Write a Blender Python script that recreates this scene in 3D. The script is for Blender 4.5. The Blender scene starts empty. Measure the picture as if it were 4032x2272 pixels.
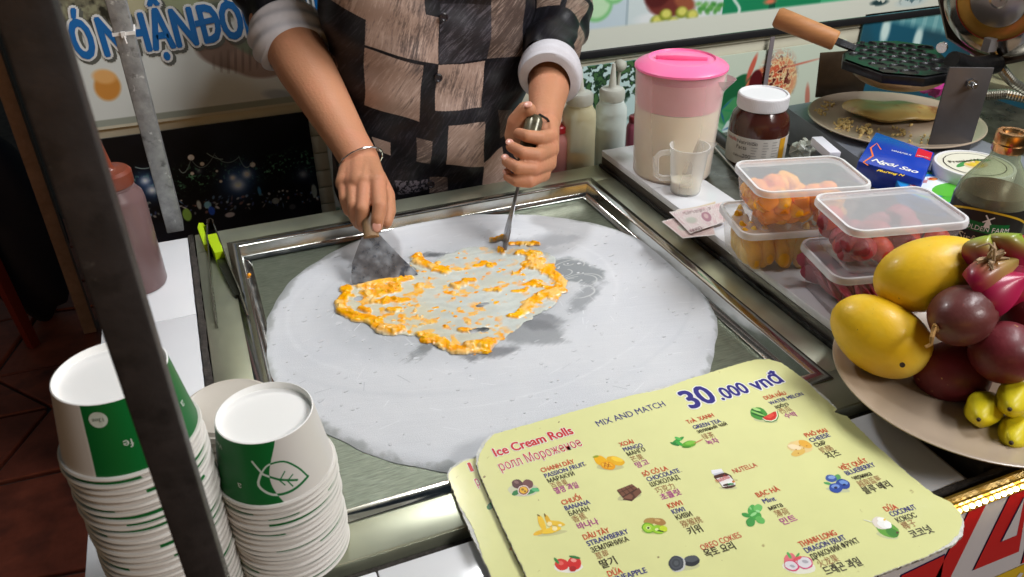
import bpy, bmesh, math, random
import numpy as np
from mathutils import Vector, Matrix, Euler
random.seed(7); RNG = np.random.default_rng(7)
S = bpy.context.scene; COL = S.collection
PI = math.pi
# ------------------------------------------------------------------ camera, world, lamps
Fpx, PIT, ROL, YAW = 3147.1, .55074, -.01435, -.37313
CAM = np.array([0, 0, 1.4])
def _rot(p, r, y):
    cp, sp, cr, sr, c, s = math.cos(p), math.sin(p), math.cos(r), math.sin(r), math.cos(y), math.sin(y)
    return (np.array([[cr, -sr, 0], [sr, cr, 0], [0, 0, 1]]) @ np.array([[1, 0, 0], [0, -sp, -cp], [0, cp, -sp]])
            @ np.array([[c, s, 0], [-s, c, 0], [0, 0, 1]]))
RC = _rot(PIT, ROL, YAW)
cd = bpy.data.cameras.new('camera'); cam = bpy.data.objects.new('camera', cd); COL.objects.link(cam); S.camera = cam
cd.sensor_width = 36; cd.lens = Fpx / 4032 * 36; cd.clip_start = .02; cd.clip_end = 200
M3 = np.array([RC[0], -RC[1], -RC[2]]).T
cam.matrix_world = Matrix([[*M3[0], 0], [*M3[1], 0], [*M3[2], CAM[2]], [0, 0, 0, 1]])
cd.dof.use_dof = True; cd.dof.focus_distance = .95; cd.dof.aperture_fstop = 16
W = bpy.data.worlds.new('World'); S.world = W; W.use_nodes = True
wn = W.node_tree.nodes; wn.clear()
sky = wn.new('ShaderNodeTexSky'); sky.sky_type = 'NISHITA'; sky.sun_disc = False
sky.sun_elevation = math.radians(3); sky.sun_rotation = math.radians(200)
bg = wn.new('ShaderNodeBackground'); bg.inputs[1].default_value = .05
wo = wn.new('ShaderNodeOutputWorld')
W.node_tree.links.new(sky.outputs[0], bg.inputs[0]); W.node_tree.links.new(bg.outputs[0], wo.inputs[0])
S.view_settings.view_transform = 'Standard'; S.view_settings.look = 'None'
S.view_settings.exposure = -.2; S.view_settings.gamma = 1
try: S.view_settings.use_curve_mapping = False
except Exception: pass
def lamp(name, kind, loc, power, size, color=(1, 1, 1), aim=None, sy=None):
    d = bpy.data.lights.new(name, kind); d.energy = power; d.color = color
    if kind == 'POINT': d.shadow_soft_size = size
    else:
        d.shape = 'RECTANGLE'; d.size = size; d.size_y = sy or size
    o = bpy.data.objects.new(name, d); COL.objects.link(o); o.location = loc
    if aim is not None: o.rotation_euler = (Vector(aim) - Vector(loc)).to_track_quat('-Z', 'Y').to_euler()
    return o
lamp('stall_bulb_light', 'POINT', (.235, 1.13, 1.64), 10.2, .04, (.98, .99, 1))
lamp('front_fill_light', 'AREA', (1.7, -1.3, 2.7), 48, 1.0, (1, .965, .93), (.5, .9, .9), .5)  # unseen fill added from the front right to brighten shirt and cup fronts
lamp('side_fill_light', 'AREA', (1.35, .45, 2.3), 24, .9, (.98, .99, 1), (.85, 1.2, .9), .25)  # second added fill, out of view, brightens the right side and wall

# ------------------------------------------------------------------ from photograph pixels (2576 wide) to points on real planes
KP = 4032 / 2576
def ray(px, py): return RC.T @ np.array([(px * KP - 2016) / Fpx, (py * KP - 1136) / Fpx, 1])
def Zp(px, py, z): d = ray(px, py); return CAM + d * (z - CAM[2]) / d[2]
def Yp(px, py, y): d = ray(px, py); return CAM + d * (y - CAM[1]) / d[1]
def Xp(px, py, x): d = ray(px, py); return CAM + d * (x - CAM[0]) / d[0]
def Dp(px, py, dist): return CAM + ray(px, py) * dist

# ------------------------------------------------------------------ materials
def lin(c):
    return tuple(((v / 255) / 12.92 if v / 255 <= .04045 else ((v / 255 + .055) / 1.055) ** 2.4) for v in c)
MATS = {}
def mat(name, col, rough=.5, metal=0, spec=.5, var=0, vscale=20, bump=0, bscale=60, sss=0, trans=0, coat=0, emit=0,
        alpha=1, ior=1.45, stretch=(1, 1, 1), rvar=0, spots=None, coord='Object'):
    if name in MATS: return MATS[name]
    m = bpy.data.materials.new(name); m.use_nodes = True; MATS[name] = m
    nt = m.node_tree; b = nt.nodes['Principled BSDF']; L = nt.links.new
    c = tuple(col) + (1,)
    b.inputs['Base Color'].default_value = c; b.inputs['Roughness'].default_value = rough
    b.inputs['Metallic'].default_value = metal; b.inputs['Specular IOR Level'].default_value = spec
    b.inputs['IOR'].default_value = ior
    if trans: b.inputs['Transmission Weight'].default_value = trans
    if coat: b.inputs['Coat Weight'].default_value = coat; b.inputs['Coat Roughness'].default_value = .12
    if sss:
        b.inputs['Subsurface Weight'].default_value = sss; b.inputs['Subsurface Scale'].default_value = .006
        b.inputs['Subsurface Radius'].default_value = (1, .4, .2)
    if emit:
        b.inputs['Emission Color'].default_value = c; b.inputs['Emission Strength'].default_value = emit
    tc = nt.nodes.new('ShaderNodeTexCoord'); mp = nt.nodes.new('ShaderNodeMapping')
    mp.inputs['Scale'].default_value = stretch; L(tc.outputs[coord], mp.inputs[0])
    def noise(scale, detail=4, r=.6):
        n = nt.nodes.new('ShaderNodeTexNoise'); n.inputs['Scale'].default_value = scale
        n.inputs['Detail'].default_value = detail; n.inputs['Roughness'].default_value = r
        L(mp.outputs[0], n.inputs['Vector']); return n
    last = None
    if var:
        n = noise(vscale); r = nt.nodes.new('ShaderNodeMapRange')
        r.inputs[1].default_value = .3; r.inputs[2].default_value = .7
        r.inputs[3].default_value = 1 - var; r.inputs[4].default_value = 1 + var
        L(n.outputs[0], r.inputs[0])
        vm = nt.nodes.new('ShaderNodeVectorMath'); vm.operation = 'SCALE'; vm.inputs[0].default_value = c[:3]
        L(r.outputs[0], vm.inputs['Scale']); last = vm.outputs[0]
    if spots:   # (colour, scale, threshold, softness) : real stains and specks
        for (sc, ss, th, sf) in spots:
            n = noise(ss, 4, .55); r = nt.nodes.new('ShaderNodeMapRange')
            r.inputs[1].default_value = th; r.inputs[2].default_value = th + sf; L(n.outputs[0], r.inputs[0])
            mx = nt.nodes.new('ShaderNodeMix'); mx.data_type = 'RGBA'; L(r.outputs[0], mx.inputs[0])
            if last is None: mx.inputs[6].default_value = c
            else: L(last, mx.inputs[6])
            mx.inputs[7].default_value = tuple(sc) + (1,); last = mx.outputs[2]
    if last is not None: L(last, b.inputs['Base Color'])
    if rvar:
        n = noise(vscale * 1.7); r = nt.nodes.new('ShaderNodeMapRange'); r.inputs[1].default_value = .3; r.inputs[2].default_value = .7
        r.inputs[3].default_value = max(.02, rough - rvar); r.inputs[4].default_value = min(1, rough + rvar)
        L(n.outputs[0], r.inputs[0]); L(r.outputs[0], b.inputs['Roughness'])
    if bump:
        n = noise(bscale, 5); bp = nt.nodes.new('ShaderNodeBump'); bp.inputs['Strength'].default_value = bump
        bp.inputs['Distance'].default_value = .002; L(n.outputs[0], bp.inputs['Height']); L(bp.outputs[0], b.inputs['Normal'])
    if alpha < 1: b.inputs['Alpha'].default_value = alpha
    return m
def clear(name, col, fac, rough=.25, tint=(1, 1, 1), cap_=.45):
    """translucent plastic: part see-through, part milky"""
    if name in MATS: return MATS[name]
    m = mat(name, col, rough=rough, var=.04, vscale=30); nt = m.node_tree; L = nt.links.new
    b = nt.nodes['Principled BSDF']; t = nt.nodes.new('ShaderNodeBsdfTransparent'); t.inputs[0].default_value = tuple(tint) + (1,)
    mx = nt.nodes.new('ShaderNodeMixShader'); out = nt.nodes['Material Output']
    f = nt.nodes.new('ShaderNodeLayerWeight'); f.inputs[0].default_value = .35
    r = nt.nodes.new('ShaderNodeMapRange'); r.inputs[3].default_value = fac; r.inputs[4].default_value = min(1, fac + cap_)
    L(f.outputs['Facing'], r.inputs[0]); L(r.outputs[0], mx.inputs[0]); L(t.outputs[0], mx.inputs[1]); L(b.outputs[0], mx.inputs[2])
    L(mx.outputs[0], out.inputs[0]); return m
def attr_mat(name, rough=.3, sss=0, coat=0, bump=0, bscale=80, trans=0):
    m = mat(name, (1, 1, 1), rough=rough, sss=sss, coat=coat, bump=bump, bscale=bscale); nt = m.node_tree
    a = nt.nodes.new('ShaderNodeAttribute'); a.attribute_name = 'tone'
    nt.links.new(a.outputs['Color'], nt.nodes['Principled BSDF'].inputs['Base Color']); return m
def img_mat(name, arr, rough=.45, spec=.4, bump=0):
    """arr HxWx3 sRGB 0..1, row 0 at the bottom: a print generated in this script"""
    h, w = arr.shape[:2]; im = bpy.data.images.new(name, w, h)
    px = np.ones((h, w, 4), np.float32); px[..., :3] = np.clip(arr, 0, 1); im.pixels.foreach_set(px.ravel()); im.pack()
    m = mat(name, (1, 1, 1), rough=rough, spec=spec, bump=bump, bscale=900); nt = m.node_tree
    t = nt.nodes.new('ShaderNodeTexImage'); t.image = im
    nt.links.new(t.outputs[0], nt.nodes['Principled BSDF'].inputs['Base Color']); return m

# ------------------------------------------------------------------ object helpers
BASE = {}
def thing(name, label, cat, loc=(0, 0, 0), group=None):
    o = bpy.data.objects.new(name, None); COL.objects.link(o); o.location = loc; o.empty_display_size = .02
    BASE[o.name] = np.array(loc, float); o['label'] = label; o['category'] = cat
    if group: o['group'] = group
    return o
def tag(o, label, cat, group=None):
    o['label'] = label; o['category'] = cat
    if group: o['group'] = group
    return o
class MB:
    def __init__(s): s.v = []; s.f = []; s.m = []; s.uv = None
    def add(s, vs, fs, mi=0):
        k = len(s.v); s.v += [tuple(map(float, v)) for v in vs]; s.f += [tuple(i + k for i in f) for f in fs]; s.m += [mi] * len(fs); return s
    def box(s, a, b, mi=0):
        x0, y0, z0 = a; x1, y1, z1 = b
        return s.add([(x0, y0, z0), (x1, y0, z0), (x1, y1, z0), (x0, y1, z0), (x0, y0, z1), (x1, y0, z1), (x1, y1, z1), (x0, y1, z1)],
                     [(0, 3, 2, 1), (4, 5, 6, 7), (0, 1, 5, 4), (1, 2, 6, 5), (2, 3, 7, 6), (3, 0, 4, 7)], mi)
    def obox(s, c, ax, ay, az, mi=0):   # centre + three half-axis vectors
        c, ax, ay, az = map(np.array, (c, ax, ay, az)); vs = []
        for k in (-1, 1):
            for (i, j) in ((-1, -1), (1, -1), (1, 1), (-1, 1)): vs.append(c + i * ax + j * ay + k * az)
        return s.add(vs, [(0, 3, 2, 1), (4, 5, 6, 7), (0, 1, 5, 4), (1, 2, 6, 5), (2, 3, 7, 6), (3, 0, 4, 7)], mi)
    def lathe(s, prof, c=(0, 0, 0), seg=48, mi=0, axis=None, xdir=None, mis=None):
        c = np.array(c, float); az = np.array(axis if axis is not None else (0, 0, 1), float); az /= np.linalg.norm(az)
        ax = np.cross((0, 1, 0) if abs(az[1]) < .9 else (1, 0, 0), az); ax /= np.linalg.norm(ax); ay = np.cross(az, ax)
        n = len(prof); vs = [c + az * z + r * (ax * math.cos(2 * PI * k / seg) + ay * math.sin(2 * PI * k / seg)) for k in range(seg) for (r, z) in prof]
        k0 = len(s.v); s.v += [tuple(v) for v in vs]
        for k in range(seg):
            a, b = k * n, ((k + 1) % seg) * n
            for i in range(n - 1):
                r0, r1 = prof[i][0], prof[i + 1][0]
                if r0 < 1e-7 and r1 < 1e-7: continue
                q = (a + i, b + i, b + i + 1, a + i + 1)
                s.f.append(tuple(k0 + t for t in q)); s.m.append(mis[i] if mis else mi)
        return s
    def tube(s, pts, rad, seg=10, mi=0, cap=True, sx=1, up=None):
        P = [np.array(p, float) for p in pts]; n = len(P); R = rad if hasattr(rad, '__len__') else [rad] * n
        rings = []; prev = None
        for i in range(n):
            t = P[min(i + 1, n - 1)] - P[max(i - 1, 0)]; t /= (np.linalg.norm(t) + 1e-12)
            if prev is None:
                a = np.array(up if up is not None else ((0, 0, 1) if abs(t[2]) < .9 else (1, 0, 0)), float)
            else: a = prev
            a = a - t * (a @ t); a /= (np.linalg.norm(a) + 1e-12); prev = a; b = np.cross(t, a)
            rings.append([P[i] + R[i] * (a * math.cos(2 * PI * k / seg) * sx + b * math.sin(2 * PI * k / seg)) for k in range(seg)])
        vs = [v for r in rings for v in r]; fs = []
        for i in range(n - 1):
            for k in range(seg): fs.append((i * seg + k, i * seg + (k + 1) % seg, (i + 1) * seg + (k + 1) % seg, (i + 1) * seg + k))
        if cap: fs += [tuple(range(seg))[::-1], tuple(range((n - 1) * seg, n * seg))]
        return s.add(vs, fs, mi)
    def prism(s, poly, f, h, mi=0, side=None):
        """poly 2D; f(u,v,w)->xyz; from w=0 to w=h"""
        n = len(poly); vs = [f(u, v, 0) for u, v in poly] + [f(u, v, h) for u, v in poly]
        s.add(vs, [tuple(range(n - 1, -1, -1)), tuple(range(n, 2 * n))], mi)
        k = len(s.v) - 2 * n
        for i in range(n): s.f.append((k + i, k + (i + 1) % n, k + n + (i + 1) % n, k + n + i)); s.m.append(mi if side is None else side)
        return s
    def ball(s, c, r, seg=16, rings=10, mi=0, rot=None, fn=None):
        c = np.array(c, float); r = np.array(r if hasattr(r, '__len__') else (r, r, r), float); vs = []
        for i in range(rings + 1):
            th = PI * i / rings
            for k in range(seg):
                ph = 2 * PI * k / seg; d = np.array([math.sin(th) * math.cos(ph), math.sin(th) * math.sin(ph), math.cos(th)])
                p = d * r
                if fn: p = fn(d, p)
                if rot is not None: p = rot @ p
                vs.append(c + p)
        fs = [(i * seg + k, (i + 1) * seg + k, (i + 1) * seg + (k + 1) % seg, i * seg + (k + 1) % seg) for i in range(rings) for k in range(seg)]
        return s.add(vs, fs, mi)
    def build(s, name, mats, parent=None, loc=None, smooth=True, bevel=0, ang=40, merge=True, uv=None, tone=None, stuff=False):
        base = np.array(loc, float) if loc is not None else (root_base(parent) if parent else np.zeros(3))
        me = bpy.data.meshes.new(name)
        me.from_pydata([tuple(np.array(v) - base) for v in s.v], [], s.f)
        for m in (mats if isinstance(mats, (list, tuple)) else [mats]): me.materials.append(m)
        me.polygons.foreach_set('material_index', s.m)
        if uv is not None:
            l = me.uv_layers.new(name='uv'); U = np.array([uv(np.array(v)) for v in s.v])
            idx = np.zeros(len(me.loops), int); me.loops.foreach_get('vertex_index', idx); l.data.foreach_set('uv', U[idx].ravel())
        if tone is not None:
            a = me.color_attributes.new('tone', 'FLOAT_COLOR', 'POINT'); T = np.ones((len(s.v), 4)); T[:, :3] = tone
            a.data.foreach_set('color', T.ravel())
        if merge or bevel:
            bm = bmesh.new(); bm.from_mesh(me)
            if merge: bmesh.ops.remove_doubles(bm, verts=bm.verts, dist=2e-6)
            if bevel:
                es = [e for e in bm.edges if len(e.link_faces) == 2 and e.calc_face_angle(0) > math.radians(40)]
                bmesh.ops.bevel(bm, geom=es, offset=bevel, segments=2, affect='EDGES', profile=.5, clamp_overlap=True)
            bmesh.ops.recalc_face_normals(bm, faces=bm.faces)
            bm.to_mesh(me); bm.free()
        if smooth:
            me.polygons.foreach_set('use_smooth', [True] * len(me.polygons))
            try: me.set_sharp_from_angle(angle=math.radians(ang))
            except Exception: pass
        o = bpy.data.objects.new(name, me); COL.objects.link(o)
        if parent: o.parent = parent; BASE[o.name] = base
        else: o.location = base; BASE[o.name] = base
        if stuff: o['kind'] = 'stuff'
        return o
def root_base(o):
    while o.parent: o = o.parent
    return BASE[o.name]
def struct(o): o['kind'] = 'structure'; return o
def copy_tree(o, d=(0, 0, 0), rz=0, parent=None, label=None):
    c = o.copy(); COL.objects.link(c)
    if parent is None:
        c.location = Vector(o.location) + Vector(d); c.rotation_euler = (o.rotation_euler[0], o.rotation_euler[1], o.rotation_euler[2] + rz)
        BASE[c.name] = BASE[o.name] + np.array(d)
        if label: c['label'] = label
    else: c.parent = parent
    for ch in o.children: copy_tree(ch, parent=c)
    return c
# flat print as thin geometry: text and outlines laid on a surface by a mapping f(u,v)->(point)
def text2d(txt, size=1, sx=1, align='LEFT', shear=0, space=1):
    cu = bpy.data.curves.new('t', 'FONT'); cu.body = txt; cu.size = size; cu.align_x = align
    cu.shear = shear; cu.space_character = space; cu.resolution_u = 3; cu.fill_mode = 'FRONT'
    o = bpy.data.objects.new('t', cu); COL.objects.link(o)
    dg = bpy.context.evaluated_depsgraph_get(); dg.update(); me = bpy.data.meshes.new_from_object(o.evaluated_get(dg))
    vs = [(v.co.x * sx, v.co.y) for v in me.vertices]; fs = [tuple(p.vertices) for p in me.polygons]
    bpy.data.objects.remove(o); bpy.data.curves.remove(cu); bpy.data.meshes.remove(me); return vs, fs
def put_text(mb, txt, f, size, u=0, v=0, mi=0, ang=0, bold=0, **k):
    """bold = stroke growth, made of shifted copies each a hair higher than the last"""
    vs, fs = text2d(txt, size, **k); c, s = math.cos(ang), math.sin(ang)
    if not vs: return 0
    r = max(0, bold) * size * .8; offs = [(0, 0)]
    if r > .012 * size: offs += [(r * math.cos(a), r * math.sin(a)) for a in np.linspace(0, 2 * PI, (13 if bold > .04 else 7))[:-1]]
    if bold > .08: offs += [(r * .5 * math.cos(a), r * .5 * math.sin(a)) for a in np.linspace(0, 2 * PI, 7)[:-1]]
    par = list(range(len(vs)))   # lift overlapping contours of one glyph apart
    def fd(i):
        while par[i] != i: par[i] = par[par[i]]; i = par[i]
        return i
    for q in fs:
        for j in q[1:]: par[fd(q[0])] = fd(j)
    isl = {}; lv = [isl.setdefault(fd(i), len(isl)) for i in range(len(vs))]
    n = np.cross(np.array(f(u + .001, v)) - f(u, v), np.array(f(u, v + .001)) - f(u, v)); n /= np.linalg.norm(n) + 1e-12
    for i, (ox, oy) in enumerate(offs): mb.add([np.array(f(u + x * c - y * s + ox, v + x * s + y * c + oy)) + n * (i * 8e-6 + (lv[k_] % 7) * 6e-6) for k_, (x, y) in enumerate(vs)], fs, mi)
    return max(x for x, y in vs)
def put_poly(mb, poly, f, mi=0): mb.add([f(u, v) for u, v in poly], [tuple(range(len(poly)))], mi)
def ell(cx, cy, a, b, rot=0, n=18, w=0):
    o = []
    for k in range(n):
        t = 2 * PI * k / n; q = 1 + w * math.sin(5 * t + cx * 900); x, y = a * q * math.cos(t), b * q * math.sin(t)
        o.append((cx + x * math.cos(rot) - y * math.sin(rot), cy + x * math.sin(rot) + y * math.cos(rot)))
    return o
def put_ribbon(mb, pts, w, f, mi=0):
    P = [np.array(p, float) for p in pts]; L, R = [], []
    for i in range(len(P)):
        t = P[min(i + 1, len(P) - 1)] - P[max(i - 1, 0)]; t /= np.linalg.norm(t) + 1e-12; n = np.array([-t[1], t[0]])
        ww = w[i] if hasattr(w, '__len__') else w; L.append(P[i] + n * ww / 2); R.append(P[i] - n * ww / 2)
    mb.add([f(*p) for p in L + R], [(i, i + 1, len(P) + i + 1, len(P) + i) for i in range(len(P) - 1)], mi)
# numpy painter for printed pictures
class Canvas:
    def __init__(s, w, h, col):
        s.w, s.h = w, h; s.a = np.zeros((h, w, 3)); s.a[:] = np.array(col) / 255.; s.Y, s.X = np.mgrid[0:h, 0:w].astype(float)
    def blend(s, m, col): s.a += m[..., None] * (np.array(col) / 255. - s.a)
    def ell(s, cx, cy, a, b, col, rot=0, soft=1.5, op=1):
        X, Y = s.X - cx, s.Y - cy; c, n = math.cos(rot), math.sin(rot); u, v = (X * c + Y * n) / a, (-X * n + Y * c) / b
        d = (np.sqrt(u * u + v * v) - 1) * min(a, b); s.blend(np.clip(.5 - d / soft, 0, 1) * op, col)
    def poly(s, P, col, op=1):
        ins = np.zeros((s.h, s.w), bool); n = len(P)
        for i in range(n):
            x0, y0 = P[i]; x1, y1 = P[(i + 1) % n]
            if y0 == y1: continue
            c = ((s.Y >= min(y0, y1)) & (s.Y < max(y0, y1))) & (s.X < x0 + (s.Y - y0) * (x1 - x0) / (y1 - y0)); ins ^= c
        s.blend(ins * op, col)
    def noise(s, sc, seed=0, oct=4):
        r = np.random.default_rng(seed); out = np.zeros((s.h, s.w)); amp = 1; tot = 0
        for o in range(oct):
            q = max(1.2, sc / 2 ** o); gh, gw = int(s.h / q) + 3, int(s.w / q) + 3; g = r.random((gh, gw))
            y, x = s.Y / q, s.X / q; i, j = y.astype(int), x.astype(int); fy, fx = y - i, x - j
            fy, fx = fy * fy * (3 - 2 * fy), fx * fx * (3 - 2 * fx)
            out += amp * (g[i, j] * (1 - fy) * (1 - fx) + g[i + 1, j] * fy * (1 - fx) + g[i, j + 1] * (1 - fy) * fx + g[i + 1, j + 1] * fy * fx)
            tot += amp; amp *= .5
        return out / tot
    def done(s): return s.a[::-1]
# ================================================================== #
# ------------------------------------------------------------------ setting: floor, wall
TZ = .9
terra = mat('terracotta', lin((168, 84, 60)), rough=.5, var=.35, vscale=9, bump=.5, bscale=40, spots=[((.03, .02, .018), 4, .55, .15)])
grout = mat('grout', (.10, .085, .075), rough=.9, var=.3, vscale=30, bump=.4)
struct(MB().box((-14, -12, -.2), (16, 14, -.012)).build('floor', grout, smooth=False))
flo = bpy.data.objects['floor']
def crazy(x0, x1, y0, y1, st):
    nx, ny = int((x1 - x0) / st), int((y1 - y0) / st); g = {}
    for i in range(nx + 1):
        for j in range(ny + 1): g[i, j] = (x0 + i * st + random.uniform(-.3, .3) * st + (j % 2) * st * .3, y0 + j * st + random.uniform(-.25, .25) * st)
    for i in range(nx):
        for j in range(ny):
            q = [g[i, j], g[i + 1, j], g[i + 1, j + 1], g[i, j + 1]]; cx = sum(p[0] for p in q) / 4; cy = sum(p[1] for p in q) / 4
            q = [(cx + (p[0] - cx) * .955, cy + (p[1] - cy) * .955) for p in q]; z = random.uniform(-.003, .002)
            MB().prism(q, lambda u, v, w: (u, v, -.02 + w), .02 + z).build('tile', terra, flo, smooth=False, bevel=.004, merge=False)
crazy(-1.5, 0, .1, 3.4, .27)
# banner wall behind the cook: horizontal cream boards
cream = mat('cream_board', lin((208, 204, 184)), rough=.5, var=.06, vscale=12, stretch=(.3, 1, 6), bump=.15)
WY = 1.5; WX0 = float(Yp(222, 300, WY)[0])
wall = thing('board_wall', 'cream wall of horizontal boards behind the cook, hung with posters', 'wall', (WX0, WY, 0))
zz = .0
while zz < 2.5:
    h = .42 if zz < .42 else .036
    if zz + h > 1.2 and h < .1: h = .1
    x1 = 3.2
    MB().box((WX0, WY, zz), (x1, WY + .02 + random.uniform(0, .002), zz + h - .0025)).build('board', cream, wall, bevel=.0012)
    zz += h
MB().box((WX0, WY + .021, 0), (3.2, WY + .05, zz)).build('backing', mat('dark_backing', (.05, .045, .04), rough=.8), wall, smooth=False)
def poster(name, label, corners, arr, depth=.004, y=WY - .004, frame=None, cat='poster'):
    """corners = pixel (left,bottom),(right,top) turned into x,z on the wall"""
    (x0, z0), (x1, z1) = corners
    mb = MB().box((x0, y - depth, z0), (x1, y, z1))
    o = mb.build(name, img_mat(name + '_print_%d' % len(MATS), arr, rough=.38), smooth=False, loc=(x0, y, z0),
                 uv=lambda v: ((v[0] - x0) / (x1 - x0), (v[2] - z0) / (z1 - z0)))
    return tag(o, label, cat)
def wx(px, py): p = Yp(px, py, WY - .008); return p[0], p[2]
# night photograph poster (lower left)
xa, za = wx(262, 335); xb, zb = wx(776, 312); xc, zc = wx(811, 532)
NX0, NX1, NZ1 = WX0 - .0, (xb + xc) / 2, wx(500, 318)[1]; NZ0 = NZ1 - .42
def mk(n0, n1, m0, m1, W_=560):
    """canvas whose pixel frame covers x n0..n1, z m0..m1; returns canvas and pixel mapper from photo pixels"""
    H_ = int(W_ * (m1 - m0) / (n1 - n0)); c = Canvas(W_, H_, (5, 6, 8))
    def q(px, py):
        x, z = wx(px, py); return (x - n0) / (n1 - n0) * W_, (m1 - z) / (m1 - m0) * H_
    return c, q, W_ / (n1 - n0)
c, q, k = mk(NX0, NX1, NZ0, NZ1)
n1 = c.noise(40, 1); n2 = c.noise(7, 2)
c.blend(np.clip(c.noise(160, 3) * 1.3 - .5, 0, .5), (28, 34, 52))
lx, ly = q(640, 425)
fol = np.clip((n2 - .56) * 7, 0, 1) * np.clip(1 - np.abs(c.Y - ly) / 55, 0, 1) * np.clip(n1 * 2 - .45, 0, 1)
c.blend(np.clip(fol * 1.1, 0, 1), (44, 100, 74)); c.blend(np.clip((n2 - .6) * 8, 0, 1) * fol, (90, 140, 105))
for (px, py, r, b) in ((598, 462, 36, 1.2), (620, 438, 24, 1), (585, 447, 18, .9), (762, 438, 26, .45), (500, 430, 14, .3), (365, 455, 22, .9), (382, 478, 24, .8)):
    x, y = q(px, py); d2 = (c.X - x) ** 2 + (c.Y - y) ** 2
    c.blend(np.clip(np.exp(-d2 / (2 * (r * .9) ** 2)) * b * .6, 0, 1), (40, 76, 136)); c.blend(np.clip(np.exp(-d2 / (2 * (r * .34) ** 2)) * b, 0, 1), (232, 238, 246))
for (px, py, r) in ((480, 396, 5), (508, 412, 3.5), (635, 414, 4.5), (483, 436, 3), (545, 430, 2.2), (555, 456, 2.5)):
    x, y = q(px, py); c.ell(x, y, r * 1.7, r * 1.7, (224, 210, 196), soft=2)
def arc(p0, p1, sag, col):
    for t in np.linspace(0, 1, 60):
        x, y = q(p0[0] + (p1[0] - p0[0]) * t, p0[1] + (p1[1] - p0[1]) * t + sag * 4 * t * (1 - t)); c.ell(x, y, 1.3, 1.3, col, op=.5)
for a in (((450, 425), (480, 400), 20), ((480, 400), (540, 385), 28), ((540, 390), (600, 395), 16), ((340, 420), (390, 415), 6), ((520, 385), (560, 400), 4), ((600, 392), (635, 405), 22)): arc(*a, (120, 140, 140))
rr = np.random.default_rng(5)
for i in range(130):
    px = rr.uniform(350, 810); py = rr.uniform(490, 530) - (px - 450) * .1 + 12
    x, y = q(px, py); col = [(150, 155, 160), (60, 110, 165), (170, 165, 158), (90, 95, 88), (120, 70, 60), (40, 60, 130)][rr.integers(6)]
    c.ell(x, y, rr.uniform(1.2, 4), rr.uniform(2, 7), tuple(min(250, (v * .6 + sum(col) / 7.5) * 1.2) for v in col), rr.uniform(0, 3), soft=2.5, op=rr.uniform(.4, .95))
for (px, py, a, b, col) in ((470, 540, 12, 20, (125, 175, 70)), (522, 515, 10, 11, (110, 175, 205)), (532, 530, 9, 14, (30, 70, 190)), (500, 515, 6, 14, (170, 180, 180)),
                            (790, 480, 8, 22, (130, 145, 140)), (693, 505, 11, 10, (130, 140, 140)), (578, 540, 14, 8, (160, 155, 160)), (652, 480, 5, 14, (60, 130, 180)), (735, 520, 10, 9, (62, 64, 70))):
    x, y = q(px, py); c.ell(x, y, a, b, col, soft=3, op=.9)
poster('night_market_poster', 'dark poster of a night market with glowing lamps and diners, low on the wall', ((NX0, NZ0), (NX1, NZ1)), c.done() ** .85 * 1.25)
x0, x1 = NX1 + .028, wx(1010, 400)[0]; c, q, k = mk(x0, x1, NZ0, NZ1 - .006, 160); c.a[:] = np.array((196, 204, 198)) / 255.; n = c.noise(14, 44); c.blend((n > .5) * np.clip((c.Y - c.h * .45) / 30, 0, 1) * np.clip((46 - c.X) / 10, 0, 1), (40, 96, 70)); c.blend(np.clip((c.noise(40, 45) - .5) * 3, 0, .4), (226, 232, 232))
poster('pale_leaf_poster', 'pale grey poster with green leaves, low on the wall just left of the cook', ((x0, NZ0), (x1, NZ1 - .006)), c.done())
# banner with the blue lettering (upper left)
BX0 = WX0 - .0; BX1 = wx(1000, 150)[0]; BZ0 = wx(500, 292)[1]; BZ1 = BZ0 + .62
c, q, k = mk(BX0, BX1, BZ0, BZ1, 800); c.a[:] = np.array((214, 221, 219)) / 255.
c.blend(np.clip(1 - (c.h - c.Y) / 16, 0, 1) * .0, (0, 0, 0))
x, y = q(430, 110); tex = c.noise(14, 8); big = c.noise(70, 9)
m = np.clip((q(0, 0)[1] * 0 + (q(300, 190)[1] - c.Y)) / 14 + (big - .5) * 6, 0, 1) * np.clip((c.Y * 0 + 1), 0, 1)
top = np.clip((q(500, 60)[1] - c.Y) / 30 + (big - .5) * 4 + .2, 0, 1)
c.blend(top * .9, (94, 92, 74)); c.blend(top * np.clip((tex - .5) * 5, 0, 1), (140, 142, 116)); c.blend(top * np.clip((.45 - tex) * 6, 0, 1), (38, 40, 34))
for i, (px, py, a, b, col, ro) in enumerate(((270, 215, 30, 36, (206, 142, 66), .3), (262, 190, 26, 18, (228, 176, 110), .2), (455, 10, 60, 30, (150, 160, 130), .4), (330, 8, 40, 30, (182, 180, 150), .1),
                              (590, 130, 95, 46, (126, 106, 96), .25), (655, 150, 80, 46, (150, 128, 118), .1), (640, 120, 60, 20, (110, 122, 104), .5), (700, 235, 40, 14, (170, 182, 190), .2), (570, 20, 90, 20, (80, 92, 80), 0))):
    x, y = q(px, py); c.ell(x, y, a * k / 1500, b * k / 1500, col, ro, soft=8)
x, y = q(600, 150); rib = (np.sin((c.X * .35 + c.Y * .06)) > .35) * np.clip(1 - ((c.X - x) / 75) ** 2 - ((c.Y - y) / 34) ** 2, 0, 1) ** .5
c.blend(rib * .45, (84, 70, 62))
x, y = q(790, 170); rib = (np.sin(c.X * .5 + c.Y * .5) > .2) * np.clip(1 - ((c.X - x) / 40) ** 2 - ((c.Y - y) / 50) ** 2, 0, 1) ** .5
c.blend(rib * .7, (150, 100, 96))
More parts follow.
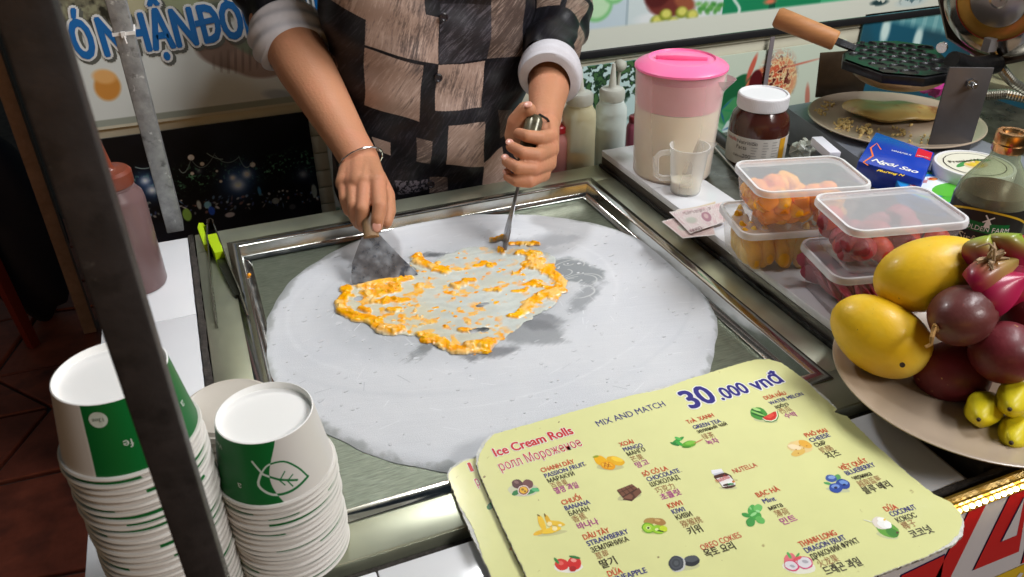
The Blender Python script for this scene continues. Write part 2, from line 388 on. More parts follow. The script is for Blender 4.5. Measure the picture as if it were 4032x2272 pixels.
c.blend(np.clip((c.Y - (c.h - 26)) / 3, 0, 1), (152, 160, 150)); c.blend(np.clip((c.Y - (c.h - 9)) / 2, 0, 1), (200, 196, 176))
ban = poster('lettered_banner', 'pale banner with big blue letters and food pictures, upper left of the wall', ((BX0, BZ0), (BX1, BZ1)), c.done(), y=WY - .010, cat='banner')
blue = mat('letter_blue', lin((16, 104, 176)), rough=.4); white = mat('letter_white', (.70, .72, .72), rough=.4); dk = mat('letter_shadow_print', (.10, .11, .10), rough=.5)
yy = WY - .0145
for wi_, (txt, p0, p1, ref) in enumerate((('Ó', (196, 146), (247, 138), 1.0), ('NHẬN', (262, 138), (498, 108), 1.0), ('DÓNG', (512, 105), (715, 74), 1.0), ('HÀN', (765, 74), (900, 60), 1))):
    a, b = wx(*p0), wx(*p1); L_ = math.hypot(b[0] - a[0], b[1] - a[1]); sz = .088
    vs, _ = text2d(txt, sz); w0 = max(v[0] for v in vs); sx = L_ / w0; an = math.atan2(b[1] - a[1], b[0] - a[0])
    f0 = lambda d: (lambda u, v: (u, yy - d - .0003 * wi_, v)); tb = MB(); tw = MB(); ts = MB()
    ws_ = []
    if txt[0] == 'D':   # the crossbar of the barred D
        br = lambda g: [(a[0] - .007 - g, a[1] + .028 - g), (a[0] + .024 + g, a[1] + .032 - g), (a[0] + .024 + g, a[1] + .041 + g), (a[0] - .007 - g, a[1] + .037 + g)]
        put_poly(tw, br(.007), f0(.00085)); put_poly(tb, br(.0005), f0(.00235))
    put_text(ts, txt, f0(0), sz, a[0] + .003, a[1] - .004, ang=an, sx=sx, bold=.115)
    put_text(tw, txt, f0(.001), sz, a[0], a[1], ang=an, sx=sx, bold=.09); put_text(tb, txt, f0(.002), sz, a[0], a[1], ang=an, sx=sx, bold=.035)
    for nm, mb, m in (('letter_shadow', ts, dk), ('letter_outline', tw, white), ('lettering', tb, blue)): mb.build(nm, m, ban, smooth=False, merge=False)
# upper right food poster
RX0, RX1 = wx(1440, 100)[0], 3.1; RZ0 = wx(1700, 100)[1]; RZ1 = RZ0 + .6
def mkb(x0, x1, z0, z1, W_, base):
    c, q, k = mk(x0, x1, z0, z1, W_); c.a[:] = np.array(base) / 255.; return c, q, k
c, q, k = mkb(RX0, RX1, RZ0, RZ1, 1100, (206, 220, 222))
e = k / 1500
def E_(px, py, a, b, col, ro=0, soft=3, op=1): x, y = q(px, py); c.ell(x, y, a * e * 1.1, b * e * 1.1, col, ro, soft, op)
x0_, _ = q(1575, 50); x1_, _ = q(1812, 50); x2_, _ = q(1930, 30); x3_, _ = q(2060, 20)
c.blend(((c.X > x1_) & (c.X < x3_)) * 1., (28, 132, 88)); c.blend(((c.X > x2_) & (c.X < x2_ + 8)) * 1., (10, 84, 60))
c.blend((c.X > x3_) * 1., (60, 170, 120)); c.blend((c.X < x0_) * .6, (186, 206, 222)); c.blend((np.abs(c.X - x0_) < 1.5) * .6, (150, 170, 180))
E_(1500, 12, 48, 44, (126, 196, 128)); E_(1500, 8, 40, 38, (190, 226, 186)); E_(1545, -30, 40, 40, (126, 196, 128)); E_(1545, -33, 33, 33, (190, 226, 186))
E_(1690, 45, 120, 26, (226, 232, 234), .05); E_(1680, 8, 70, 36, (112, 50, 44), .1); E_(1650, -10, 40, 30, (84, 30, 30)); E_(1720, 4, 40, 20, (150, 84, 60), .5)
for i, (px, py) in enumerate(((1650, 52), (1690, 56), (1672, 36), (1712, 30), (1738, 38), (1660, 66))): E_(px, py, 21, 16, (124, 138, 40), .2); E_(px + 2, py - 3, 16, 12, (216, 214, 108), .2)
for i in range(20): E_(1755 + i * 3, 8 + (i * 37) % 20, 9, 5, (64, 140, 60) if i % 2 else (110, 176, 90), i)
for t in range(30): E_(1850 + 8 * math.sin(t * .2), 40 - t * 2.2, 3, 3, (215, 226, 220))
c.blend(np.clip((c.Y - (c.h - 22 + 0 * c.X)) / 3, 0, 1), (214, 218, 206))
n = c.noise(9, 11)
for (px, py, a, b) in ((2290, -2, 60, 24), (2210, 5, 50, 14)): x, y = q(px, py); c.blend(np.clip(2 - 2 * np.sqrt(((c.X - x) / (a * e)) ** 2 + ((c.Y - y) / (b * e)) ** 2), 0, 1) * (n > .5), (40, 66, 70))
E_(2290, 4, 60, 14, (170, 200, 214), 0, 3, .4); E_(1935, 2, 20, 8, (216, 120, 90))
poster('food_poster', 'long pale food poster with lime slices and meat dish, upper right of the wall', ((RX0, RZ0), (RX1, RZ1)), c.done(), y=WY - .006)
rail = MB().box((RX0, WY - .014, RZ0 - .016), (3.1, WY - .003, RZ0 - .001)).build('poster_rail', mat('black_rail', (.015, .015, .017), rough=.35), loc=(RX0, WY, RZ0), bevel=.001)
tag(rail, 'thin black rail under the long food poster', 'rail')
# leafy seaside poster (behind the squeeze bottles), crab poster, blue night sky poster
x0, z1 = wx(1440, 172); x1, _ = wx(1625, 160); c, q, k = mkb(x0, x1 + .1, z1 - .30, z1, 260, (198, 224, 222)); n = c.noise(9, 21); g = c.noise(40, 22)
c.blend(np.clip(((.42 * c.h - c.Y) / 26 + (g - .5) * 7), 0, 1) * (n > .42), (34, 58, 44)); c.blend(np.clip(((.3 * c.h - c.Y) / 20 + (g - .5) * 7), 0, 1) * (n > .58), (72, 110, 66))
c.blend(np.clip((c.Y - c.h * .58) / 6, 0, 1), (120, 196, 214)); c.blend((n > .6) * np.clip((c.Y - c.h * .7) / 6, 0, 1), (226, 232, 226))
poster('seaside_poster', 'small poster of leafy branches over pale sea, behind the squeeze bottles', ((x0, z1 - .30), (x1 + .1, z1)), c.done(), y=WY - .005)
x0, z1 = wx(1795, 122); x1, _ = wx(2120, 150); c, q, k = mkb(x0, x1, z1 - .42, z1 - .02, 420, (206, 218, 200)); n = c.noise(10, 31); g = c.noise(36, 32); n3 = c.noise(4, 33)
def E2(px, py, a, b, col, ro=0, soft=4, op=1): x, y = q(px, py); c.ell(x, y, a * k / 1450, b * k / 1450, col, ro, soft, op)
E2(1960, 215, 70, 62, (186, 196, 176)); E2(1850, 250, 60, 90, (30, 100, 60), .5); E2(1835, 285, 40, 60, (90, 170, 110), .5, op=.7); E2(1830, 330, 26, 40, (206, 226, 220)); E2(1905, 225, 56, 80, (214, 118, 84), .5); E2(1965, 200, 62, 80, (226, 196, 150), -.3)
x, y = q(1950, 205); m = np.clip(1.6 - 1.6 * np.sqrt(((c.X - x) / 75) ** 2 + ((c.Y - y) / 95) ** 2), 0, 1); c.blend(m * (n > .52), (206, 92, 62)); c.blend(m * (n3 > .62), (246, 226, 170)); c.blend(m * (n < .38), (96, 24, 24))
E2(1900, 205, 26, 40, (90, 24, 28)); E2(2010, 160, 70, 3, (206, 110, 90), -.1); E2(1890, 170, 10, 45, (206, 100, 80), .3); E2(2030, 245, 10, 50, (190, 90, 70), -.2, op=.7)
for i in range(7): E2(1816 + 9 * (i % 3), 250 + i * 14, 3, 22, (30, 90, 150) if i % 2 else (40, 140, 90), i * .9, op=.8)
poster('crab_poster', 'poster of orange crab on green herbs between the jug and the waffle iron', ((x0, z1 - .42), (x1, z1 - .02)), c.done(), y=WY - .005)
x0, z1 = wx(2172, 58); x1 = 3.1; c, q, k = mkb(x0, x1, z1 - .5, z1 + .02, 700, (44, 74, 84)); g = c.noise(60, 41)
c.blend(np.clip((g - .4) * 2, 0, .6), (24, 100, 130))
for (px, py) in ((2224, 72), (2306, 96), (2226, 78), (2306, 102)): x, y = q(px, py); c.ell(x, y, 5, 12, (210, 236, 232), 0, 5)
x, y = q(2280, 60); m = np.clip((y - c.Y + (c.X - x) * .25) / 8 + .5, 0, 1); c.blend(m * .9, (110, 172, 178)); c.blend(m * (np.sin(c.X * .4) > .3) * .4, (170, 214, 214))
poster('blue_night_poster', 'dark blue poster with pale drops behind the waffle iron', ((x0, z1 - .5), (x1, z1 + .02)), c.done(), y=WY - .006)
strip = MB().box((wx(1936, 110)[0] - .006, WY - .016, .2), (wx(1936, 110)[0] + .006, WY - .0145, RZ0 - .018))
tag(strip.build('cover_strip', mat('grey_strip', (.22, .19, .2), rough=.4), loc=(wx(1936, 110)[0], WY, .2), smooth=False), 'narrow grey vertical cover strip on the boards left of the wooden handle', 'strip')

# ------------------------------------------------------------------ the ice cream cart
steel = mat('steel', (.55, .58, .45), rough=.36, metal=.88, var=.10, vscale=9, rvar=.05, bump=.03, bscale=18)
steel2 = mat('steel_scratched', (.23, .26, .205), rough=.46, metal=1, var=.25, vscale=60, stretch=(1, 9, 1), rvar=.1, bump=.25, bscale=120)
ceram = mat('white_tile', (.78, .79, .82), rough=.16, var=.02, vscale=8)
wood_d = mat('dark_edge', (.045, .038, .033), rough=.75, var=.5, vscale=90, bump=1, bscale=200)
fas = mat('fascia', (.5, .5, .5), rough=.5, var=.1)
SX0, SX1, SY0, SY1 = -.0483, .562, .434, 1.055     # steel top
PX0, PX1, PY0, PY1 = .004, .5155, .486, .998        # recess opening
cart = thing('ice_cream_cart', 'steel topped ice cream roll cart edged in white tiles with a square cold pan', 'cart', (.25, .7, 0))
mb = MB()
def frame(mb, o, i, z, th):
    (a0, b0, a1, b1), (c0, d0, c1, d1) = o, i
    for (x0, y0, x1, y1) in ((a0, b0, a1, d0), (a0, d1, a1, b1), (a0, d0, c0, d1), (c1, d0, a1, d1)): mb.box((x0, y0, z - th), (x1, y1, z))
frame(mb, (SX0, SY0, SX1, SY1), (PX0 - .002, PY0 - .002, PX1 + .002, PY1 + .002), TZ, .03)
mb.build('steel_top', steel, cart, bevel=.0012, merge=False)
# raised tape lip around the recess, mitred ring with rolled inner edge
def ring_rect(mb, prof, x0, y0, x1, y1):
    """prof: list of (outset, z)"""
    n = len(prof); vs = []
    for (sx, sy, X, Y) in ((-1, -1, x0, y0), (1, -1, x1, y0), (1, 1, x1, y1), (-1, 1, x0, y1)):
        for (o, z) in prof: vs.append((X + sx * o, Y + sy * o, z))
    fs = [(k * n + i, ((k + 1) % 4) * n + i, ((k + 1) % 4) * n + i + 1, k * n + i + 1) for k in range(4) for i in range(n - 1)]
    mb.add(vs, fs)
lip = MB(); ring_rect(lip, [(.014, TZ + .0004), (.0135, TZ + .0014), (.003, TZ + .0022), (.001, TZ + .0022), (-.0006, TZ + .0012), (-.0012, TZ - .001), (-.0015, TZ - .014), (-.003, TZ - .016), (-.012, TZ - .017)], PX0, PY0, PX1, PY1)
lip.build('pan_lip', mat('steel_lip', (.58, .59, .56), rough=.16, metal=1, var=.1, vscale=30, rvar=.05), cart, ang=60)
MB().box((PX0 - .0015, PY0 - .0015, TZ - .025), (PX1 + .0015, PY1 + .0015, TZ - .0185)).build('pan_floor', steel2, cart, smooth=False)
# tiles: left board, front strip (kept as single pieces), dark joints between
LX0 = -.158; FY0 = .318
def tile(x0, y0, x1, y1, z=TZ, th=.012, par=None): MB().box((x0 + .0006, y0 + .0006, z - th), (x1 - .0006, y1 - .0006, z)).build('tile', ceram, par or cart, bevel=.0012)
for (y0, y1) in ((.436, .64), (.64, .848), (.848, 1.052)): tile(LX0, y0, SX0 - .0085, y1)
xs = [LX0, .05, .26, .47, .545]
for a, b in zip(xs, xs[1:]): tile(a, FY0 + .004, b, SY0 - .011, TZ - .006)
mb = MB()
def ragged(mb, a, b, w, z0, z1, n=60, amp=.001):
    a, b = np.array(a, float), np.array(b, float); t = (b - a) / np.linalg.norm(b - a); nn = np.array([-t[1], t[0]]); L_, R_ = [], []
    for i in range(n + 1):
        p = a + (b - a) * i / n; L_.append(p + nn * (w / 2 + random.uniform(-amp, amp))); R_.append(p - nn * (w / 2 + random.uniform(-amp, amp)))
    vs = [(*p, z1 + random.uniform(-.0006, .0006)) for p in L_ + R_] + [(*p, z0) for p in L_ + R_]; m_ = n + 1; fs = []
    for i in range(n): fs += [(i, i + 1, m_ + i + 1, m_ + i), (2 * m_ + i, 2 * m_ + i + 1, i + 1, i), (m_ + i, m_ + i + 1, 3 * m_ + i + 1, 3 * m_ + i)]
    mb.add(vs, fs)
ragged(mb, (SX0 - .0045, .432), (SX0 - .0045, 1.056), .0072, TZ - .02, TZ + .0005)
mb.build('wood_joint', wood_d, cart, merge=False, smooth=False)
mb = MB(); mb.box((LX0, SY0 - .0105, TZ - .05), (SX1, SY0 - .0012, TZ - .014)); ragged(mb, (LX0, FY0 + .001), (.66, FY0 + .001), .004, TZ - .022, TZ - .004, 90, .0005)
mb.build('dark_joint', wood_d, cart, merge=False, smooth=False)
mb = MB(); mb.box((SX0, SY0 - .0008, TZ - .05), (SX1, SY0 + .0008, TZ - .0015)); mb.build('front_lip', steel, cart, merge=False)
# cabinet under the top
mb = MB(); mb.box((LX0 + .004, FY0 + .006, .12), (SX1 - .002, FY0 + .02, TZ - .022)); mb.box((LX0 + .004, FY0 + .02, .12), (LX0 + .018, 1.05, TZ - .022)); mb.box((LX0 + .018, 1.036, .12), (SX1 - .002, 1.05, TZ - .032))
mb.box((LX0 + .018, FY0 + .02, .12), (SX1 - .002, 1.036, .14)); mb.box((LX0, FY0 + .02, TZ - .045), (SX0, 1.05, TZ - .0135)); mb.box((LX0, FY0 + .006, TZ - .045), (SX1 - .002, SY0 - .011, TZ - .0195)); mb.build('cabinet', fas, cart, smooth=False, merge=False)
for (x, y) in ((LX0 + .05, FY0 + .06), (SX1 - .06, FY0 + .06), (LX0 + .05, 1.0), (SX1 - .06, 1.0)):
    MB().lathe([(0, .12), (.022, .12), (.022, .05), (.03, .045), (.03, 0), (0, 0)], (x, y, 0), 16).build('leg', steel, cart)
# raised side counter on the right
BX, BZ = .566, .925
side = thing('side_counter', 'raised side counter with white tiles and dark steel tray at right of the cold pan', 'counter', (.8, .7, 0))
ys = [.320, .485, .69, .895, 1.052]
for a, b in zip(ys, ys[1:]): tile(BX, a, .652, b, BZ, .010, side)
mb = MB(); mb.box((BX + .001, FY0 + .006, .1), (BX + .012, 1.05, BZ - .0105)); mb.box((BX + .012, FY0 + .006, .1), (1.35, FY0 + .018, BZ - .0105)); mb.box((BX + .012, 1.04, .1), (1.35, 1.05, BZ - .0105)); mb.box((BX + .012, FY0 + .018, BZ - .03), (1.35, 1.04, BZ - .011))
mb.box((1.34, FY0, 0), (1.35, 1.05, BZ - .0105)); mb.build('cabinet', mat('brown_grey_metal', (.12, .105, .095), rough=.42, metal=.6, var=.2, vscale=20), side, smooth=False, merge=False)
mb = MB(); ragged(mb, (BX - .0015, .434), (BX - .0015, 1.05), .0035, TZ - .02, TZ + .004, 70, .0008); mb.build('rubber_seal', mat('black_seal', (.012, .011, .010), rough=.6, bump=.5), side, merge=False, smooth=False)
MB().box((.6545, FY0 + .01, BZ - .0108), (1.34, 1.05, BZ - .004)).build('tray_top', mat('dark_steel', (.16, .16, .14), rough=.33, metal=1, var=.4, vscale=22, rvar=.12), side, bevel=.001)
for (x, y) in ((.62, .36), (1.29, .36), (.62, 1.0), (1.29, 1.0)): MB().box((x - .015, y - .015, 0), (x + .015, y + .015, .1)).build('leg', steel, side)
# lit fascia: letter banner, gold trim, LED strip
FY = FY0 - .006
red = mat('banner_red', lin((196, 22, 20)), rough=.35); bwhite = mat('banner_white', (.62, .6, .64), rough=.35); navy = mat('banner_navy', lin((30, 24, 84)), rough=.4); yel = mat('banner_yellow', lin((214, 178, 10)), rough=.35)
bn = thing('front_banner', 'printed front banner with huge red and white outlined letters, lower right corner', 'banner', (.6, FY, .55))
MB().box((LX0, FY - .003, .35), (1.3, FY, TZ - .024)).build('sheet', bwhite, bn, smooth=False)
def fy(d): return lambda u, v: (u, FY - .0032 - d, min(v, TZ - .0255))
def fp(px, py): p = Yp(px, py, FY - .004); return (p[0], p[2])
def z5(x, y): return ((3500 + x / 2.538) / KP, (1700 + y / 2.538) / KP)
m_n, m_r, m_w, m_y = MB(), MB(), MB(), MB()
def grow(P, d):
    P = [np.array(p) for p in P]; c_ = sum(P) / len(P); out = []
    n = len(P); ar = sum(P[i][0] * P[(i + 1) % n][1] - P[(i + 1) % n][0] * P[i][1] for i in range(n)); sg = 1 if ar > 0 else -1
    for i in range(n):
        a, b, c2 = P[i - 1], P[i], P[(i + 1) % n]; e1 = b - a; e1 /= np.linalg.norm(e1); e2 = c2 - b; e2 /= np.linalg.norm(e2)
        n1, n2 = np.array([e1[1], -e1[0]]) * sg, np.array([e2[1], -e2[0]]) * sg; k_ = (n1 + n2) / max(.35, 1 + n1 @ n2); out.append(b + k_ * d)
    return out
reds = [[(835, 735), (1010, 650), (620, 1452), (600, 1700), (430, 1700), (470, 1452)], [(1270, 520), (1352, 500), (1420, 520), (1300, 1200), (850, 1385)], [(640, 690), (810, 515), (800, 540), (640, 800)],
        [(560, 1235), (500, 1600), (90, 1700), (130, 1440)], [(1560, 500), (1800, 420), (1500, 1250), (1330, 1320)]]
for P in reds:
    Q = [fp(*z5(*p)) for p in P]; put_poly(m_n, grow(Q, .0011), fy(0)); put_poly(m_r, Q, fy(.0006))
Q = [fp(*z5(*p)) for p in ((1352, 640), (1270, 1030), (1125, 1090), (1330, 690))]; put_poly(m_n, grow(Q, .0011), fy(.0010)); put_poly(m_w, Q, fy(.0014))
Q = [fp(*z5(*p)) for p in ((1060, 1452), (1360, 1320), (1800, 1150), (1900, 1900), (900, 1900))]; put_poly(m_y, Q, fy(.0009))
Q = [fp(*z5(*p)) for p in ((1250, 1470), (1310, 1405), (1340, 1410), (1300, 1480))]; put_poly(m_w, Q, fy(.0013))
for nm, mb, m in (('letter_outline', m_n, navy), ('letter_fill', m_r, red), ('letter_gap', m_w, bwhite), ('yellow_panel', m_y, yel)):
    for f_ in mb.f:
        q_ = MB(); q_.add([mb.v[i] for i in f_], [tuple(range(len(f_)))]); q_.build(nm, m, bn, smooth=False, merge=False)
gold = mat('gold_ribbon', (.42, .27, .05), rough=.28, metal=.5, var=.5, vscale=60, bump=.4)
led = mat('led_warm', (1, .62, .14), emit=14); ledw = mat('led_core', (1, .8, .42), emit=45)
def led_run(label, p0, p1, n, dz=.02, inner=.5):
    p0, p1 = np.array(p0), np.array(p1); t = thing('led_strip', label, 'light strip', tuple(p0), 'warm light strips round the cart')
    nrm = np.cross(p1 - p0, (0, 0, 1)); nrm /= np.linalg.norm(nrm); r = MB(); up = np.array((0, 0, 1.))
    r.obox((p0 + p1) / 2 + up * .002, (p1 - p0) / 2, nrm * .0012, up * .014); r.tube([p0 - up * .002, p1 - up * .002], .003, 8); r.tube([p0 + up * .006, p1 + up * .006], .002, 8)
    r.build('gold_ribbon', gold, t, merge=False)
    for k_ in range(n):
        c0 = p0 + (p1 - p0) * (k_ + .5) / n + nrm * .0035 - up * .002
        MB().ball(c0, (.0021, .0021, .0021), 8, 6).build('bulb', ledw if k_ % 5 else led, t)
    return t
zl = min(.8845, float(Yp(2490, 1243, FY - .006)[2]))
led_run('row of warm yellow bulbs on gold trim along the front edge of the cart', (.30, FY - .004, zl), (1.1, FY - .004, zl), 110)
# ------------------------------------------------------------------ frost disc and ice cream mix
FC, FR, FZ = np.array((.2655, .7455)), .2630, .8860
def z4(x, y): return ((1000 + x / 1.32) / KP, (700 + y / 1.32) / KP)
def g4(x, y, z=FZ): return Zp(*z4(x, y), z)
FW = .56; c = Canvas(1120, 1120, (213, 215, 219)); s_ = 1120 / FW
def fpx(x, y): return (x - (FC[0] - FW / 2)) * s_, ((FC[1] + FW / 2) - y) * s_
def fq(x, y): p = g4(x, y); return fpx(p[0], p[1])
big = c.noise(150, 51); mid = c.noise(28, 52); fine = c.noise(5, 53, 3)
def streak(c, seed, L_, ang, q=1):
    r = np.random.default_rng(seed).random((c.h // q + 1, c.w // q + 1)).repeat(q, 0).repeat(q, 1)[:c.h, :c.w]; out = np.zeros_like(r); n = 0
    for t in np.linspace(-L_, L_, int(L_) + 1): out += np.roll(r, (int(round(t * math.sin(ang))), int(round(t * math.cos(ang)))), (0, 1)); n += 1
    out /= n; return (out - out.mean()) / out.std()
st1 = streak(c, 54, 60, .25); st2 = streak(c, 55, 26, -.5)
c.blend(np.clip((big - .45) * 1.2, 0, .35), (198, 202, 210)); c.blend(np.clip(st1 * .13, 0, .35), (230, 232, 236)); c.blend(np.clip(-st1 * .09 - .02, 0, .25), (186, 190, 198))
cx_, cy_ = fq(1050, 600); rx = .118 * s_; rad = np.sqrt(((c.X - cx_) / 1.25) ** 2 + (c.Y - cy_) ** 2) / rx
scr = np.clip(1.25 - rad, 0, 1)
for k_ in range(7):   # broad arcs left by the scraper
    R0 = rx * (1.15 + .22 * k_); d_ = np.abs(np.hypot((c.X - cx_) / 1.25, c.Y - cy_) - R0 - 14 * (big - .5)); an_ = np.arctan2(c.Y - cy_, c.X - cx_)
    c.blend(np.clip(1 - d_ / (5 + 3 * (k_ % 3)), 0, 1) * np.clip(np.sin(an_ * 2 + k_ * 1.7) + .1, 0, 1) * np.clip(.5 + st1 * .3, 0, 1) * .45, (238, 240, 243) if k_ % 2 else (190, 194, 200))
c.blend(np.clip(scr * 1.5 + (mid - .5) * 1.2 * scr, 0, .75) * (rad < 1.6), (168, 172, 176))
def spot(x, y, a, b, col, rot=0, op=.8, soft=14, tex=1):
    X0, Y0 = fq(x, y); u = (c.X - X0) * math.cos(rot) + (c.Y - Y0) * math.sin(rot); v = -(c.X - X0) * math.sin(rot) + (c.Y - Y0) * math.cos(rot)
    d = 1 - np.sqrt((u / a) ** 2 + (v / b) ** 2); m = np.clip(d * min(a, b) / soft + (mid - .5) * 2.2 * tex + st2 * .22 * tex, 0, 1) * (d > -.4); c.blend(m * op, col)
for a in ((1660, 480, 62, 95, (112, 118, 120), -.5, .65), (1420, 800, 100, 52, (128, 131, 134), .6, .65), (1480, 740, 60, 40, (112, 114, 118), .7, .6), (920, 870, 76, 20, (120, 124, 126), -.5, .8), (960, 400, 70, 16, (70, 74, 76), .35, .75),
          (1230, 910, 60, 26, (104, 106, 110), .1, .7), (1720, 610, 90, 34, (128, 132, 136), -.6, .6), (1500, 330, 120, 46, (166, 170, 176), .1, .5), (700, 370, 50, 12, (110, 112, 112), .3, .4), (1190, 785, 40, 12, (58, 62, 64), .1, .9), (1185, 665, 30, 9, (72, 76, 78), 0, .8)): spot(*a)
rr = np.random.default_rng(3)
for i in range(110):   # scraper scratches and smears
    th = rr.uniform(0, 2 * PI); R_ = rr.uniform(.075, .25); x0, y0 = fpx(*(FC + np.array((math.cos(th), math.sin(th))) * R_)); L_ = rr.uniform(8, 46); an = rr.normal(.15, .5) if R_ > .16 else th + 1.6 + rr.normal(0, .3)
    x1, y1 = x0 + L_ * math.cos(an), y0 - L_ * math.sin(an); t = np.clip(((c.X - x0) * (x1 - x0) + (c.Y - y0) * (y1 - y0)) / L_ ** 2, 0, 1)
    d = np.hypot(c.X - x0 - t * (x1 - x0), c.Y - y0 - t * (y1 - y0)); c.blend(np.clip(1.4 - d, 0, 1) * rr.uniform(.2, .75), (236, 238, 242) if i % 5 else (172, 176, 182))
for k_ in range(12):   # pale milk curls by the right of the mix
    x, y = fq(rr.uniform(1590, 1700), rr.uniform(430, 660)); r_ = rr.uniform(8, 40); d = np.abs(np.hypot((c.X - x) / 1.6, c.Y - y) - r_); an = np.arctan2(c.Y - y, c.X - x)
    c.blend(np.clip(1.6 - d, 0, 1) * (np.cos(an - rr.uniform(0, 6)) > .1) * .8, (206, 208, 208))
edge = np.hypot(c.X - 560, c.Y - 560) / s_ / FR; c.blend(np.clip((edge - .965) * 22 + (mid - .5) * 2, 0, .55) * (edge > .93), (150, 154, 152))
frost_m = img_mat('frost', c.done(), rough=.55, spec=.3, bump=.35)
frost_m.node_tree.nodes['Principled BSDF'].inputs['Subsurface Weight'].default_value = .0
NR, NT = 70, 220; vs = []; rr = np.random.default_rng(11)
ph = rr.uniform(0, 6.28, 9)
def frad(t): return FR * (1 + .008 * math.sin(3 * t + ph[0]) + .006 * math.sin(7 * t + ph[1]) + .0035 * math.sin(17 * t + ph[2]) + .002 * math.sin(41 * t + ph[3]) + .014 * math.exp(-((t - .35) / .25) ** 2))
mb = MB(); vs = [(FC[0], FC[1], FZ)]
for i in range(1, NR + 1):
    for j in range(NT):
        t = 2 * PI * j / NT; r = frad(t) * i / NR; x, y = FC[0] + r * math.cos(t), FC[1] + r * math.sin(t)
        x = min(max(x, PX0 + .0005), PX1 + (.004 if y > .6 else -.001)); y = min(max(y, PY0 + .001), PY1 - .001)
        z = FZ + .0002 * math.sin(x * 60 + 2 + 3 * math.sin(y * 30)) * math.sin(y * 47) + .00006 * math.sin(x * 210 + y * 90) - (FZ - TZ + .0178) * max(0, (i / NR - .955) / .045) ** 2 + rr.uniform(-1, 1) * .00012
        vs.append((x, y, z))
fs = [(0, 1 + j, 1 + (j + 1) % NT) for j in range(NT)] + [(1 + (i - 1) * NT + j, 1 + i * NT + j, 1 + i * NT + (j + 1) % NT, 1 + (i - 1) * NT + (j + 1) % NT) for i in range(1, NR) for j in range(NT)]
k0 = 1 + (NR - 1) * NT; n0 = len(vs); vs += [(*v[:2], TZ - .0184) for v in vs[k0:k0 + NT]]; fs += [(k0 + j, n0 + j, n0 + (j + 1) % NT, k0 + (j + 1) % NT) for j in range(NT)]
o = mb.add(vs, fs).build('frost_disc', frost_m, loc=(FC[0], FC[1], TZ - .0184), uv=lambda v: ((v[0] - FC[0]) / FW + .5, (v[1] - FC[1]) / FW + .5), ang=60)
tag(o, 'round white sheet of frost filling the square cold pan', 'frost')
mb = MB()
for i in range(260):
    th = rr.uniform(0, 6.28); R_ = FR * math.sqrt(rr.uniform(.12, .93)); x, y = FC + R_ * np.array((math.cos(th), math.sin(th))); r = rr.uniform(.0005, .0022) * (1 if rr.random() > .1 else 1.7)
    P = [(x + r * rr.uniform(.5, 1.3) * math.cos(a) * 1.4, y + r * rr.uniform(.5, 1.3) * math.sin(a)) for a in np.linspace(0, 5.4, 6)]
    mb.prism(P, lambda u, v, w: (u, v, FZ + .0002 + w + (u - x) * .15), rr.uniform(.0002, .0006))
tag(mb.build('frost_flakes', mat('flake', (.68, .69, .72), rough=.6), smooth=False, merge=False, loc=(FC[0], FC[1], FZ), stuff=True), 'loose frost flakes scattered over the white disc', 'frost flakes')
# mango ice cream mix : height field
GX0, GX1, GY0, GY1, GS = .085, .44, .60, .905, .00095
nx, ny = int((GX1 - GX0) / GS), int((GY1 - GY0) / GS); Yg, Xg = np.mgrid[0:ny, 0:nx]; Xw, Yw = GX0 + Xg * GS, GY0 + Yg * GS
G = Canvas(nx, ny, (0, 0, 0)); w1, w2, w3, w4 = G.noise(26, 61), G.noise(26, 62), G.noise(8, 63), G.noise(9, 64, 3)
Xn = Xw + (w1 - .5) * .011 + (w3 - .5) * .006; Yn = Yw + (w2 - .5) * .011 + (w4 - .5) * .006
def gp(p): q = g4(*p); return q[0], q[1]
out = [gp(p) for p in ((475, 560), (445, 690), (485, 730), (590, 742), (640, 772), (685, 820), (760, 828), (880, 832), (930, 862), (990, 872), (1030, 905), (1100, 920), (1180, 912), (1250, 878), (1330, 818), (1400, 758), (1450, 738), (1540, 670), (1615, 620), (1610, 530), (1565, 480), (1555, 410), (1470, 362), (1400, 352), (1300, 385), (1200, 352), (1080, 372), (980, 410), (930, 438), (880, 420), (860, 380), (820, 357), (785, 367), (800, 420), (850, 495), (700, 505), (560, 545))]
ins = np.zeros((ny, nx), bool)
for i in range(len(out)):
    (x0, y0), (x1, y1) = out[i], out[(i + 1) % len(out)]
    if y0 != y1: ins ^= ((Yn >= min(y0, y1)) & (Yn < max(y0, y1))) & (Xn < x0 + (Yn - y0) * (x1 - x0) / (y1 - y0))
holes = np.zeros((ny, nx))
def cap2(pts, r):
    D_ = np.full((ny, nx), 1.); P = [gp(p) for p in pts]
    for (x0, y0), (x1, y1) in zip(P, P[1:]) if len(P) > 1 else [(P[0], (P[0][0] + 1e-5, P[0][1]))]:
        L2 = (x1 - x0) ** 2 + (y1 - y0) ** 2; t = np.clip(((Xn - x0) * (x1 - x0) + (Yn - y0) * (y1 - y0)) / L2, 0, 1); D_ = np.minimum(D_, np.hypot(Xn - x0 - t * (x1 - x0), Yn - y0 - t * (y1 - y0)))
    return np.clip(1 - D_ / r, 0, 1)
T = np.zeros((ny, nx)); O = np.zeros((ny, nx))
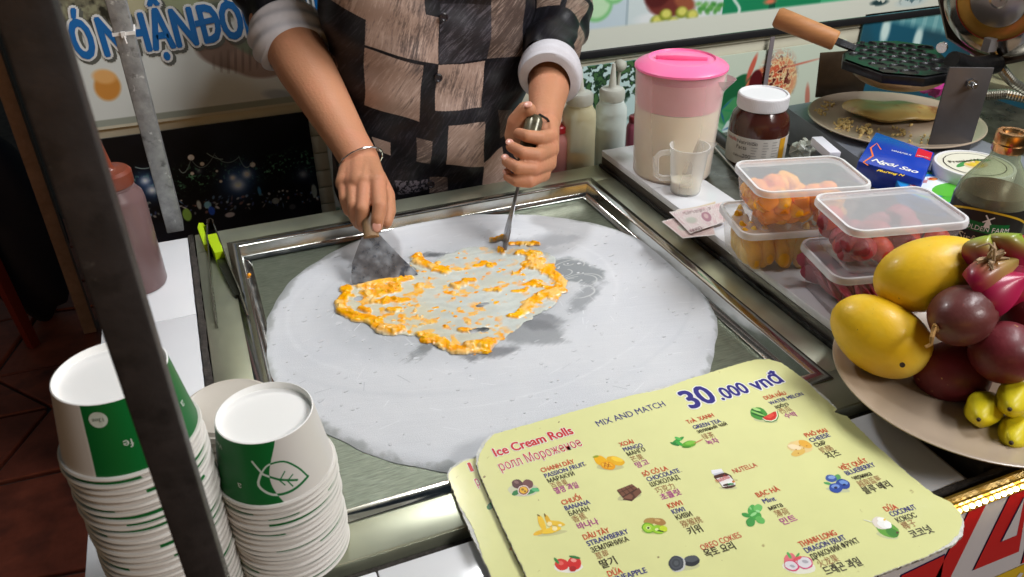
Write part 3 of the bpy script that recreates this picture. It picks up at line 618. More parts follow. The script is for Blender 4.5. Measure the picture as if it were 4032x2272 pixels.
strokes = [([(480, 570), (458, 640), (450, 690), (500, 722), (600, 738), (680, 790), (740, 805)], .0085, .0032), ([(880, 825), (960, 850), (1030, 890), (1100, 903), (1180, 885), (1230, 850)], .0085, .0035),
    ([(1440, 410), (1470, 455), (1540, 500), (1595, 540), (1598, 590), (1540, 615)], .010, .0034), ([(1540, 600), (1450, 640), (1410, 690), (1350, 722)], .0085, .003), ([(790, 372), (830, 400), (870, 440), (940, 470), (1000, 492)], .0085, .0042),
    ([(820, 390), (860, 410)], .0075, .0062), ([(1100, 305), (1115, 338)], .0045, .005), ([(1240, 325), (1285, 310), (1298, 275)], .0062, .008), ([(1330, 345), (1400, 345), (1460, 345)], .005, .0035), ([(1450, 342), (1466, 346)], .005, .005),
    ([(560, 565), (640, 550), (740, 530), (800, 522)], .0078, .003), ([(580, 600), (650, 605), (740, 590)], .0085, .0024), ([(600, 650), (700, 640), (790, 640)], .006, .002), ([(700, 690), (745, 690)], .0062, .004), ([(1055, 565), (1095, 560)], .006, .005),
    ([(1095, 545), (1140, 540)], .005, .004), ([(1215, 597), (1275, 592)], .0045, .0026), ([(1350, 595), (1400, 590)], .0042, .002), ([(1078, 797), (1120, 796)], .0058, .004), ([(855, 668)], .004, .002), ([(1150, 460), (1195, 452)], .0045, .003),
    ([(1380, 395), (1440, 420), (1450, 470)], .0062, .0042), ([(1435, 400), (1480, 410)], .007, .006), ([(1420, 465), (1470, 465)], .0062, .0052), ([(1215, 465), (1245, 455)], .0045, .003), ([(1270, 380), (1290, 400)], .004, .006), ([(680, 790), (760, 800)], .0095, .0062),
    ([(1130, 880), (1200, 870)], .010, .006), ([(450, 695), (490, 705)], .0072, .005), ([(560, 690), (590, 700)], .0062, .005), ([(850, 560), (880, 560)], .004, .002), ([(1000, 600), (1060, 610)], .003, .0012), ([(1400, 560), (1480, 540)], .0052, .002), ([(1440, 560), (1600, 590)], .006, .0018),
    ([(940, 488), (960, 490)], .0055, .004), ([(700, 560), (740, 575)], .006, .003), ([(600, 560), (660, 575), (700, 600)], .008, .0024), ([(1340, 510), (1400, 470), (1420, 440)], .003, .001), ([(1030, 710)], .003, .0012), ([(1255, 652)], .0028, .0012), ([(1270, 775)], .003, .0012)]
for P, r, h in strokes:
    m = cap2(P, r); T = np.maximum(T, h * np.clip(m * 1.9, 0, 1) ** .5); O = np.maximum(O, np.clip(m * 3.4, 0, 1))
rb_ = np.random.default_rng(12)
def blob(x, y, r, h):
    i0, i1, j0, j1 = int((y - GY0) / GS) - 14, int((y - GY0) / GS) + 15, int((x - GX0) / GS) - 14, int((x - GX0) / GS) + 15
    if i0 < 0 or j0 < 0 or i1 > ny or j1 > nx: return
    s_l = (slice(i0, i1), slice(j0, j1)); q = np.clip(1 - (((Xn[s_l] - x) / r / 1.5) ** 2 + ((Yn[s_l] - y) / r) ** 2), 0, 1); T[s_l] = np.maximum(T[s_l], h * q ** .6); O[s_l] = np.maximum(O[s_l], np.clip(q * 4, 0, 1))
for P, r, h in strokes:
    P = [gp(p) for p in P]
    for (x0, y0), (x1, y1) in zip(P, P[1:]):
        for _ in range(max(2, int(math.hypot(x1 - x0, y1 - y0) / .004))):
            t = rb_.random(); blob(x0 + (x1 - x0) * t + rb_.normal(0, r * .55), y0 + (y1 - y0) * t + rb_.normal(0, r * .5), rb_.uniform(.0012, .0046), rb_.uniform(.0014, .0058))
for _ in range(150):
    x, y = gp((rb_.uniform(560, 1560), rb_.uniform(390, 800))); i, j = int((y - GY0) / GS), int((x - GX0) / GS)
    if 0 <= i < ny and 0 <= j < nx and ins[i, j] and rb_.random() < (.95 if x < .22 else .45): blob(x, y, rb_.uniform(.0008, .0030), rb_.uniform(.0010, .0032))
sheet = ins.astype(float)
# thin smeared sheet: ridged swirls from the scraper, small orange specks strewn through it
ccx, ccy = gp((1130, 250)); ang_ = np.hypot((Xw - ccx), (Yw - ccy) * 1.25)
swirl = np.sin(ang_ * 900 + w1 * 14) * .5 + .5
left = np.clip((.24 - Xw) / .08, 0, 1)
speck = np.clip((w4 - .57) * 9, 0, 1) * np.clip(w1 * 3 - 1.0 + left * .7, 0, 1) * sheet; O = np.maximum(O, speck * .95); T = np.maximum(T, speck * .0010)
Ts = sheet * (.0007 + .00022 * swirl * w2 + .0003 * w4); Tt = np.maximum(T * (.45 + .7 * w3 + .35 * w4), Ts); mask = (Ts > 0) | (T > .0006)
for (x, y, a, b) in ((1155, 790, .0075, .0038), (1205, 787, .0055, .0035), (1190, 662, .007, .002), (540, 630, .0036, .0046)):
    hx, hy = gp((x, y)); mask &= ~((((Xn - hx) / a) ** 2 + ((Yn - hy) / b) ** 2) < 1)
cr = np.array(lin((206, 212, 206))); og = np.array(lin((255, 192, 0))); ogd = np.array(lin((250, 160, 0))); crm = np.array(lin((236, 216, 172)))
arcs = G.noise(60, 66) + .16 * np.sin(ang_ * 260 + w2 * 14); colr = cr[None, None] * np.clip(.80 + .30 * arcs + .10 * (w4 - .5), .62, 1.12)[..., None]; yl = np.clip(left * .8 + (w1 - .45), 0, .75)[..., None]; colr = colr * (1 - yl * .45) + np.array(lin((226, 206, 140))) * yl * .45
cream_ = np.clip((w1 * w3 - .26) * 14, 0, 1) * np.clip(T * 700, 0, 1)
oc = ogd + (og - ogd) * np.clip(w3 * 2 - .5, 0, 1)[..., None]; colr = colr * (1 - O[..., None]) + oc * O[..., None]; colr = colr * (1 - .35 * cream_[..., None]) + crm * .35 * cream_[..., None]
idx = -np.ones((ny, nx), int); core = mask; ii = np.argwhere(core); idx[core] = np.arange(len(ii)); fs = []
q_ = core[:-1, :-1] & core[1:, :-1] & core[:-1, 1:] & core[1:, 1:]; a_ = np.argwhere(q_)
fs = np.stack([idx[a_[:, 0], a_[:, 1]], idx[a_[:, 0], a_[:, 1] + 1], idx[a_[:, 0] + 1, a_[:, 1] + 1], idx[a_[:, 0] + 1, a_[:, 1]]], 1)
# pull rim vertices down onto the frost
nb = np.zeros((ny, nx)); cf = core.astype(float)
for dy in (-1, 0, 1):
    for dx in (-1, 0, 1): nb += np.roll(cf, (dy, dx), (0, 1))
Zf = FZ + .0004 + Tt * np.where(nb < 9, .3, 1)
V = np.stack([Xw[core], Yw[core], Zf[core]], 1); me = bpy.data.meshes.new('ice_cream_mix'); b0 = np.array((.26, .74, FZ))
me.vertices.add(len(V)); me.vertices.foreach_set('co', (V - b0).ravel()); me.loops.add(fs.size); me.loops.foreach_set('vertex_index', fs.ravel().astype(np.int32))
me.polygons.add(len(fs)); me.polygons.foreach_set('loop_start', np.arange(0, fs.size, 4, dtype=np.int32)); me.polygons.foreach_set('use_smooth', np.ones(len(fs), bool)); me.update(calc_edges=True)
ca = me.color_attributes.new('tone', 'FLOAT_COLOR', 'POINT'); tt = np.ones((len(V), 4)); tt[:, :3] = colr[core]; ca.data.foreach_set('color', tt.ravel())
me.materials.append(attr_mat('mango_mix', rough=.16, coat=.15, bump=.18, bscale=300)); o = bpy.data.objects.new('ice_cream_mix', me); COL.objects.link(o); o.location = b0
tag(o, 'thin milky ice cream sheet with orange mango pulp spread on the white frost', 'ice cream')
mb = MB().ball(Zp(627, 691, TZ - .0135), (.0025, .0025, .0022), 10, 8); tag(mb.build('mango_drop', mat('mango_orange', lin((236, 150, 8)), rough=.2), loc=Zp(627, 691, TZ - .016)), 'tiny orange drop inside the left edge of the cold pan', 'mango drop')

# ------------------------------------------------------------------ scrapers
def z3(x, y): return ((1200 + x / 1.8145) / KP, (350 + y / 1.8145) / KP)
def hp(x, y, d): return Dp(*z3(x, y), d)
blade = mat('blade_steel', (.26, .25, .26), rough=.34, metal=.8, var=.25, vscale=60, rvar=.1, spots=[((.50, .53, .58), 24, .43, .16), ((.13, .14, .17), 75, .58, .08)])
hdark = mat('handle_dark', (.035, .02, .015), rough=.35, var=.4, vscale=60); hwood = mat('handle_wood', lin((132, 104, 74)), rough=.5, var=.25, vscale=50, stretch=(1, 1, .2))
tp0, tp1 = Zp(886, 714, FZ + .002), Zp(1052, 691, FZ + .002); Bm = (tp0 + tp1) / 2; ux = (tp1 - tp0); wd = np.linalg.norm(ux); ux /= wd
Nk = hp(470, 1045, 1.0); up_ = Nk - Bm; hl = np.linalg.norm(up_); up_ /= hl; nn_ = np.cross(ux, up_); nn_ /= np.linalg.norm(nn_)
t = thing('wide_scraper', 'wide steel scraper with dark handle held in the hand at left, smeared with milk', 'scraper', tuple(Bm))
a = wd / 2; poly = [(-a, 0), (a, 0), (a * .93, hl * .12), (a * .66, hl * .45), (a * .42, hl * .78), (a * .27, hl * .98), (-a * .27, hl * .98), (-a * .48, hl * .78), (-a * .80, hl * .45), (-a * .97, hl * .14)]
MB().prism(poly, lambda u, v, w: Bm + ux * (u) + up_ * v + nn_ * (w - .0005), .001).build('blade', blade, t, smooth=False)
H1, H2 = hp(452, 800, 1.03), hp(445, 660, 1.06)
MB().tube([Nk - up_ * .004, Nk + (H1 - Nk) * .25, Nk + (H1 - Nk) * .62], [.010, .0095, .011], 14, sx=.7).build('ferrule', hwood, t)
MB().tube([Nk + (H1 - Nk) * .58, H1, H2, H2 + (H2 - H1) * .3], [.012, .0125, .013, .011], 14, sx=.8).build('handle', hdark, t)
MB().box(Nk + np.array((-.001, 0, 0)) - .001, Nk + .001).build('rivet', steel, t)
Tt_, Ee, Hh = Zp(1268, 632, FZ + .001), hp(1535, 690, 1.045), hp(1645, 195, 1.065)
t = thing('thin_scraper', 'second steel scraper seen edge on, held upright in the fist at right', 'scraper', tuple(Tt_))
dr = (Ee - Tt_); L_ = np.linalg.norm(dr); dr /= L_; vw = (Ee + Tt_) / 2 - CAM; vw /= np.linalg.norm(vw); th_ = np.cross(dr, vw); th_ /= np.linalg.norm(th_); fl = vw * .97 + th_ * .16; fl -= dr * (fl @ dr); fl /= np.linalg.norm(fl); nn2 = np.cross(dr, fl)
poly = [(-.026, .004), (.026, -.004), (.024, L_ * .35), (.012, L_ * .7), (.009, L_ * 1.05), (-.009, L_ * 1.05), (-.012, L_ * .7), (-.024, L_ * .35)]
MB().prism(poly, lambda u, v, w: Tt_ + fl * (u + .01) + dr * v + nn2 * (w - .0006), .0012).build('blade', blade, t, smooth=False)
dh = Hh - Ee; MB().tube([Ee + dh * .05, Ee + dh * .5, Ee + dh * .93, Hh], [.009, .0115, .0125, .009], 14, sx=.75).build('handle', mat('handle_olive', (.10, .09, .055), rough=.22, var=.6, vscale=90, metal=.3), t)
MB().tube([Hh - dh * .04, hp(1680, 185, 1.06), hp(1730, 215, 1.075), hp(1765, 262, 1.10), hp(1775, 300, 1.12)], .0018, 8).build('cord', mat('black_cord', (.01, .01, .01), rough=.6), t)

# ------------------------------------------------------------------ the cook
skin = mat('skin', lin((184, 130, 98)), rough=.52, spec=.3, var=.05, vscale=14, sss=.1, bump=.3, bscale=240, spots=[(lin((200, 132, 104)), 20, .50, .4), ((.12, .05, .03), 120, .76, .02)])
FEET = (.34, 1.25, 0)
cook = thing('person', 'person in brown and black patchwork shirt with rolled sleeves scraping ice cream', 'person', FEET)
mb = MB()
def capsule(a, b, ra, rb, seg=36):
    a, b = np.array(a, float), np.array(b, float); ax = b - a; L_ = np.linalg.norm(ax); pr_ = [(0, -ra)] + [(ra * math.cos(t), ra * math.sin(t)) for t in np.linspace(-PI / 2, 0, 6)[1:]]
    pr_ += [(rb * math.cos(t), L_ + rb * math.sin(t)) for t in np.linspace(0, PI / 2, 6)[:-1]] + [(0, L_ + rb)]; mb.lathe(pr_, a, seg, axis=ax)
def chain(pts, rs):
    for i in range(len(pts) - 1): capsule(pts[i], pts[i + 1], rs[i], rs[i + 1])
# torso core, neck, head
chain([(.34, 1.22, .80), (.34, 1.22, 1.05), (.345, 1.23, 1.30)], [.09, .088, .085]); chain([(.345, 1.22, 1.36), (.345, 1.19, 1.50)], [.05, .048])
HD = np.array((.35, 1.165, 1.60)); mb.ball(HD, (.074, .093, .112), 28, 20); mb.ball(HD + (0, -.055, -.055), (.052, .04, .05), 18, 12); capsule(HD + (0, -.088, .01), HD + (0, -.106, -.028), .009, .014)
for s in (-1, 1):
    mb.ball(HD + (s * .076, .01, -.012), (.008, .018, .028), 12, 8); capsule(HD + (s * .016, -.088, .026), HD + (s * .045, -.078, .026), .008, .007); chain([(.345 + s * .05, 1.22, 1.40), (.345 + s * .16, 1.225, 1.355)], [.05, .05])
# arm at left of the picture (cook's right)
W1 = hp(398, 520, 1.10); C1 = Dp(728, 100, 1.18); E1 = C1 + (C1 - W1) * .35 + np.array((0, .01, .01))
fa = lambda t: C1 + (W1 - C1) * t
chain([(.185, 1.225, 1.35), E1, fa(-.1), fa(.25), fa(.55), fa(.85), fa(1.0)], [.05, .044, .0425, .0415, .0345, .0275, .0265])
def palm(ws, rw, mcps, rm):
    for m_, r_ in zip(mcps, rm): capsule(ws, m_, rw, r_)
    for a_, b_ in zip(mcps, mcps[1:]): capsule(a_, b_, rm[0], rm[0])
M = [hp(285, 672, 1.055), hp(350, 672, 1.045), hp(432, 668, 1.037), hp(522, 668, 1.035)]
ws = hp(398, 545, 1.095); wl, wr = hp(350, 560, 1.095), hp(450, 560, 1.09)
capsule(wl, M[0], .019, .0125); capsule(wl, M[1], .019, .0125); capsule(wr, M[2], .019, .013); capsule(wr, M[3], .0185, .0125); capsule(ws, (M[1] + M[2]) / 2, .02, .015)
capsule(M[0], M[3], .0125, .0125)
chain([M[0], hp(290, 785, 1.035), hp(312, 868, 1.04), hp(345, 900, 1.06)], [.0096, .0082, .0072, .0064])
chain([M[1], hp(352, 835, 1.018), hp(362, 925, 1.025), hp(385, 965, 1.045)], [.0104, .0088, .0078, .0070])
chain([M[2], hp(415, 860, 1.008), hp(408, 955, 1.018), hp(412, 985, 1.030)], [.0104, .0090, .0080, .0072])
chain([M[3], hp(536, 838, 1.004), hp(522, 930, 1.002), hp(514, 990, 1.006)], [.0106, .0094, .0082, .0074])
chain([hp(500, 640, 1.085), hp(575, 760, 1.065), hp(595, 870, 1.04), hp(580, 950, 1.03)], [.016, .013, .0105, .0085])
# arm at right (cook's left), fist round the upright scraper
W2 = hp(1712, 225, 1.115); E2_ = np.array((.565, 1.215, 1.10)); chain([(.505, 1.225, 1.35), E2_], [.05, .044])
fb = lambda t: E2_ + (W2 - E2_) * t
chain([fb(0), fb(.35), fb(.7), fb(.9), fb(1.0)], [.044, .040, .031, .0245, .0235])
K_ = [hp(1752, 345, 1.082), hp(1755, 432, 1.078), hp(1738, 530, 1.075), hp(1700, 610, 1.075)]
for m_, r_ in zip(K_, (.0135, .0135, .013, .012)): capsule(W2, m_, .0215, r_ * .9)
capsule(K_[0], K_[3], .0105, .0095); capsule(hp(1690, 330, 1.10), hp(1640, 560, 1.09), .016, .014); capsule(hp(1600, 300, 1.105), hp(1560, 440, 1.10), .017, .015)
chain([K_[0], hp(1680, 352, 1.045), hp(1590, 338, 1.036), hp(1530, 318, 1.050)], [.0110, .0096, .0082, .0074])
chain([K_[1], hp(1655, 475, 1.036), hp(1560, 458, 1.028), hp(1475, 412, 1.044)], [.0110, .0098, .0084, .0074])
chain([K_[2], hp(1630, 572, 1.034), hp(1525, 566, 1.026), hp(1445, 520, 1.042)], [.0106, .0096, .0082, .0072])
chain([K_[3], hp(1605, 662, 1.036), hp(1515, 660, 1.034), hp(1452, 628, 1.048)], [.0098, .0086, .0074, .0066])
chain([hp(1640, 300, 1.11), hp(1520, 330, 1.092), hp(1515, 240, 1.080), hp(1575, 155, 1.068), hp(1605, 152, 1.062)], [.022, .018, .0135, .0118, .0095])
o = mb.build('tmp', skin, merge=False)
md = o.modifiers.new('r', 'REMESH'); md.mode = 'VOXEL'; md.voxel_size = .0017; md.use_smooth_shade = True
md = o.modifiers.new('s', 'SMOOTH'); md.factor = .5; md.iterations = 3
dg = bpy.context.evaluated_depsgraph_get(); dg.update(); me = bpy.data.meshes.new_from_object(o.evaluated_get(dg)); bpy.data.objects.remove(o)
me.transform(Matrix.Translation(-Vector(FEET))); me.materials.clear(); me.materials.append(skin)
body = bpy.data.objects.new('body', me); COL.objects.link(body); body.parent = cook; me.polygons.foreach_set('use_smooth', [True] * len(me.polygons))
nail = mat('nail', lin((206, 150, 132)), rough=.3)
def nailp(p, nrm, dr_, w=.0058, l=.007):
    nrm = np.array(nrm) / np.linalg.norm(nrm); dr_ = np.array(dr_, float); dr_ -= nrm * (dr_ @ nrm); dr_ /= np.linalg.norm(dr_); s = np.cross(nrm, dr_)
    R_ = np.array([s, dr_, nrm]).T; MB().ball(p, (w, l, .0016), 12, 8, rot=R_).build('fingernail', nail, cook)
def toc(p): v = CAM - p; return v / np.linalg.norm(v)
for (p, q) in ((hp(514, 985, 1.0), hp(522, 930, 1.002)),):
    nailp(p + toc(p) * .0022, toc(p), p - q)
for (p, q, r_) in ((hp(1470, 405, 1.046), hp(1560, 462, 1.03), .0078), (hp(1438, 512, 1.044), hp(1525, 568, 1.03), .0076), (hp(1448, 612, 1.05), hp(1515, 648, 1.03), .0066), (hp(1600, 140, 1.06), hp(1575, 170, 1.068), .009)):
    dr_ = p - q; dr_ /= np.linalg.norm(dr_); n_ = toc(p) * .55 + np.array((-.2, 0, .8)); n_ /= np.linalg.norm(n_); nailp(p + n_ * r_ * .92, n_, dr_, .0052, .0062)
hair = MB().ball(HD + (0, .018, .030), (.080, .092, .096), 28, 18, fn=lambda d, p: p * (1 if d[2] > -.3 or d[1] > .2 else .8)); hair.build('hair', mat('black_hair', (.012, .01, .01), rough=.5, bump=1, bscale=200, stretch=(6, 6, 1)), cook)
for s in (-1, 1): MB().ball(HD + (s * .029, -.082, .010), (.011, .008, .007), 12, 8).build('eye', mat('eye_dark', (.03, .02, .015), rough=.15), cook)
MB().tube([HD + (-.024, -.086, -.052), HD + (0, -.096, -.05), HD + (.024, -.086, -.052)], [.003, .006, .003], 8).build('mouth', mat('lip', (.30, .12, .10), rough=.4), cook)
# bracelet
ax = (C1 - W1) / np.linalg.norm(C1 - W1); bc = hp(402, 520, 1.10); br = MB(); a0 = np.cross(ax, (0, 0, 1)); a0 /= np.linalg.norm(a0); a1 = np.cross(ax, a0)
ring = [bc + (a0 * math.cos(t) * .0325 + a1 * math.sin(t) * .0285) for t in np.linspace(0, 2 * PI, 49)]; br.tube(ring, [.0013 + .0006 * (i % 4 == 0) for i in range(49)], 8, cap=False); br.build('bracelet', mat('silver', (.65, .64, .62), rough=.2, metal=1), cook)
# shirt : printed patchwork
c = Canvas(760, 820, (20, 19, 24)); SXA, SXB, SZA, SZB = .12, .56, .78, 1.255
def z2(x, y): return ((900 + x / 1.452) / KP, (y / 1.452) / KP)
def sp(x, y): p = Yp(*z2(x, y), 1.10); return ((p[0] - SXA) / (SXB - SXA) * 760, (SZB - p[2]) / (SZB - SZA) * 820)
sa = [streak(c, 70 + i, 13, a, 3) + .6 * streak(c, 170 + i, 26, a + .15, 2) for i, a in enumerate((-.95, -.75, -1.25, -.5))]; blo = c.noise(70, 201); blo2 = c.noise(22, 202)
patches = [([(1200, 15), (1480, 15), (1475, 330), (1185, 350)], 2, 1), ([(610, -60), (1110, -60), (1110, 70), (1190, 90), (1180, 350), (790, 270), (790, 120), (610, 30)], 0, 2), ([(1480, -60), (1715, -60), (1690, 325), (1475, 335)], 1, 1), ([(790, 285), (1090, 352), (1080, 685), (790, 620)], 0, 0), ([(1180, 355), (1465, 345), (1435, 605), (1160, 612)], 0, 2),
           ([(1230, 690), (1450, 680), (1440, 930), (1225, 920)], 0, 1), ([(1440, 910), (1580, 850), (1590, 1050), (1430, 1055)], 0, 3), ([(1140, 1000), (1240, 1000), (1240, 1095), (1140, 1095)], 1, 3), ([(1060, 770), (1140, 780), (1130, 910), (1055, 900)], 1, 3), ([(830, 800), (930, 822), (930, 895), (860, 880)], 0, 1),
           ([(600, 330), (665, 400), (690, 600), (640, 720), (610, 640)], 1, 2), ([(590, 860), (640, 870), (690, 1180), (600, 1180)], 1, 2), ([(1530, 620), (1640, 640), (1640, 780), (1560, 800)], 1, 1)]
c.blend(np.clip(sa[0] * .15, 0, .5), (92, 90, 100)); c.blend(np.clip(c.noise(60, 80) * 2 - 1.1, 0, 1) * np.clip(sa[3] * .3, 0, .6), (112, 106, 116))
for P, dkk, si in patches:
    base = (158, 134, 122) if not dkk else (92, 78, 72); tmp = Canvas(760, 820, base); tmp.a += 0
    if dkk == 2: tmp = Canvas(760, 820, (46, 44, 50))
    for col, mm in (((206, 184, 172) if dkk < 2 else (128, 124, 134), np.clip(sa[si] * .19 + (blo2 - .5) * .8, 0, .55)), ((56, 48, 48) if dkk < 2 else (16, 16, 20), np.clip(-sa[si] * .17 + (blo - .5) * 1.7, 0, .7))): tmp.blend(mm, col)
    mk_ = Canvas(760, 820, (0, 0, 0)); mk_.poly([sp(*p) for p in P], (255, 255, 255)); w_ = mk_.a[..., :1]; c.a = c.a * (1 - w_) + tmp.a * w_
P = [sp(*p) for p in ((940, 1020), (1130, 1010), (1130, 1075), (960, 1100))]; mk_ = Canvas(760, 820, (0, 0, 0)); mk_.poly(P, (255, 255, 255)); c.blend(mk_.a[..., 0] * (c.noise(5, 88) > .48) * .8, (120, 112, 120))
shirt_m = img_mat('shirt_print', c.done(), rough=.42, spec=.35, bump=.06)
def wr_(x, z, s=0): return 1.3 * (.0030 * math.sin(x * 22 - z * 33 + 2 * math.sin(z * 9)) + .0032 * math.sin(x * 34 + z * 16 + s) + .0028 * math.sin(x * 61 - z * 38 + 1.3 + s) + .0016 * math.sin(z * 95 + x * 40 + s))
prof = [(.74, .335, 1.185, .160, .098), (.82, .328, 1.183, .158, .098), (.90, .327, 1.182, .155, .098), (.98, .332, 1.185, .1505, .099), (1.06, .337, 1.188, .152, .102), (1.14, .340, 1.192, .160, .106), (1.22, .344, 1.198, .172, .110), (1.30, .345, 1.205, .185, .108), (1.36, .345, 1.21, .180, .095), (1.405, .345, 1.215, .135, .075), (1.44, .345, 1.21, .075, .062)]
pz = [p[0] for p in prof]; NS, NTT = 70, 140; vs = []
for i in range(NS + 1):
    z = .74 + (1.44 - .74) * i / NS; q = [np.interp(z, pz, [p[k_] for p in prof]) for k_ in range(1, 5)]
    for j in range(NTT):
        t = 2 * PI * j / NTT; ct, s_n = math.cos(t), math.sin(t); e_ = .82; x = q[0] + q[2] * abs(ct) ** e_ * (1 if ct > 0 else -1); y = q[1] + q[3] * abs(s_n) ** e_ * (1 if s_n > 0 else -1)
        d_ = wr_(x, z) + (.007 * math.sin(z * 24 + 1) * max(0, abs(x - q[0]) / q[2] - .45)); x += d_ * ct; y += d_ * s_n
        if s_n < 0: y -= .0022 * math.exp(-((x - .352) / .012) ** 2)
        vs.append((x, y, z))
fs = [(i * NTT + j, i * NTT + (j + 1) % NTT, (i + 1) * NTT + (j + 1) % NTT, (i + 1) * NTT + j) for i in range(NS) for j in range(NTT)]
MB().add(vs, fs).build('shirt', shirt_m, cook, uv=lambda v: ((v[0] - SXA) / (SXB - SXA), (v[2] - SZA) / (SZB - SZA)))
c = Canvas(400, 500, (19, 18, 23)); sb = [streak(c, 90 + i, 22, a, 3) for i, a in enumerate((-1.2, -.5, .3))]; c.blend(np.clip(sb[0] * .2, 0, .5), (66, 64, 76)); rr = np.random.default_rng(17)
for i in range(26):
    x, y = (i % 5) * 84 + rr.uniform(-12, 12), (i // 5) * 98 + rr.uniform(-14, 14)
    if rr.random() < .5: continue
    P = [(x, y), (x + 78, y + rr.uniform(-9, 9)), (x + 74, y + 90), (x - 4, y + 86)]; mk_ = Canvas(400, 500, (0, 0, 0)); mk_.poly(P, (255, 255, 255)); tmp = Canvas(400, 500, (124, 104, 92)); q_ = sb[i % 3]
    tmp.blend(np.clip(q_ * .3, 0, .6), (160, 142, 130)); tmp.blend(np.clip(-q_ * .3, 0, .6), (52, 44, 42)); w_ = mk_.a[..., :1]; c.a = c.a * (1 - w_) + tmp.a * w_
sleeve_m = img_mat('sleeve_print', c.done(), rough=.42, spec=.35, bump=.06)
cuff_m = mat('cuff_lining', lin((196, 194, 200)), rough=.75, var=.05, vscale=60, bump=.3, bscale=500)
def sleeve(pts, rs, seed, cuffc, cuffax, cr_, clen, tilt=(0, 0, 0), fk=1.3):
    P = [Vector(p) for p in pts]; n = 60; cu = []; rd = []
    seg = [0]; [seg.append(seg[-1] + (P[i + 1] - P[i]).length) for i in range(len(P) - 1)]
    for i in range(n + 1):
        s = seg[-1] * i / n; cu.append(tuple(np.interp(s, seg, [p[k_] for p in P]) for k_ in range(3))); rd.append(np.interp(s, seg, rs) * (1 + .035 * math.sin(i * .55 + seed) + .02 * math.sin(i * 1.3)))
    for it in range(6): cu = [cu[0]] + [tuple((np.array(cu[i - 1]) + 2 * np.array(cu[i]) + np.array(cu[i + 1])) / 4) for i in range(1, n)] + [cu[-1]]
    m_ = MB().tube(cu, rd, 48, cap=False)
    for k_ in range(len(m_.v)):
        x, y, z = m_.v[k_]; i, j = k_ // 48, k_ % 48; a = 2 * PI * j / 48; d = .0035 * math.sin(2 * a + i * .35 + seed) * math.sin(i * .21 + seed) + .002 * math.sin(5 * a - i * .5); cc_ = np.array(cu[i]); q = np.array((x, y, z)) - cc_; q *= 1 + d / np.linalg.norm(q); m_.v[k_] = tuple(cc_ + q)
    L_ = {}; uvs = [((k_ % 48) / 48 * 1.6, (k_ // 48) / n * 1.5) for k_ in range(len(m_.v))]; it = iter(uvs)
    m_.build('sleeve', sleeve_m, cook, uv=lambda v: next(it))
    # rolled cuff with soft folds
    ca_ = np.array(cuffax, float); ca_ /= np.linalg.norm(ca_); ca_ = ca_ + np.array(tilt); ca_ /= np.linalg.norm(ca_); b0_ = np.cross(ca_, (0, 0, 1)); b0_ /= np.linalg.norm(b0_); b1_ = np.cross(ca_, b0_); rows = 26; vs = []
    for i in range(rows + 1):
        u = i / rows
        for j in range(64):
            a = 2 * PI * j / 64; bul = .0055 * math.sin(PI * min(1, u * 1.0)) ** .5; fold = fk * .0024 * math.sin(u * 17 + 2.2 * math.sin(a + seed) + seed) * (1 if u < .93 else .3) * (.4 + .6 * math.sin(a * .5 + seed) ** 2)
            r = cr_ * (1 + .04 * math.cos(2 * a + seed)) + bul + fold - (.010 * max(0, (u - .9) / .1) ** 2) - (.006 * max(0, (.1 - u) / .1) ** 2)
            off = (u * clen) + .003 * math.sin(2 * a + seed); vs.append(np.array(cuffc) + ca_ * off + (b0_ * math.cos(a) + b1_ * math.sin(a)) * r)
    MB().add(vs, [(i * 64 + j, i * 64 + (j + 1) % 64, (i + 1) * 64 + (j + 1) % 64, (i + 1) * 64 + j) for i in range(rows) for j in range(64)]).build('cuff', cuff_m, cook)
d1 = (W1 - C1) / np.linalg.norm(W1 - C1); CC1 = Dp(733, 92, 1.185)
sleeve([(.205, 1.215, 1.375), (.165, 1.235, 1.27), E1 + np.array((0, .005, .045)), E1 + np.array((.0, -.005, .01)), CC1 - d1 * .022], [.070, .066, .060, .052, .044], 1.0, CC1 - d1 * .034 + np.array((-.002, 0, .002)), d1, .0515, .060, (.0, .12, -.25))
d2 = (W2 - E2_) / np.linalg.norm(W2 - E2_); CC2 = Dp(1385, 178, 1.17)
sleeve([(.485, 1.215, 1.375), (.535, 1.225, 1.26), E2_ + np.array((-.004, .0, .06)), E2_ + np.array((-.01, -.02, .012)), CC2 + np.array((0, .012, .006))], [.070, .062, .057, .052, .041], 2.2, CC2 - d2 * .016, d2, .0420, .040, (0, 0, -.06), .25)
btn = mat('button_dark', (.02, .016, .02), rough=.3); btg = mat('button_grey', lin((150, 150, 152)), rough=.3)
for (px, py, m_) in ((1118, 44, btn), (1104, 197, btn), (1091, 338, btg), (1085, 465, btn)):
    p = Yp(px, py, 1.081); MB().lathe([(0, .0022), (.003, .0016), (.0045, .0026), (.006, .002), (.0062, 0), (0, 0)], p + (0, .003, 0), 20, axis=(0, -1, 0)).build('button', m_, cook)
# trousers and shoes (hidden by the cart from here)
tr = MB()
for s in (-1, 1): tr.tube([(.335 + s * .06, 1.2, .82), (.335 + s * .08, 1.2, .72), (.335 + s * .09, 1.21, .46), (.335 + s * .095, 1.22, .09)], [.095, .098, .07, .055], 24)
tr.build('trousers', mat('dark_trousers', (.02, .022, .03), rough=.8), cook)
for s in (-1, 1): MB().ball((.335 + s * .095, 1.18, .04), (.045, .12, .04), 18, 10).build('shoe', btn, cook)
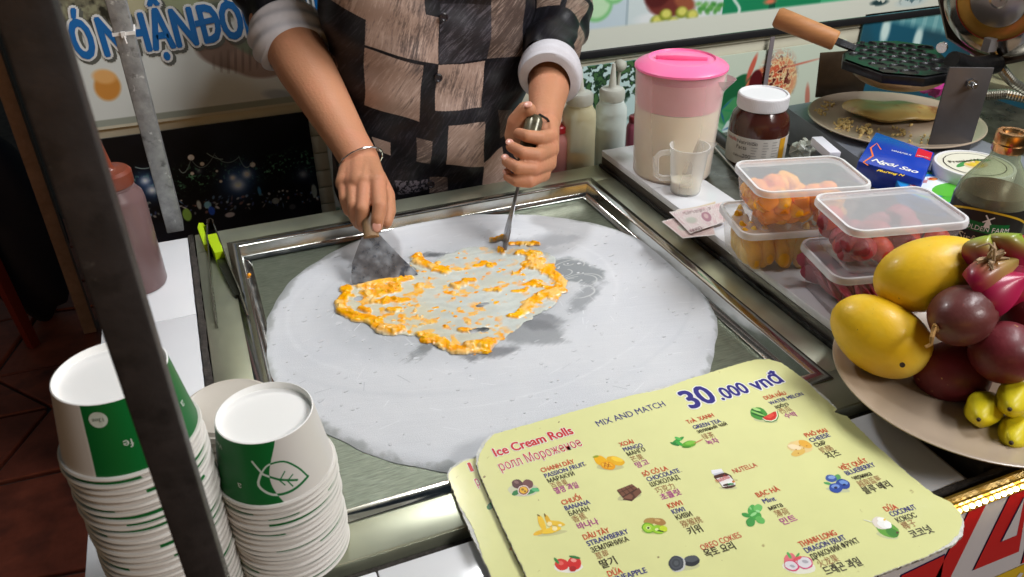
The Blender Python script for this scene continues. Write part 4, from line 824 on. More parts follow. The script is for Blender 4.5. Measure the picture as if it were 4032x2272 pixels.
# ------------------------------------------------------------------ posts
galv = mat('galvanised', (.045, .038, .037), rough=.5, metal=.35, var=.22, vscale=55, rvar=.08, bump=.2, bscale=90, spots=[((.028, .024, .023), 60, .52, .15), ((.10, .095, .09), 110, .70, .05)])
def post(label, x0, x1, y0, y1, z0, z1, m=galv):
    o = MB().box((x0, y0, z0), (x1, y1, z1)).build('metal_post', m, bevel=.0016, loc=((x0 + x1) / 2, (y0 + y1) / 2, z0)); return tag(o, label, 'post', 'metal posts of the stall frame')
py0 = .290; ax0, ax1 = Yp(231, 767, py0)[0], Yp(365, 767, py0)[0]
post('thick dark galvanised post in the foreground, crossing in front of the paper cups', ax0, ax1, py0, float(Xp(378, 767, ax1)[1]), 0, 2.5)
bx0, bx1, by0 = Zp(421, 590, TZ)[0], Zp(464, 583, TZ)[0], Zp(421, 590, TZ)[1]
p2 = post('speckled galvanised post with a white cable tie at the back left corner tile', bx0, bx1, by0, by0 + .034, TZ + .001, 2.5, mat('galvanised_light', (.34, .345, .35), rough=.5, metal=.55, var=.3, vscale=60, bump=.3, bscale=80, spots=[((.62, .63, .63), 90, .64, .05), ((.12, .12, .12), 50, .6, .1)]))
tz_ = Yp(318, 84, by0)[2]; tie = MB(); w_ = .0016
for (a, b) in (((bx0 - w_, by0 - w_, tz_ - .002), (bx1 + w_, by0 - .0002, tz_ + .002)), ((bx0 - w_, by0 + .034, tz_ - .002), (bx1 + w_, by0 + .034 + w_, tz_ + .002)), ((bx0 - w_, by0, tz_ - .002), (bx0 - .0002, by0 + .034, tz_ + .002)), ((bx1 + .0002, by0, tz_ - .002), (bx1 + w_, by0 + .034, tz_ + .002)), (((bx0 + bx1) / 2 - .003, by0 - .005, tz_ - .004), ((bx0 + bx1) / 2 + .002, by0 - w_, tz_ + .003))): tie.box(a, b)
tie.tube([((bx0 + bx1) / 2, by0 - .005, tz_ - .002), ((bx0 + bx1) / 2 + .001, by0 - .008, tz_ - .010)], .0009, 6); tie.build('cable_tie', mat('nylon_white', (.72, .70, .68), rough=.4), p2, loc=BASE[p2.name], merge=False)
f = Zp(228, 838, 0); post('thin pinkish metal post standing on the dark floor at far left', f[0] - .018, f[0] + .018, f[1], f[1] + .036, 0, 2.5, mat('pink_grey_metal', (.30, .23, .22), rough=.45, metal=.3, var=.2, vscale=30))
# a red plastic stool and dark bag in the shade behind
f = Zp(95, 868, 0); redp = mat('red_plastic', (.16, .02, .012), rough=.35); t = thing('stool', 'dark red plastic stool in the shade at the left edge', 'stool', (f[0] - .16, f[1], 0))
for (sx, sy) in ((1, -1), (-1, -1), (-1, 1), (1, 1)): MB().tube([(f[0] - .16 + sx * .15, f[1] + .15 + sy * .15, 0), (f[0] - .16 + sx * .11, f[1] + .15 + sy * .11, .44)], [.019, .024], 4).build('leg', redp, t, smooth=False)
MB().box((f[0] - .31, f[1], .44), (f[0] - .01, f[1] + .30, .465)).build('seat', redp, t, bevel=.01)
f = Zp(-60, 330, .62); tag(MB().ball((f[0], f[1], .3), (.13, .13, .30), 24, 16, fn=lambda d, p: p * (1 + .05 * math.sin(9 * d[0] + 5 * d[2]))).build('dark_sack', mat('navy_cloth', (.012, .016, .04), rough=.8, bump=.6, bscale=20), loc=(f[0], f[1], 0)), 'dark navy cloth bundle at the far left edge in the shade', 'bundle')
# ------------------------------------------------------------------ paper cups
CH, RB, RT = .052, .0335, .0415
c = Canvas(1024, 200, (206, 202, 198)); gb = np.clip((.425 + .022 * np.sin(c.Y / 200 * 4.2 + 2.4) - c.X / 1024) * 1024 + .5, 0, 1) * np.clip((c.X - 6) + .5, 0, 1); c.blend(gb, (6, 100, 42))
def stroke(pts, w, col):
    for (x0, y0), (x1, y1) in zip(pts, pts[1:]):
        L2 = (x1 - x0) ** 2 + (y1 - y0) ** 2 + 1e-9; t = np.clip(((c.X - x0) * (x1 - x0) + (c.Y - y0) * (y1 - y0)) / L2, 0, 1); d = np.hypot(c.X - x0 - t * (x1 - x0), c.Y - y0 - t * (y1 - y0)); m = np.clip(w - d, 0, 1)
        gg = c._g[..., None]; colr_ = np.array((200, 208, 200)) / 255. * gg + np.array((10, 100, 46)) / 255. * (1 - gg); c.a += m[..., None] * (colr_ - c.a)
c._g = gb
for (ox, oy) in ((436, 112),):
    cr4 = lambda P: [tuple((.5 * (2 * np.array(b) + (np.array(c_) - a) * t + (2 * np.array(a) - 5 * np.array(b) + 4 * np.array(c_) - np.array(d)) * t * t + (3 * np.array(b) - np.array(a) - 3 * np.array(c_) + np.array(d)) * t ** 3))) for a, b, c_, d in zip([P[0]] + P, P, P[1:], P[2:] + [P[-1]]) for t in (0, .25, .5, .75)] + [P[-1]]
    up = [(ox - 46, oy - 22), (ox - 20, oy - 46), (ox + 26, oy - 44), (ox + 62, oy - 8), (ox + 84, oy + 34)]; lo = [(ox - 46, oy - 22), (ox - 58, oy + 14), (ox - 24, oy + 46), (ox + 30, oy + 50), (ox + 84, oy + 34)]
    stroke(cr4(up), 3.0, 0); stroke(cr4(lo), 4.2, 0); stroke([(ox - 66, oy - 60), (ox - 40, oy - 20), (ox, oy + 4), (ox + 50, oy + 26)], 3.6, 0)
    for a_ in ((0, 4, 14, 26), (22, 14, 34, 38), (4, 6, 22, -14), (24, 16, 42, 4)): stroke([(ox + a_[0], oy + a_[1]), (ox + a_[2], oy + a_[3])], 2.2, 0)
cupm = img_mat('cup_print', c.done(), rough=.42, spec=.35); cupw = mat('cup_white', lin((246, 245, 243)), rough=.5); cuprim = mat('cup_rim', lin((214, 210, 204)), rough=.45)
def cup_mesh(nm, seg=96):
    m = MB(); pw = [(RB, CH), (RB + (RT - RB) * .33, CH * .67), (RB + (RT - RB) * .66, CH * .33), (RT - .0004, .003)]
    m.add([(r * math.cos(2 * PI * k_ / seg), r * math.sin(2 * PI * k_ / seg), z) for k_ in range(seg + 1) for (r, z) in pw], [(k_ * 4 + i, k_ * 4 + 4 + i, k_ * 4 + 5 + i, k_ * 4 + 1 + i) for k_ in range(seg) for i in range(3)]); nv = len(m.v)
    m.lathe([(RT - .0004, .003), (RT + .0011, .0030), (RT + .0019, .0017), (RT + .0011, .0003), (RT - .0007, .0003), (RT - .0016, .002), (RB - .0012, CH - .0055), (0, CH - .0050)], (0, 0, 0), seg, 2)
    m.lathe([(RB, CH), (RB - .0007, CH + .0004), (RB - .0012, CH - .0002), (RB - .0014, CH - .0048), (0, CH - .0046)], (0, 0, 0), seg, 1)
    us = {}
    for k_, v in enumerate(m.v): us[k_] = (k_ // 4 / seg, v[2] / CH) if k_ < nv else (.9, .5)
    it = iter([us[k_] for k_ in range(len(m.v))])
    return m.build(nm, [cupm, cupw, cuprim], uv=lambda v: next(it), merge=False, ang=50)
CUPS = []
ORD = ['first', 'second', 'third', 'fourth', 'fifth', 'sixth', 'seventh', 'eighth', 'ninth', 'tenth', 'eleventh', 'twelfth', 'thirteenth', 'fourteenth', 'fifteenth', 'sixteenth', 'seventeenth', 'eighteenth', 'nineteenth', 'twentieth'] + ['twenty-' + q for q in ('first', 'second', 'third', 'fourth', 'fifth', 'sixth', 'seventh')]
def stack(cx, cy, ztop, n, label, rot0, group):
    """n cups, open side down, topmost one base at ztop; spacing fills down to the tile"""
    gap = (ztop - CH - .9003) / (n - 1)
    for k_ in range(n):
        if not CUPS: o = cup_mesh('paper_cup'); CUPS.append(o); 
        else: o = CUPS[0].copy(); COL.objects.link(o)
        j = 0 if k_ == 0 else .0007; o.location = (cx + random.uniform(-j, j), cy + random.uniform(-j, j), ztop - CH - gap * k_); BASE[o.name] = np.array(o.location)
        o.rotation_euler = (0, 0, rot0) if k_ == 0 else (random.uniform(-.008, .008), random.uniform(-.008, .008), random.uniform(0, 6.28))
        tag(o, ('topmost upturned green and white paper cup of the ' + label) if k_ == 0 else (ORD[k_] + ' paper cup from the top of the ' + label), 'paper cup', group)
    return gap
pr_ = Dp(665, 1035, .56); pl_ = Dp(277, 932, .490)
A1, A2 = math.radians(268 - 153), math.radians(180)
stack(pr_[0], pr_[1], pr_[2], 17, 'shorter stack right of the post', math.radians(116), 'paper cups in the shorter stack')
stack(pl_[0], pl_[1], pl_[2], 26, 'taller stack behind the foreground post', math.radians(240), 'paper cups in the taller stack')
topR, topL = CUPS[0], [o for o in bpy.data.objects if o.name.startswith('paper_cup') and 'taller' in o['label'] and 'topmost' in o['label']][0]
def cupdecal(cup, c0, name, fn, m):
    mb = MB()
    def f(u, v, up=1):  # u = arc metres round the cup (seen from outside, left to right), v = height from the rim
        return lambda a, b: None
    fn(mb); o = mb.build(name, m, cup, smooth=False, merge=False, loc=(0, 0, 0)); return o
def cupmap(phi0, h0, flip=-1, rot=0):
    def f(u, v):
        u, v = u * flip * -1, v * flip * -1
        u, v = (u, v) if flip > 0 else (u, v)
        h = h0 + v; r = RB + (RT - RB) * (1 - h / CH) + .00025; a = phi0 + u / r
        return (r * math.cos(a), r * math.sin(a), h)
    return f
prt = mat('print_pale', lin((196, 206, 196)), rough=.5)
def local_cup_text(cup, txt, world_phi, h0, size, rot180=True, circle=False):
    phi = world_phi - cup.rotation_euler[2]; mb = MB()
    def f(u, v):
        if rot180: u, v = -u, -v
        h = h0 + v; r = RB + (RT - RB) * (1 - h / CH) + (.0005 if not circle else .0006); a = phi + u / r; return (r * math.cos(a), r * math.sin(a), h)
    if circle:
        P = ell(size * 1.05, size * .35, size * 1.45, size * 1.45, n=24)
        def f2(u, v):
            if rot180: u, v = -u, -v
            h = h0 + v; r = RB + (RT - RB) * (1 - h / CH) + .0003; a = phi + u / r; return (r * math.cos(a), r * math.sin(a), h)
        b2 = MB(); put_poly(b2, P, f2); q = b2.build('badge', prt, cup, smooth=False, merge=False, loc=(0, 0, 0))
    put_text(mb, txt, f, size, bold=.01); mb.build('lettering', mat('print_dark', (.10, .14, .11), rough=.5) if circle else prt, cup, smooth=False, merge=False, loc=(0, 0, 0))
local_cup_text(topL, '12oz', math.radians(-97), CH * .84, .0036, True, True)
local_cup_text(topL, 'fe', math.radians(-80), CH * .50, .008, True)
local_cup_text(topL, 'a', math.radians(-18), CH * .52, .009, True)
local_cup_text(topR, 'VietC', math.radians(207), CH * .86, .0055, True); local_cup_text(topR, 'a', math.radians(231), CH * .38, .008, True)
# plastic lids and one cup behind, between the stacks
lidm = clear('lid_plastic', lin((226, 218, 206)), .75, .3); q = Zp(545, 1075, .935); LC = (q[0] + .012, q[1] + .004)
for i in range(4):
    z = .9005 + i * .0085; m = MB().lathe([(0, .0065), (.034, .0065), (.036, .0075), (.038, .0045), (.0405, .0045), (.0415, .0020), (.0415, 0), (.0400, 0), (.0385, .003), (0, .0045)], (LC[0] + random.uniform(-.001, .001), LC[1], z + .02), 56)
    tag(m.build('cup_lid', lidm, loc=(LC[0], LC[1], z + .02)), ('bottom', 'second lowest', 'third lowest', 'topmost')[i] + ' pale plastic lid in the small pile between the two cup stacks', 'cup lid', 'plastic lids between the cup stacks')
o = MB().lathe([(.036, 0), (.0385, .0012), (.036, .0025), (.033, .0195), (0, .0195)], (LC[0], LC[1], .9005), 48).build('lid_box', mat('brown_card', lin((150, 112, 70)), rough=.7), loc=(LC[0], LC[1], .9005)); tag(o, 'small round brown tub under the plastic lids between the cup stacks', 'tub')
# ------------------------------------------------------------------ sauce bottle at left
def bottle(name, label, cx, cy, z0, r, h, body, cap_, nozzle, group=None, fill=None, tip=.035):
    t = thing(name, label, 'squeeze bottle', (cx, cy, z0), group)
    MB().lathe([(0, 0), (r * .93, 0), (r, .004), (r, h * .80), (r * .96, h * .86), (r * .74, h * .93), (r * .72, h * .98)], (cx, cy, z0), 48).build('body', body, t)
    if fill: MB().lathe([(0, .003), (r * .9, .003), (r * .93, .007), (r * .93, h * fill[0]), (0, h * fill[0])], (cx, cy, z0), 40).build('sauce', fill[1], t)
    MB().lathe([(r * .78, h * .955), (r * .80, h * .965), (r * .80, h * 1.06), (r * .70, h * 1.085), (r * .34, h * 1.09), (r * .28, h * 1.10), (r * .24, h * 1.12), (r * .10, h * 1.12 + tip), (0, h * 1.12 + tip)], (cx, cy, z0), 36).build('cap', cap_, t)
    for k_ in range(3): MB().lathe([(r * .735, h * (.885 + .02 * k_)), (r * .775, h * (.89 + .02 * k_)), (r * .735, h * (.895 + .02 * k_))], (cx, cy, z0), 36).build('thread', body, t)
    return t
bc_ = Zp(362, 742, TZ); bottle('squeeze_bottle', 'brown sauce squeeze bottle with reddish nozzle, partly behind the foreground post', bc_[0] - .004, bc_[1] + .028, TZ + .0005, .032, .138, mat('bottle_brown', lin((112, 88, 88)), rough=.28, sss=.1), mat('cap_amber', lin((120, 58, 40)), rough=.3), None, tip=.03)
# ------------------------------------------------------------------ tongs
def zt(x, y): return (x / 1.815 / KP, (900 + y / 1.815) / KP)
def tg(x, y, z): return Zp(*zt(x, y), TZ + z)
t = thing('tongs', 'steel serving tongs with lime green grips lying on the left rim of the steel top', 'tongs', tuple(tg(1530, 120, 0)))
tst = mat('tong_steel', (.36, .36, .34), rough=.25, metal=1, var=.15, vscale=50); lime = mat('lime_grip', lin((176, 208, 10)), rough=.45, sss=.05)
def strip_(pts, hs, th, m, nm):   # flat strip standing on its edge
    P = [np.array(p) for p in pts]; mbs = MB(); vs = []
    for i, p in enumerate(P):
        d = P[min(i + 1, len(P) - 1)] - P[max(i - 1, 0)]; d /= np.linalg.norm(d); n_ = np.cross(d, (0, 0, 1)); n_ /= np.linalg.norm(n_); h_ = hs[i]
        for (a, b) in ((-1, 0), (1, 0), (1, 1), (-1, 1)): vs.append(p + n_ * th * a / 2 + np.array((0, 0, h_ * b)))
    fs = [(i * 4 + k_, i * 4 + (k_ + 1) % 4, i * 4 + 4 + (k_ + 1) % 4, i * 4 + 4 + k_) for i in range(len(P) - 1) for k_ in range(4)] + [(3, 2, 1, 0), tuple(len(vs) - 4 + k_ for k_ in range(4))]
    return mbs.add(vs, fs).build(nm, m, t, ang=30)
strip_([tg(1498, 35, 0), tg(1497, 110, 0), tg(1512, 300, 0), tg(1528, 520, 0), tg(1556, 712, 0)], [.016, .016, .013, .010, .006], .0014, tst, 'arm')
strip_([tg(1540, 30, 0), tg(1575, 120, 0), tg(1650, 320, 0), tg(1722, 480, 0), tg(1778, 650, 0)], [.016, .016, .013, .010, .006], .0014, tst, 'arm')
strip_([tg(1498, 40, 0), tg(1500, 15, 0), tg(1520, 6, 0), tg(1538, 15, 0), tg(1540, 34, 0)], [.017] * 5, .0016, mat('tong_inner', (.05, .035, .02), rough=.3, metal=.5), 'hinge')
strip_([tg(1470, 40, 0), tg(1455, 30, 0), tg(1448, 60, 0), tg(1468, 110, 0), tg(1490, 160, 0)], [.012, .015, .015, .013, .010], .007, lime, 'grip')
strip_([tg(1532, 110, 0), tg(1548, 170, 0), tg(1585, 235, 0)], [.015, .016, .014], .012, lime, 'grip')
strip_([tg(1585, 245, 0), tg(1640, 360, 0), tg(1715, 490, 0)], [.006, .006, .004], .010, mat('dark_jaw', (.05, .055, .045), rough=.3, metal=.8), 'jaw')
for (x0, y0, x1, y1) in ((1520, 440, 1552, 700), (1722, 490, 1774, 640)):
    m = MB()
    for k_ in range(9): a = k_ / 9; p = tg(x0 + (x1 - x0) * a, y0 + (y1 - y0) * a, .001); m.obox(p + np.array((0, 0, .001)), (.0014, 0, 0), (0, .0012, 0), (0, 0, .0015))
    m.build('teeth', tst, t, merge=False, stuff=True)
# ------------------------------------------------------------------ menu boards
def zA(x, y): return ((1700 + x / 1.665) / KP, (1400 + y / 1.665) / KP)
def zB(x, y): return ((2600 + x / 1.665) / KP, (1400 + y / 1.665) / KP)
MZ = .9118; mcol = mat('menu_yellow', lin((222, 223, 158)), rough=.20, var=.035, vscale=14, coat=.3, bump=.10, bscale=55, spots=[((.42, .36, .16), 55, .70, .04), ((.30, .24, .12), 120, .735, .02)]); medge = mat('menu_edge', (.50, .48, .42), rough=.8, var=.5, vscale=160, bump=1, bscale=300, spots=[((.08, .06, .04), 120, .55, .05)])
wornm = mat('worn_paper', (.66, .66, .62), rough=.8, var=.15, vscale=200, bump=.6, bscale=300)
def board(label, px, z, dx=0, dy=0):
    P = [Zp(*p, z)[:2] + np.array((dx, dy)) for p in px]; Q = []   # resample with ragged edge
    for i in range(len(P)):
        a, b = P[i], P[(i + 1) % len(P)]; n = max(1, int(np.linalg.norm(b - a) / .0022))
        for k_ in range(n): Q.append(a + (b - a) * k_ / n)
    Q = [np.array(q) + np.array((random.uniform(-1, 1), random.uniform(-1, 1))) * .00038 for q in Q]; cc_ = sum(Q) / len(Q)
    t = thing('menu_board', label, 'menu board', (cc_[0], cc_[1], z - .003), 'yellow ice cream menu boards')
    MB().prism([tuple(q) for q in Q], lambda u, v, w: (u, v, z - .0030 + w), .0030 - .0004, 0, 1).build('backing', [wornm, medge], t, smooth=False)
    I = [q + (cc_ - q) / np.linalg.norm(cc_ - q) * (.0004 + .0030 * max(0, math.sin(i * .11) * math.sin(i * .037 + 1)) ** 1.6) for i, q in enumerate(Q)]
    MB().prism([tuple(q) for q in I], lambda u, v, w: (u, v, z - .0004 + w), .0004).build('printed_sheet', mcol, t, smooth=False)
    return t
o1 = [(1205, 1190), (1197, 1165), (1199, 1140), (1212, 1112), (1236, 1092), (1275, 1082), (1500, 1018), (1690, 966), (1860, 914), (1900, 904), (1935, 903), (1965, 912), (1992, 930), (2040, 966), (2085, 1004), (2107, 1028), (2100, 1037), (2130, 1046), (2150, 1066), (2200, 1115), (2290, 1196), (2350, 1243), (2392, 1262), (2416, 1288), (2426, 1312), (2424, 1345), (2400, 1368), (2330, 1400), (2200, 1450), (2000, 1540), (1640, 1700), (1480, 1740), (1420, 1660), (1325, 1452), (1255, 1305)]
m1 = board('upper yellow menu board of ice cream flavours priced 30.000, resting on another', o1, MZ)
o2 = [(1133, 1218), (1124, 1196), (1132, 1176), (1160, 1158), (1200, 1146), (1400, 1090), (1800, 985), (2060, 1060), (2300, 1290), (2280, 1400), (1640, 1700), (1430, 1740), (1330, 1640), (1237, 1452), (1186, 1345), (1150, 1262)]
m2 = board('lower yellow menu board peeking out at left from beneath the upper one', o2, MZ - .0042)
INK = {'r': mat('ink_red', lin((206, 70, 40)), rough=.4), 'R': mat('ink_bright_red', lin((200, 34, 40)), rough=.4), 'n': mat('ink_navy', lin((44, 40, 128)), rough=.4), 'k': mat('ink_dark', lin((58, 50, 34)), rough=.4), 'b': mat('ink_brown', lin((160, 110, 70)), rough=.4), 'm': mat('ink_magenta', lin((176, 60, 140)), rough=.4), 'w': mat('ink_white', lin((236, 236, 232)), rough=.4)}
SZ = {'r': .0073, 'n': .0069, 'k': .0068, 'b': .0078, 'm': .0078, 'K': .0088}
def line(txt, ink, Z_, p0, p1, size=None, bold=None, halo=0, board_=None, z=MZ, off=0):
    a, b = Zp(*Z_(*p0), z), Zp(*Z_(*p1), z); L_ = np.linalg.norm(b[:2] - a[:2]); an = math.atan2(b[1] - a[1], b[0] - a[0]); size = size or SZ[ink]
    bold = bold if bold is not None else {'r': .022, 'n': .018, 'k': .018, 'b': .0, 'm': .022, 'K': .024}.get(ink, .01); vs, _ = text2d(txt, size)
    w = max(v[0] for v in vs) or 1; sx = L_ / w; col = INK['k' if ink == 'K' else ink]
    if halo:
        m = MB(); put_text(m, txt, lambda u, v: (u, v, z + .00006), size, a[0], a[1], ang=an, sx=sx, bold=bold + halo); m.build('lettering_outline', INK['w'], board_ or m1, smooth=False, merge=False)
    m = MB(); put_text(m, txt, lambda u, v: (u, v, z + .00026 + off), size, a[0], a[1], ang=an, sx=sx, bold=bold); m.build('lettering', col, board_ or m1, smooth=False, merge=False)
line('Ice Cream Rolls', 'R', zA, (415, 665), (932, 512), .0150, .035, .05); line('ролл Мороженое', 'R', zA, (452, 760), (992, 590), .0160, -.006, .04); line('MIX AND MATCH', 'n', zA, (1090, 468), (1537, 330), .0112, .012)
line('30', 'n', zB, (195, 352), (378, 296), .0365, .035, .045); line('.000', 'n', zB, (405, 294), (592, 238), .0235, .03, .06); line('vnđ', 'n', zB, (632, 232), (820, 168), .0260, .03, .06)
for Z_, rows in ((zA, ((('CHANH DÂY', 'r', (722, 768), (940, 706)), ('PASSION FRUIT', 'n', (745, 804), (1012, 722)), ('МАРАКУЙ', 'k', (765, 838), (940, 785)), ('百香果', 'b', (790, 875), (898, 843)), ('열정 과일', 'm', (812, 908), (966, 862))),
    (('CHUỐI', 'r', (858, 982), (985, 945)), ('BANANA', 'n', (878, 1018), (1042, 972)), ('БАНАН', 'k', (903, 1054), (1037, 1015)), ('香蕉', 'b', (932, 1096), (1020, 1065)), ('바나나', 'm', (962, 1142), (1098, 1103))),
    (('DÂU TÂY', 'r', (1000, 1210), (1170, 1160)), ('STRAWBERRY', 'n', (1026, 1252), (1295, 1165)), ('ЗЕМЛЯНИКА', 'k', (1052, 1295), (1297, 1215)), ('草莓', 'b', (1085, 1340), (1170, 1315)), ('딸기', 'K', (1115, 1397), (1218, 1362))),
    (('DỨA', 'r', (1160, 1452), (1255, 1426)), ('PINEAPPLE', 'n', (1190, 1490), (1415, 1422))),
    (('XOÀI', 'r', (1238, 598), (1328, 575)), ('MANGO', 'n', (1262, 630), (1388, 598)), ('МАНГО', 'k', (1288, 662), (1406, 625)), ('芒果', 'b', (1315, 700), (1395, 675)), ('망고', 'm', (1345, 738), (1430, 710))),
    (('SÔ CÔ LA', 'r', (1390, 795), (1552, 750)), ('CHOCOLATE', 'n', (1418, 828), (1630, 765)), ('ШОКОЛАД', 'k', (1440, 862), (1628, 808)), ('巧克力', 'b', (1478, 905), (1600, 868)), ('초콜릿', 'm', (1510, 948), (1638, 908))),
    (('KIWI', 'r', (1555, 1005), (1648, 978)), ('KIWI', 'n', (1582, 1042), (1665, 1020)), ('КИВИ', 'k', (1608, 1080), (1712, 1050)), ('猕猴桃', 'b', (1645, 1128), (1780, 1090)), ('키위', 'K', (1690, 1178), (1780, 1150))))),
    (zB, ((('OREO COKIES', 'R', (275, 1280), (537, 1190)), ('옥토 요리', 'K', (303, 1325), (497, 1265))), (('NUTELLA', 'R', (485, 775), (640, 728)),),
    (('TrÀ  XANH', 'r', (183, 450), (355, 400)), ('GREEN TEA', 'n', (222, 485), (403, 437)), ('зеленый чай', 'k', (248, 512), (442, 455)), ('绿茶', 'b', (285, 550), (360, 530)), ('녹차', 'm', (312, 588), (390, 568))),
    (('DƯA HẤU', 'r', (690, 292), (830, 255)), ('WATER MELON', 'n', (725, 325), (942, 260)), ('арбуз', 'k', (760, 350), (845, 325)), ('西瓜', 'b', (792, 382), (868, 358)), ('수박', 'm', (825, 412), (902, 395))),
    (('PHÔ MAI', 'r', (958, 538), (1100, 500)), ('CHEESE', 'n', (990, 570), (1118, 530)), ('СЫР', 'k', (1022, 602), (1093, 580)), ('奶酪', 'b', (1060, 640), (1140, 615)), ('치즈', 'K', (1100, 678), (1188, 652))),
    (('VIỆT QUẤT', 'r', (1190, 755), (1365, 700)), ('BLUEBERRY', 'n', (1225, 788), (1415, 725)), ('черника', 'k', (1268, 818), (1392, 785)), ('越南蓝莓', 'b', (1310, 862), (1458, 820)), ('블루 베리', 'K', (1345, 908), (1522, 858))),
    (('BẠC HÀ', 'r', (640, 932), (788, 885)), ('Mint', 'n', (680, 972), (762, 950)), ('мята', 'k', (718, 1018), (808, 990)), ('薄荷', 'b', (765, 1060), (853, 1035)), ('민트', 'm', (800, 1112), (902, 1080))),
    (('THANH LONG', 'r', (925, 1258), (1162, 1175)), ('DRAGON FRUIT', 'n', (960, 1297), (1223, 1205)), ('ДРАКОНИЙ ФРУКТ', 'k', (998, 1342), (1312, 1225)), ('火龙果', 'b', (1045, 1388), (1180, 1345)), ('드래곤 과일', 'K', (1090, 1440), (1328, 1370))),
    (('DỪA', 'r', (1480, 1025), (1562, 1005)), ('COCONUT', 'n', (1520, 1058), (1685, 1005)), ('КОКОС', 'k', (1560, 1098), (1688, 1058)), ('椰子', 'b', (1605, 1140), (1688, 1110)), ('코코넛', 'K', (1655, 1198), (1795, 1155)))))):
    for rws in rows:
        for (tx, ik, a, b) in rws: line(tx, ik, Z_, a, b, bold=.01 if tx in ('OREO COKIES', 'NUTELLA') else None, size=.0075 if ik == 'R' else None)
line('I', 'R', zA, (250, 762), (272, 756), .0150, .05, .05, m2, MZ - .0042); line('р', 'R', zA, (296, 858), (322, 850), .0160, 0, .04, m2, MZ - .0042)
PC = {}
def ic(col, x=None):
    k_ = 'print_%d_%d_%d' % col
    if k_ not in PC: PC[k_] = mat(k_, lin(col), rough=.35)
    return PC[k_]
def icon(name, Z_, shapes, board_=None, z=MZ):
    """shapes in zoom pixels: (cx,cy,a,b,rot,colour)"""
    ms = []; m = MB()
    for i, sh_ in enumerate(shapes):
        col = sh_[-1]; mt = ic(col); ms.append(mt) if mt not in ms else None; P_ = sh_[0] if len(sh_) == 2 else ell(*sh_[:5], 16, .03)
        m.add([Zp(*Z_(px, py), z + .00008 + i * .000035) for px, py in P_], [tuple(range(len(P_)))], ms.index(mt))
    m.build(name, ms, board_ or m1, smooth=False, merge=False)
dpur, lpur = (84, 50, 52), (110, 70, 70)
icon('passion_fruit_picture', zA, [(600, 880, 100, 45, 0, (200, 200, 170)), (655, 890, 50, 14, -.4, (30, 130, 70)), (550, 900, 26, 16, -.5, (30, 120, 60)), (680, 880, 28, 12, .2, (90, 180, 120)), (562, 842, 38, 30, .3, dpur), (630, 842, 36, 30, .2, lpur), (555, 830, 16, 10, .3, (130, 96, 92)), (602, 884, 39, 34, 0, (232, 214, 204)), (602, 884, 33, 28, 0, (120, 60, 60)), (602, 882, 27, 23, 0, (226, 176, 50)), (596, 878, 10, 8, 0, (150, 110, 20)), (612, 890, 8, 6, 0, (140, 100, 20))])
icon('mango_picture', zA, [(1170, 730, 90, 22, 0, (196, 192, 140)), (1205, 690, 62, 28, .25, (232, 176, 30)), (1215, 680, 40, 14, .25, (244, 206, 60)), (1110, 690, 50, 30, .5, (238, 178, 20)), (1155, 722, 50, 26, .2, (236, 160, 16)), (1150, 718, 36, 16, .2, (244, 190, 50)), (1075, 662, 20, 7, -.2, (150, 160, 40)), (1155, 725, 30, 2.5, .1, (190, 100, 10)), (1150, 712, 30, 2.5, .3, (190, 100, 10)), (1158, 720, 3, 22, .2, (190, 100, 10)), (1135, 716, 3, 20, .2, (190, 100, 10))])
icon('banana_picture', zA, [(790, 1165, 100, 14, -.15, (196, 194, 140)), (705, 1160, 42, 14, -.35, (230, 180, 40)), (722, 1100, 60, 20, 1.2, (234, 190, 50)), (765, 1085, 46, 15, 1.1, (222, 172, 36)), (700, 1048, 12, 5, .6, (120, 96, 30)), (742, 1046, 12, 5, 1.3, (120, 96, 30)), (815, 1100, 60, 17, .15, (232, 190, 56)), (785, 1145, 66, 19, -.25, (238, 196, 50)), (772, 1104, 17, 15, 0, (244, 228, 170)), (806, 1134, 17, 15, 0, (244, 228, 170)), (840, 1112, 12, 7, 0, (246, 236, 190))])
icon('strawberry_picture', zA, [(895, 1385, 95, 40, 0, (232, 226, 214)), (852, 1370, 46, 38, .3, (208, 44, 40)), (845, 1360, 20, 14, .3, (226, 100, 90)), (818, 1345, 26, 9, .9, (50, 130, 60)), (935, 1362, 46, 44, .2, (206, 38, 40)), (930, 1342, 20, 12, .2, (236, 150, 140)), (938, 1322, 38, 9, .2, (40, 120, 60)), (925, 1398, 24, 18, 0, (170, 24, 30))])
icon('chocolate_picture', zA, [(1295, 925, 80, 22, -.2, (190, 188, 140)), ([(1250, 945), (1312, 955), (1376, 898), (1360, 868), (1300, 900)], (84, 50, 42)), ([(1250, 935), (1262, 905), (1300, 905), (1320, 920), (1312, 942)], (128, 84, 66)), ([(1318, 900), (1356, 866), (1376, 890), (1340, 930)], (116, 74, 58)), ([(1215, 880), (1312, 842), (1348, 868), (1250, 924)], (122, 80, 62)), ([(1215, 880), (1250, 924), (1252, 932), (1216, 888)], (66, 40, 34)), ([(1250, 924), (1348, 868), (1349, 876), (1252, 933)], (74, 46, 38)), ([(1236, 872), (1240, 870), (1276, 909), (1271, 912)], (84, 52, 42)), ([(1262, 862), (1266, 860), (1301, 895), (1296, 898)], (84, 52, 42)), ([(1288, 852), (1292, 850), (1326, 880), (1321, 883)], (84, 52, 42)), ([(1232, 901), (1229, 897), (1327, 852), (1332, 856)], (84, 52, 42))])
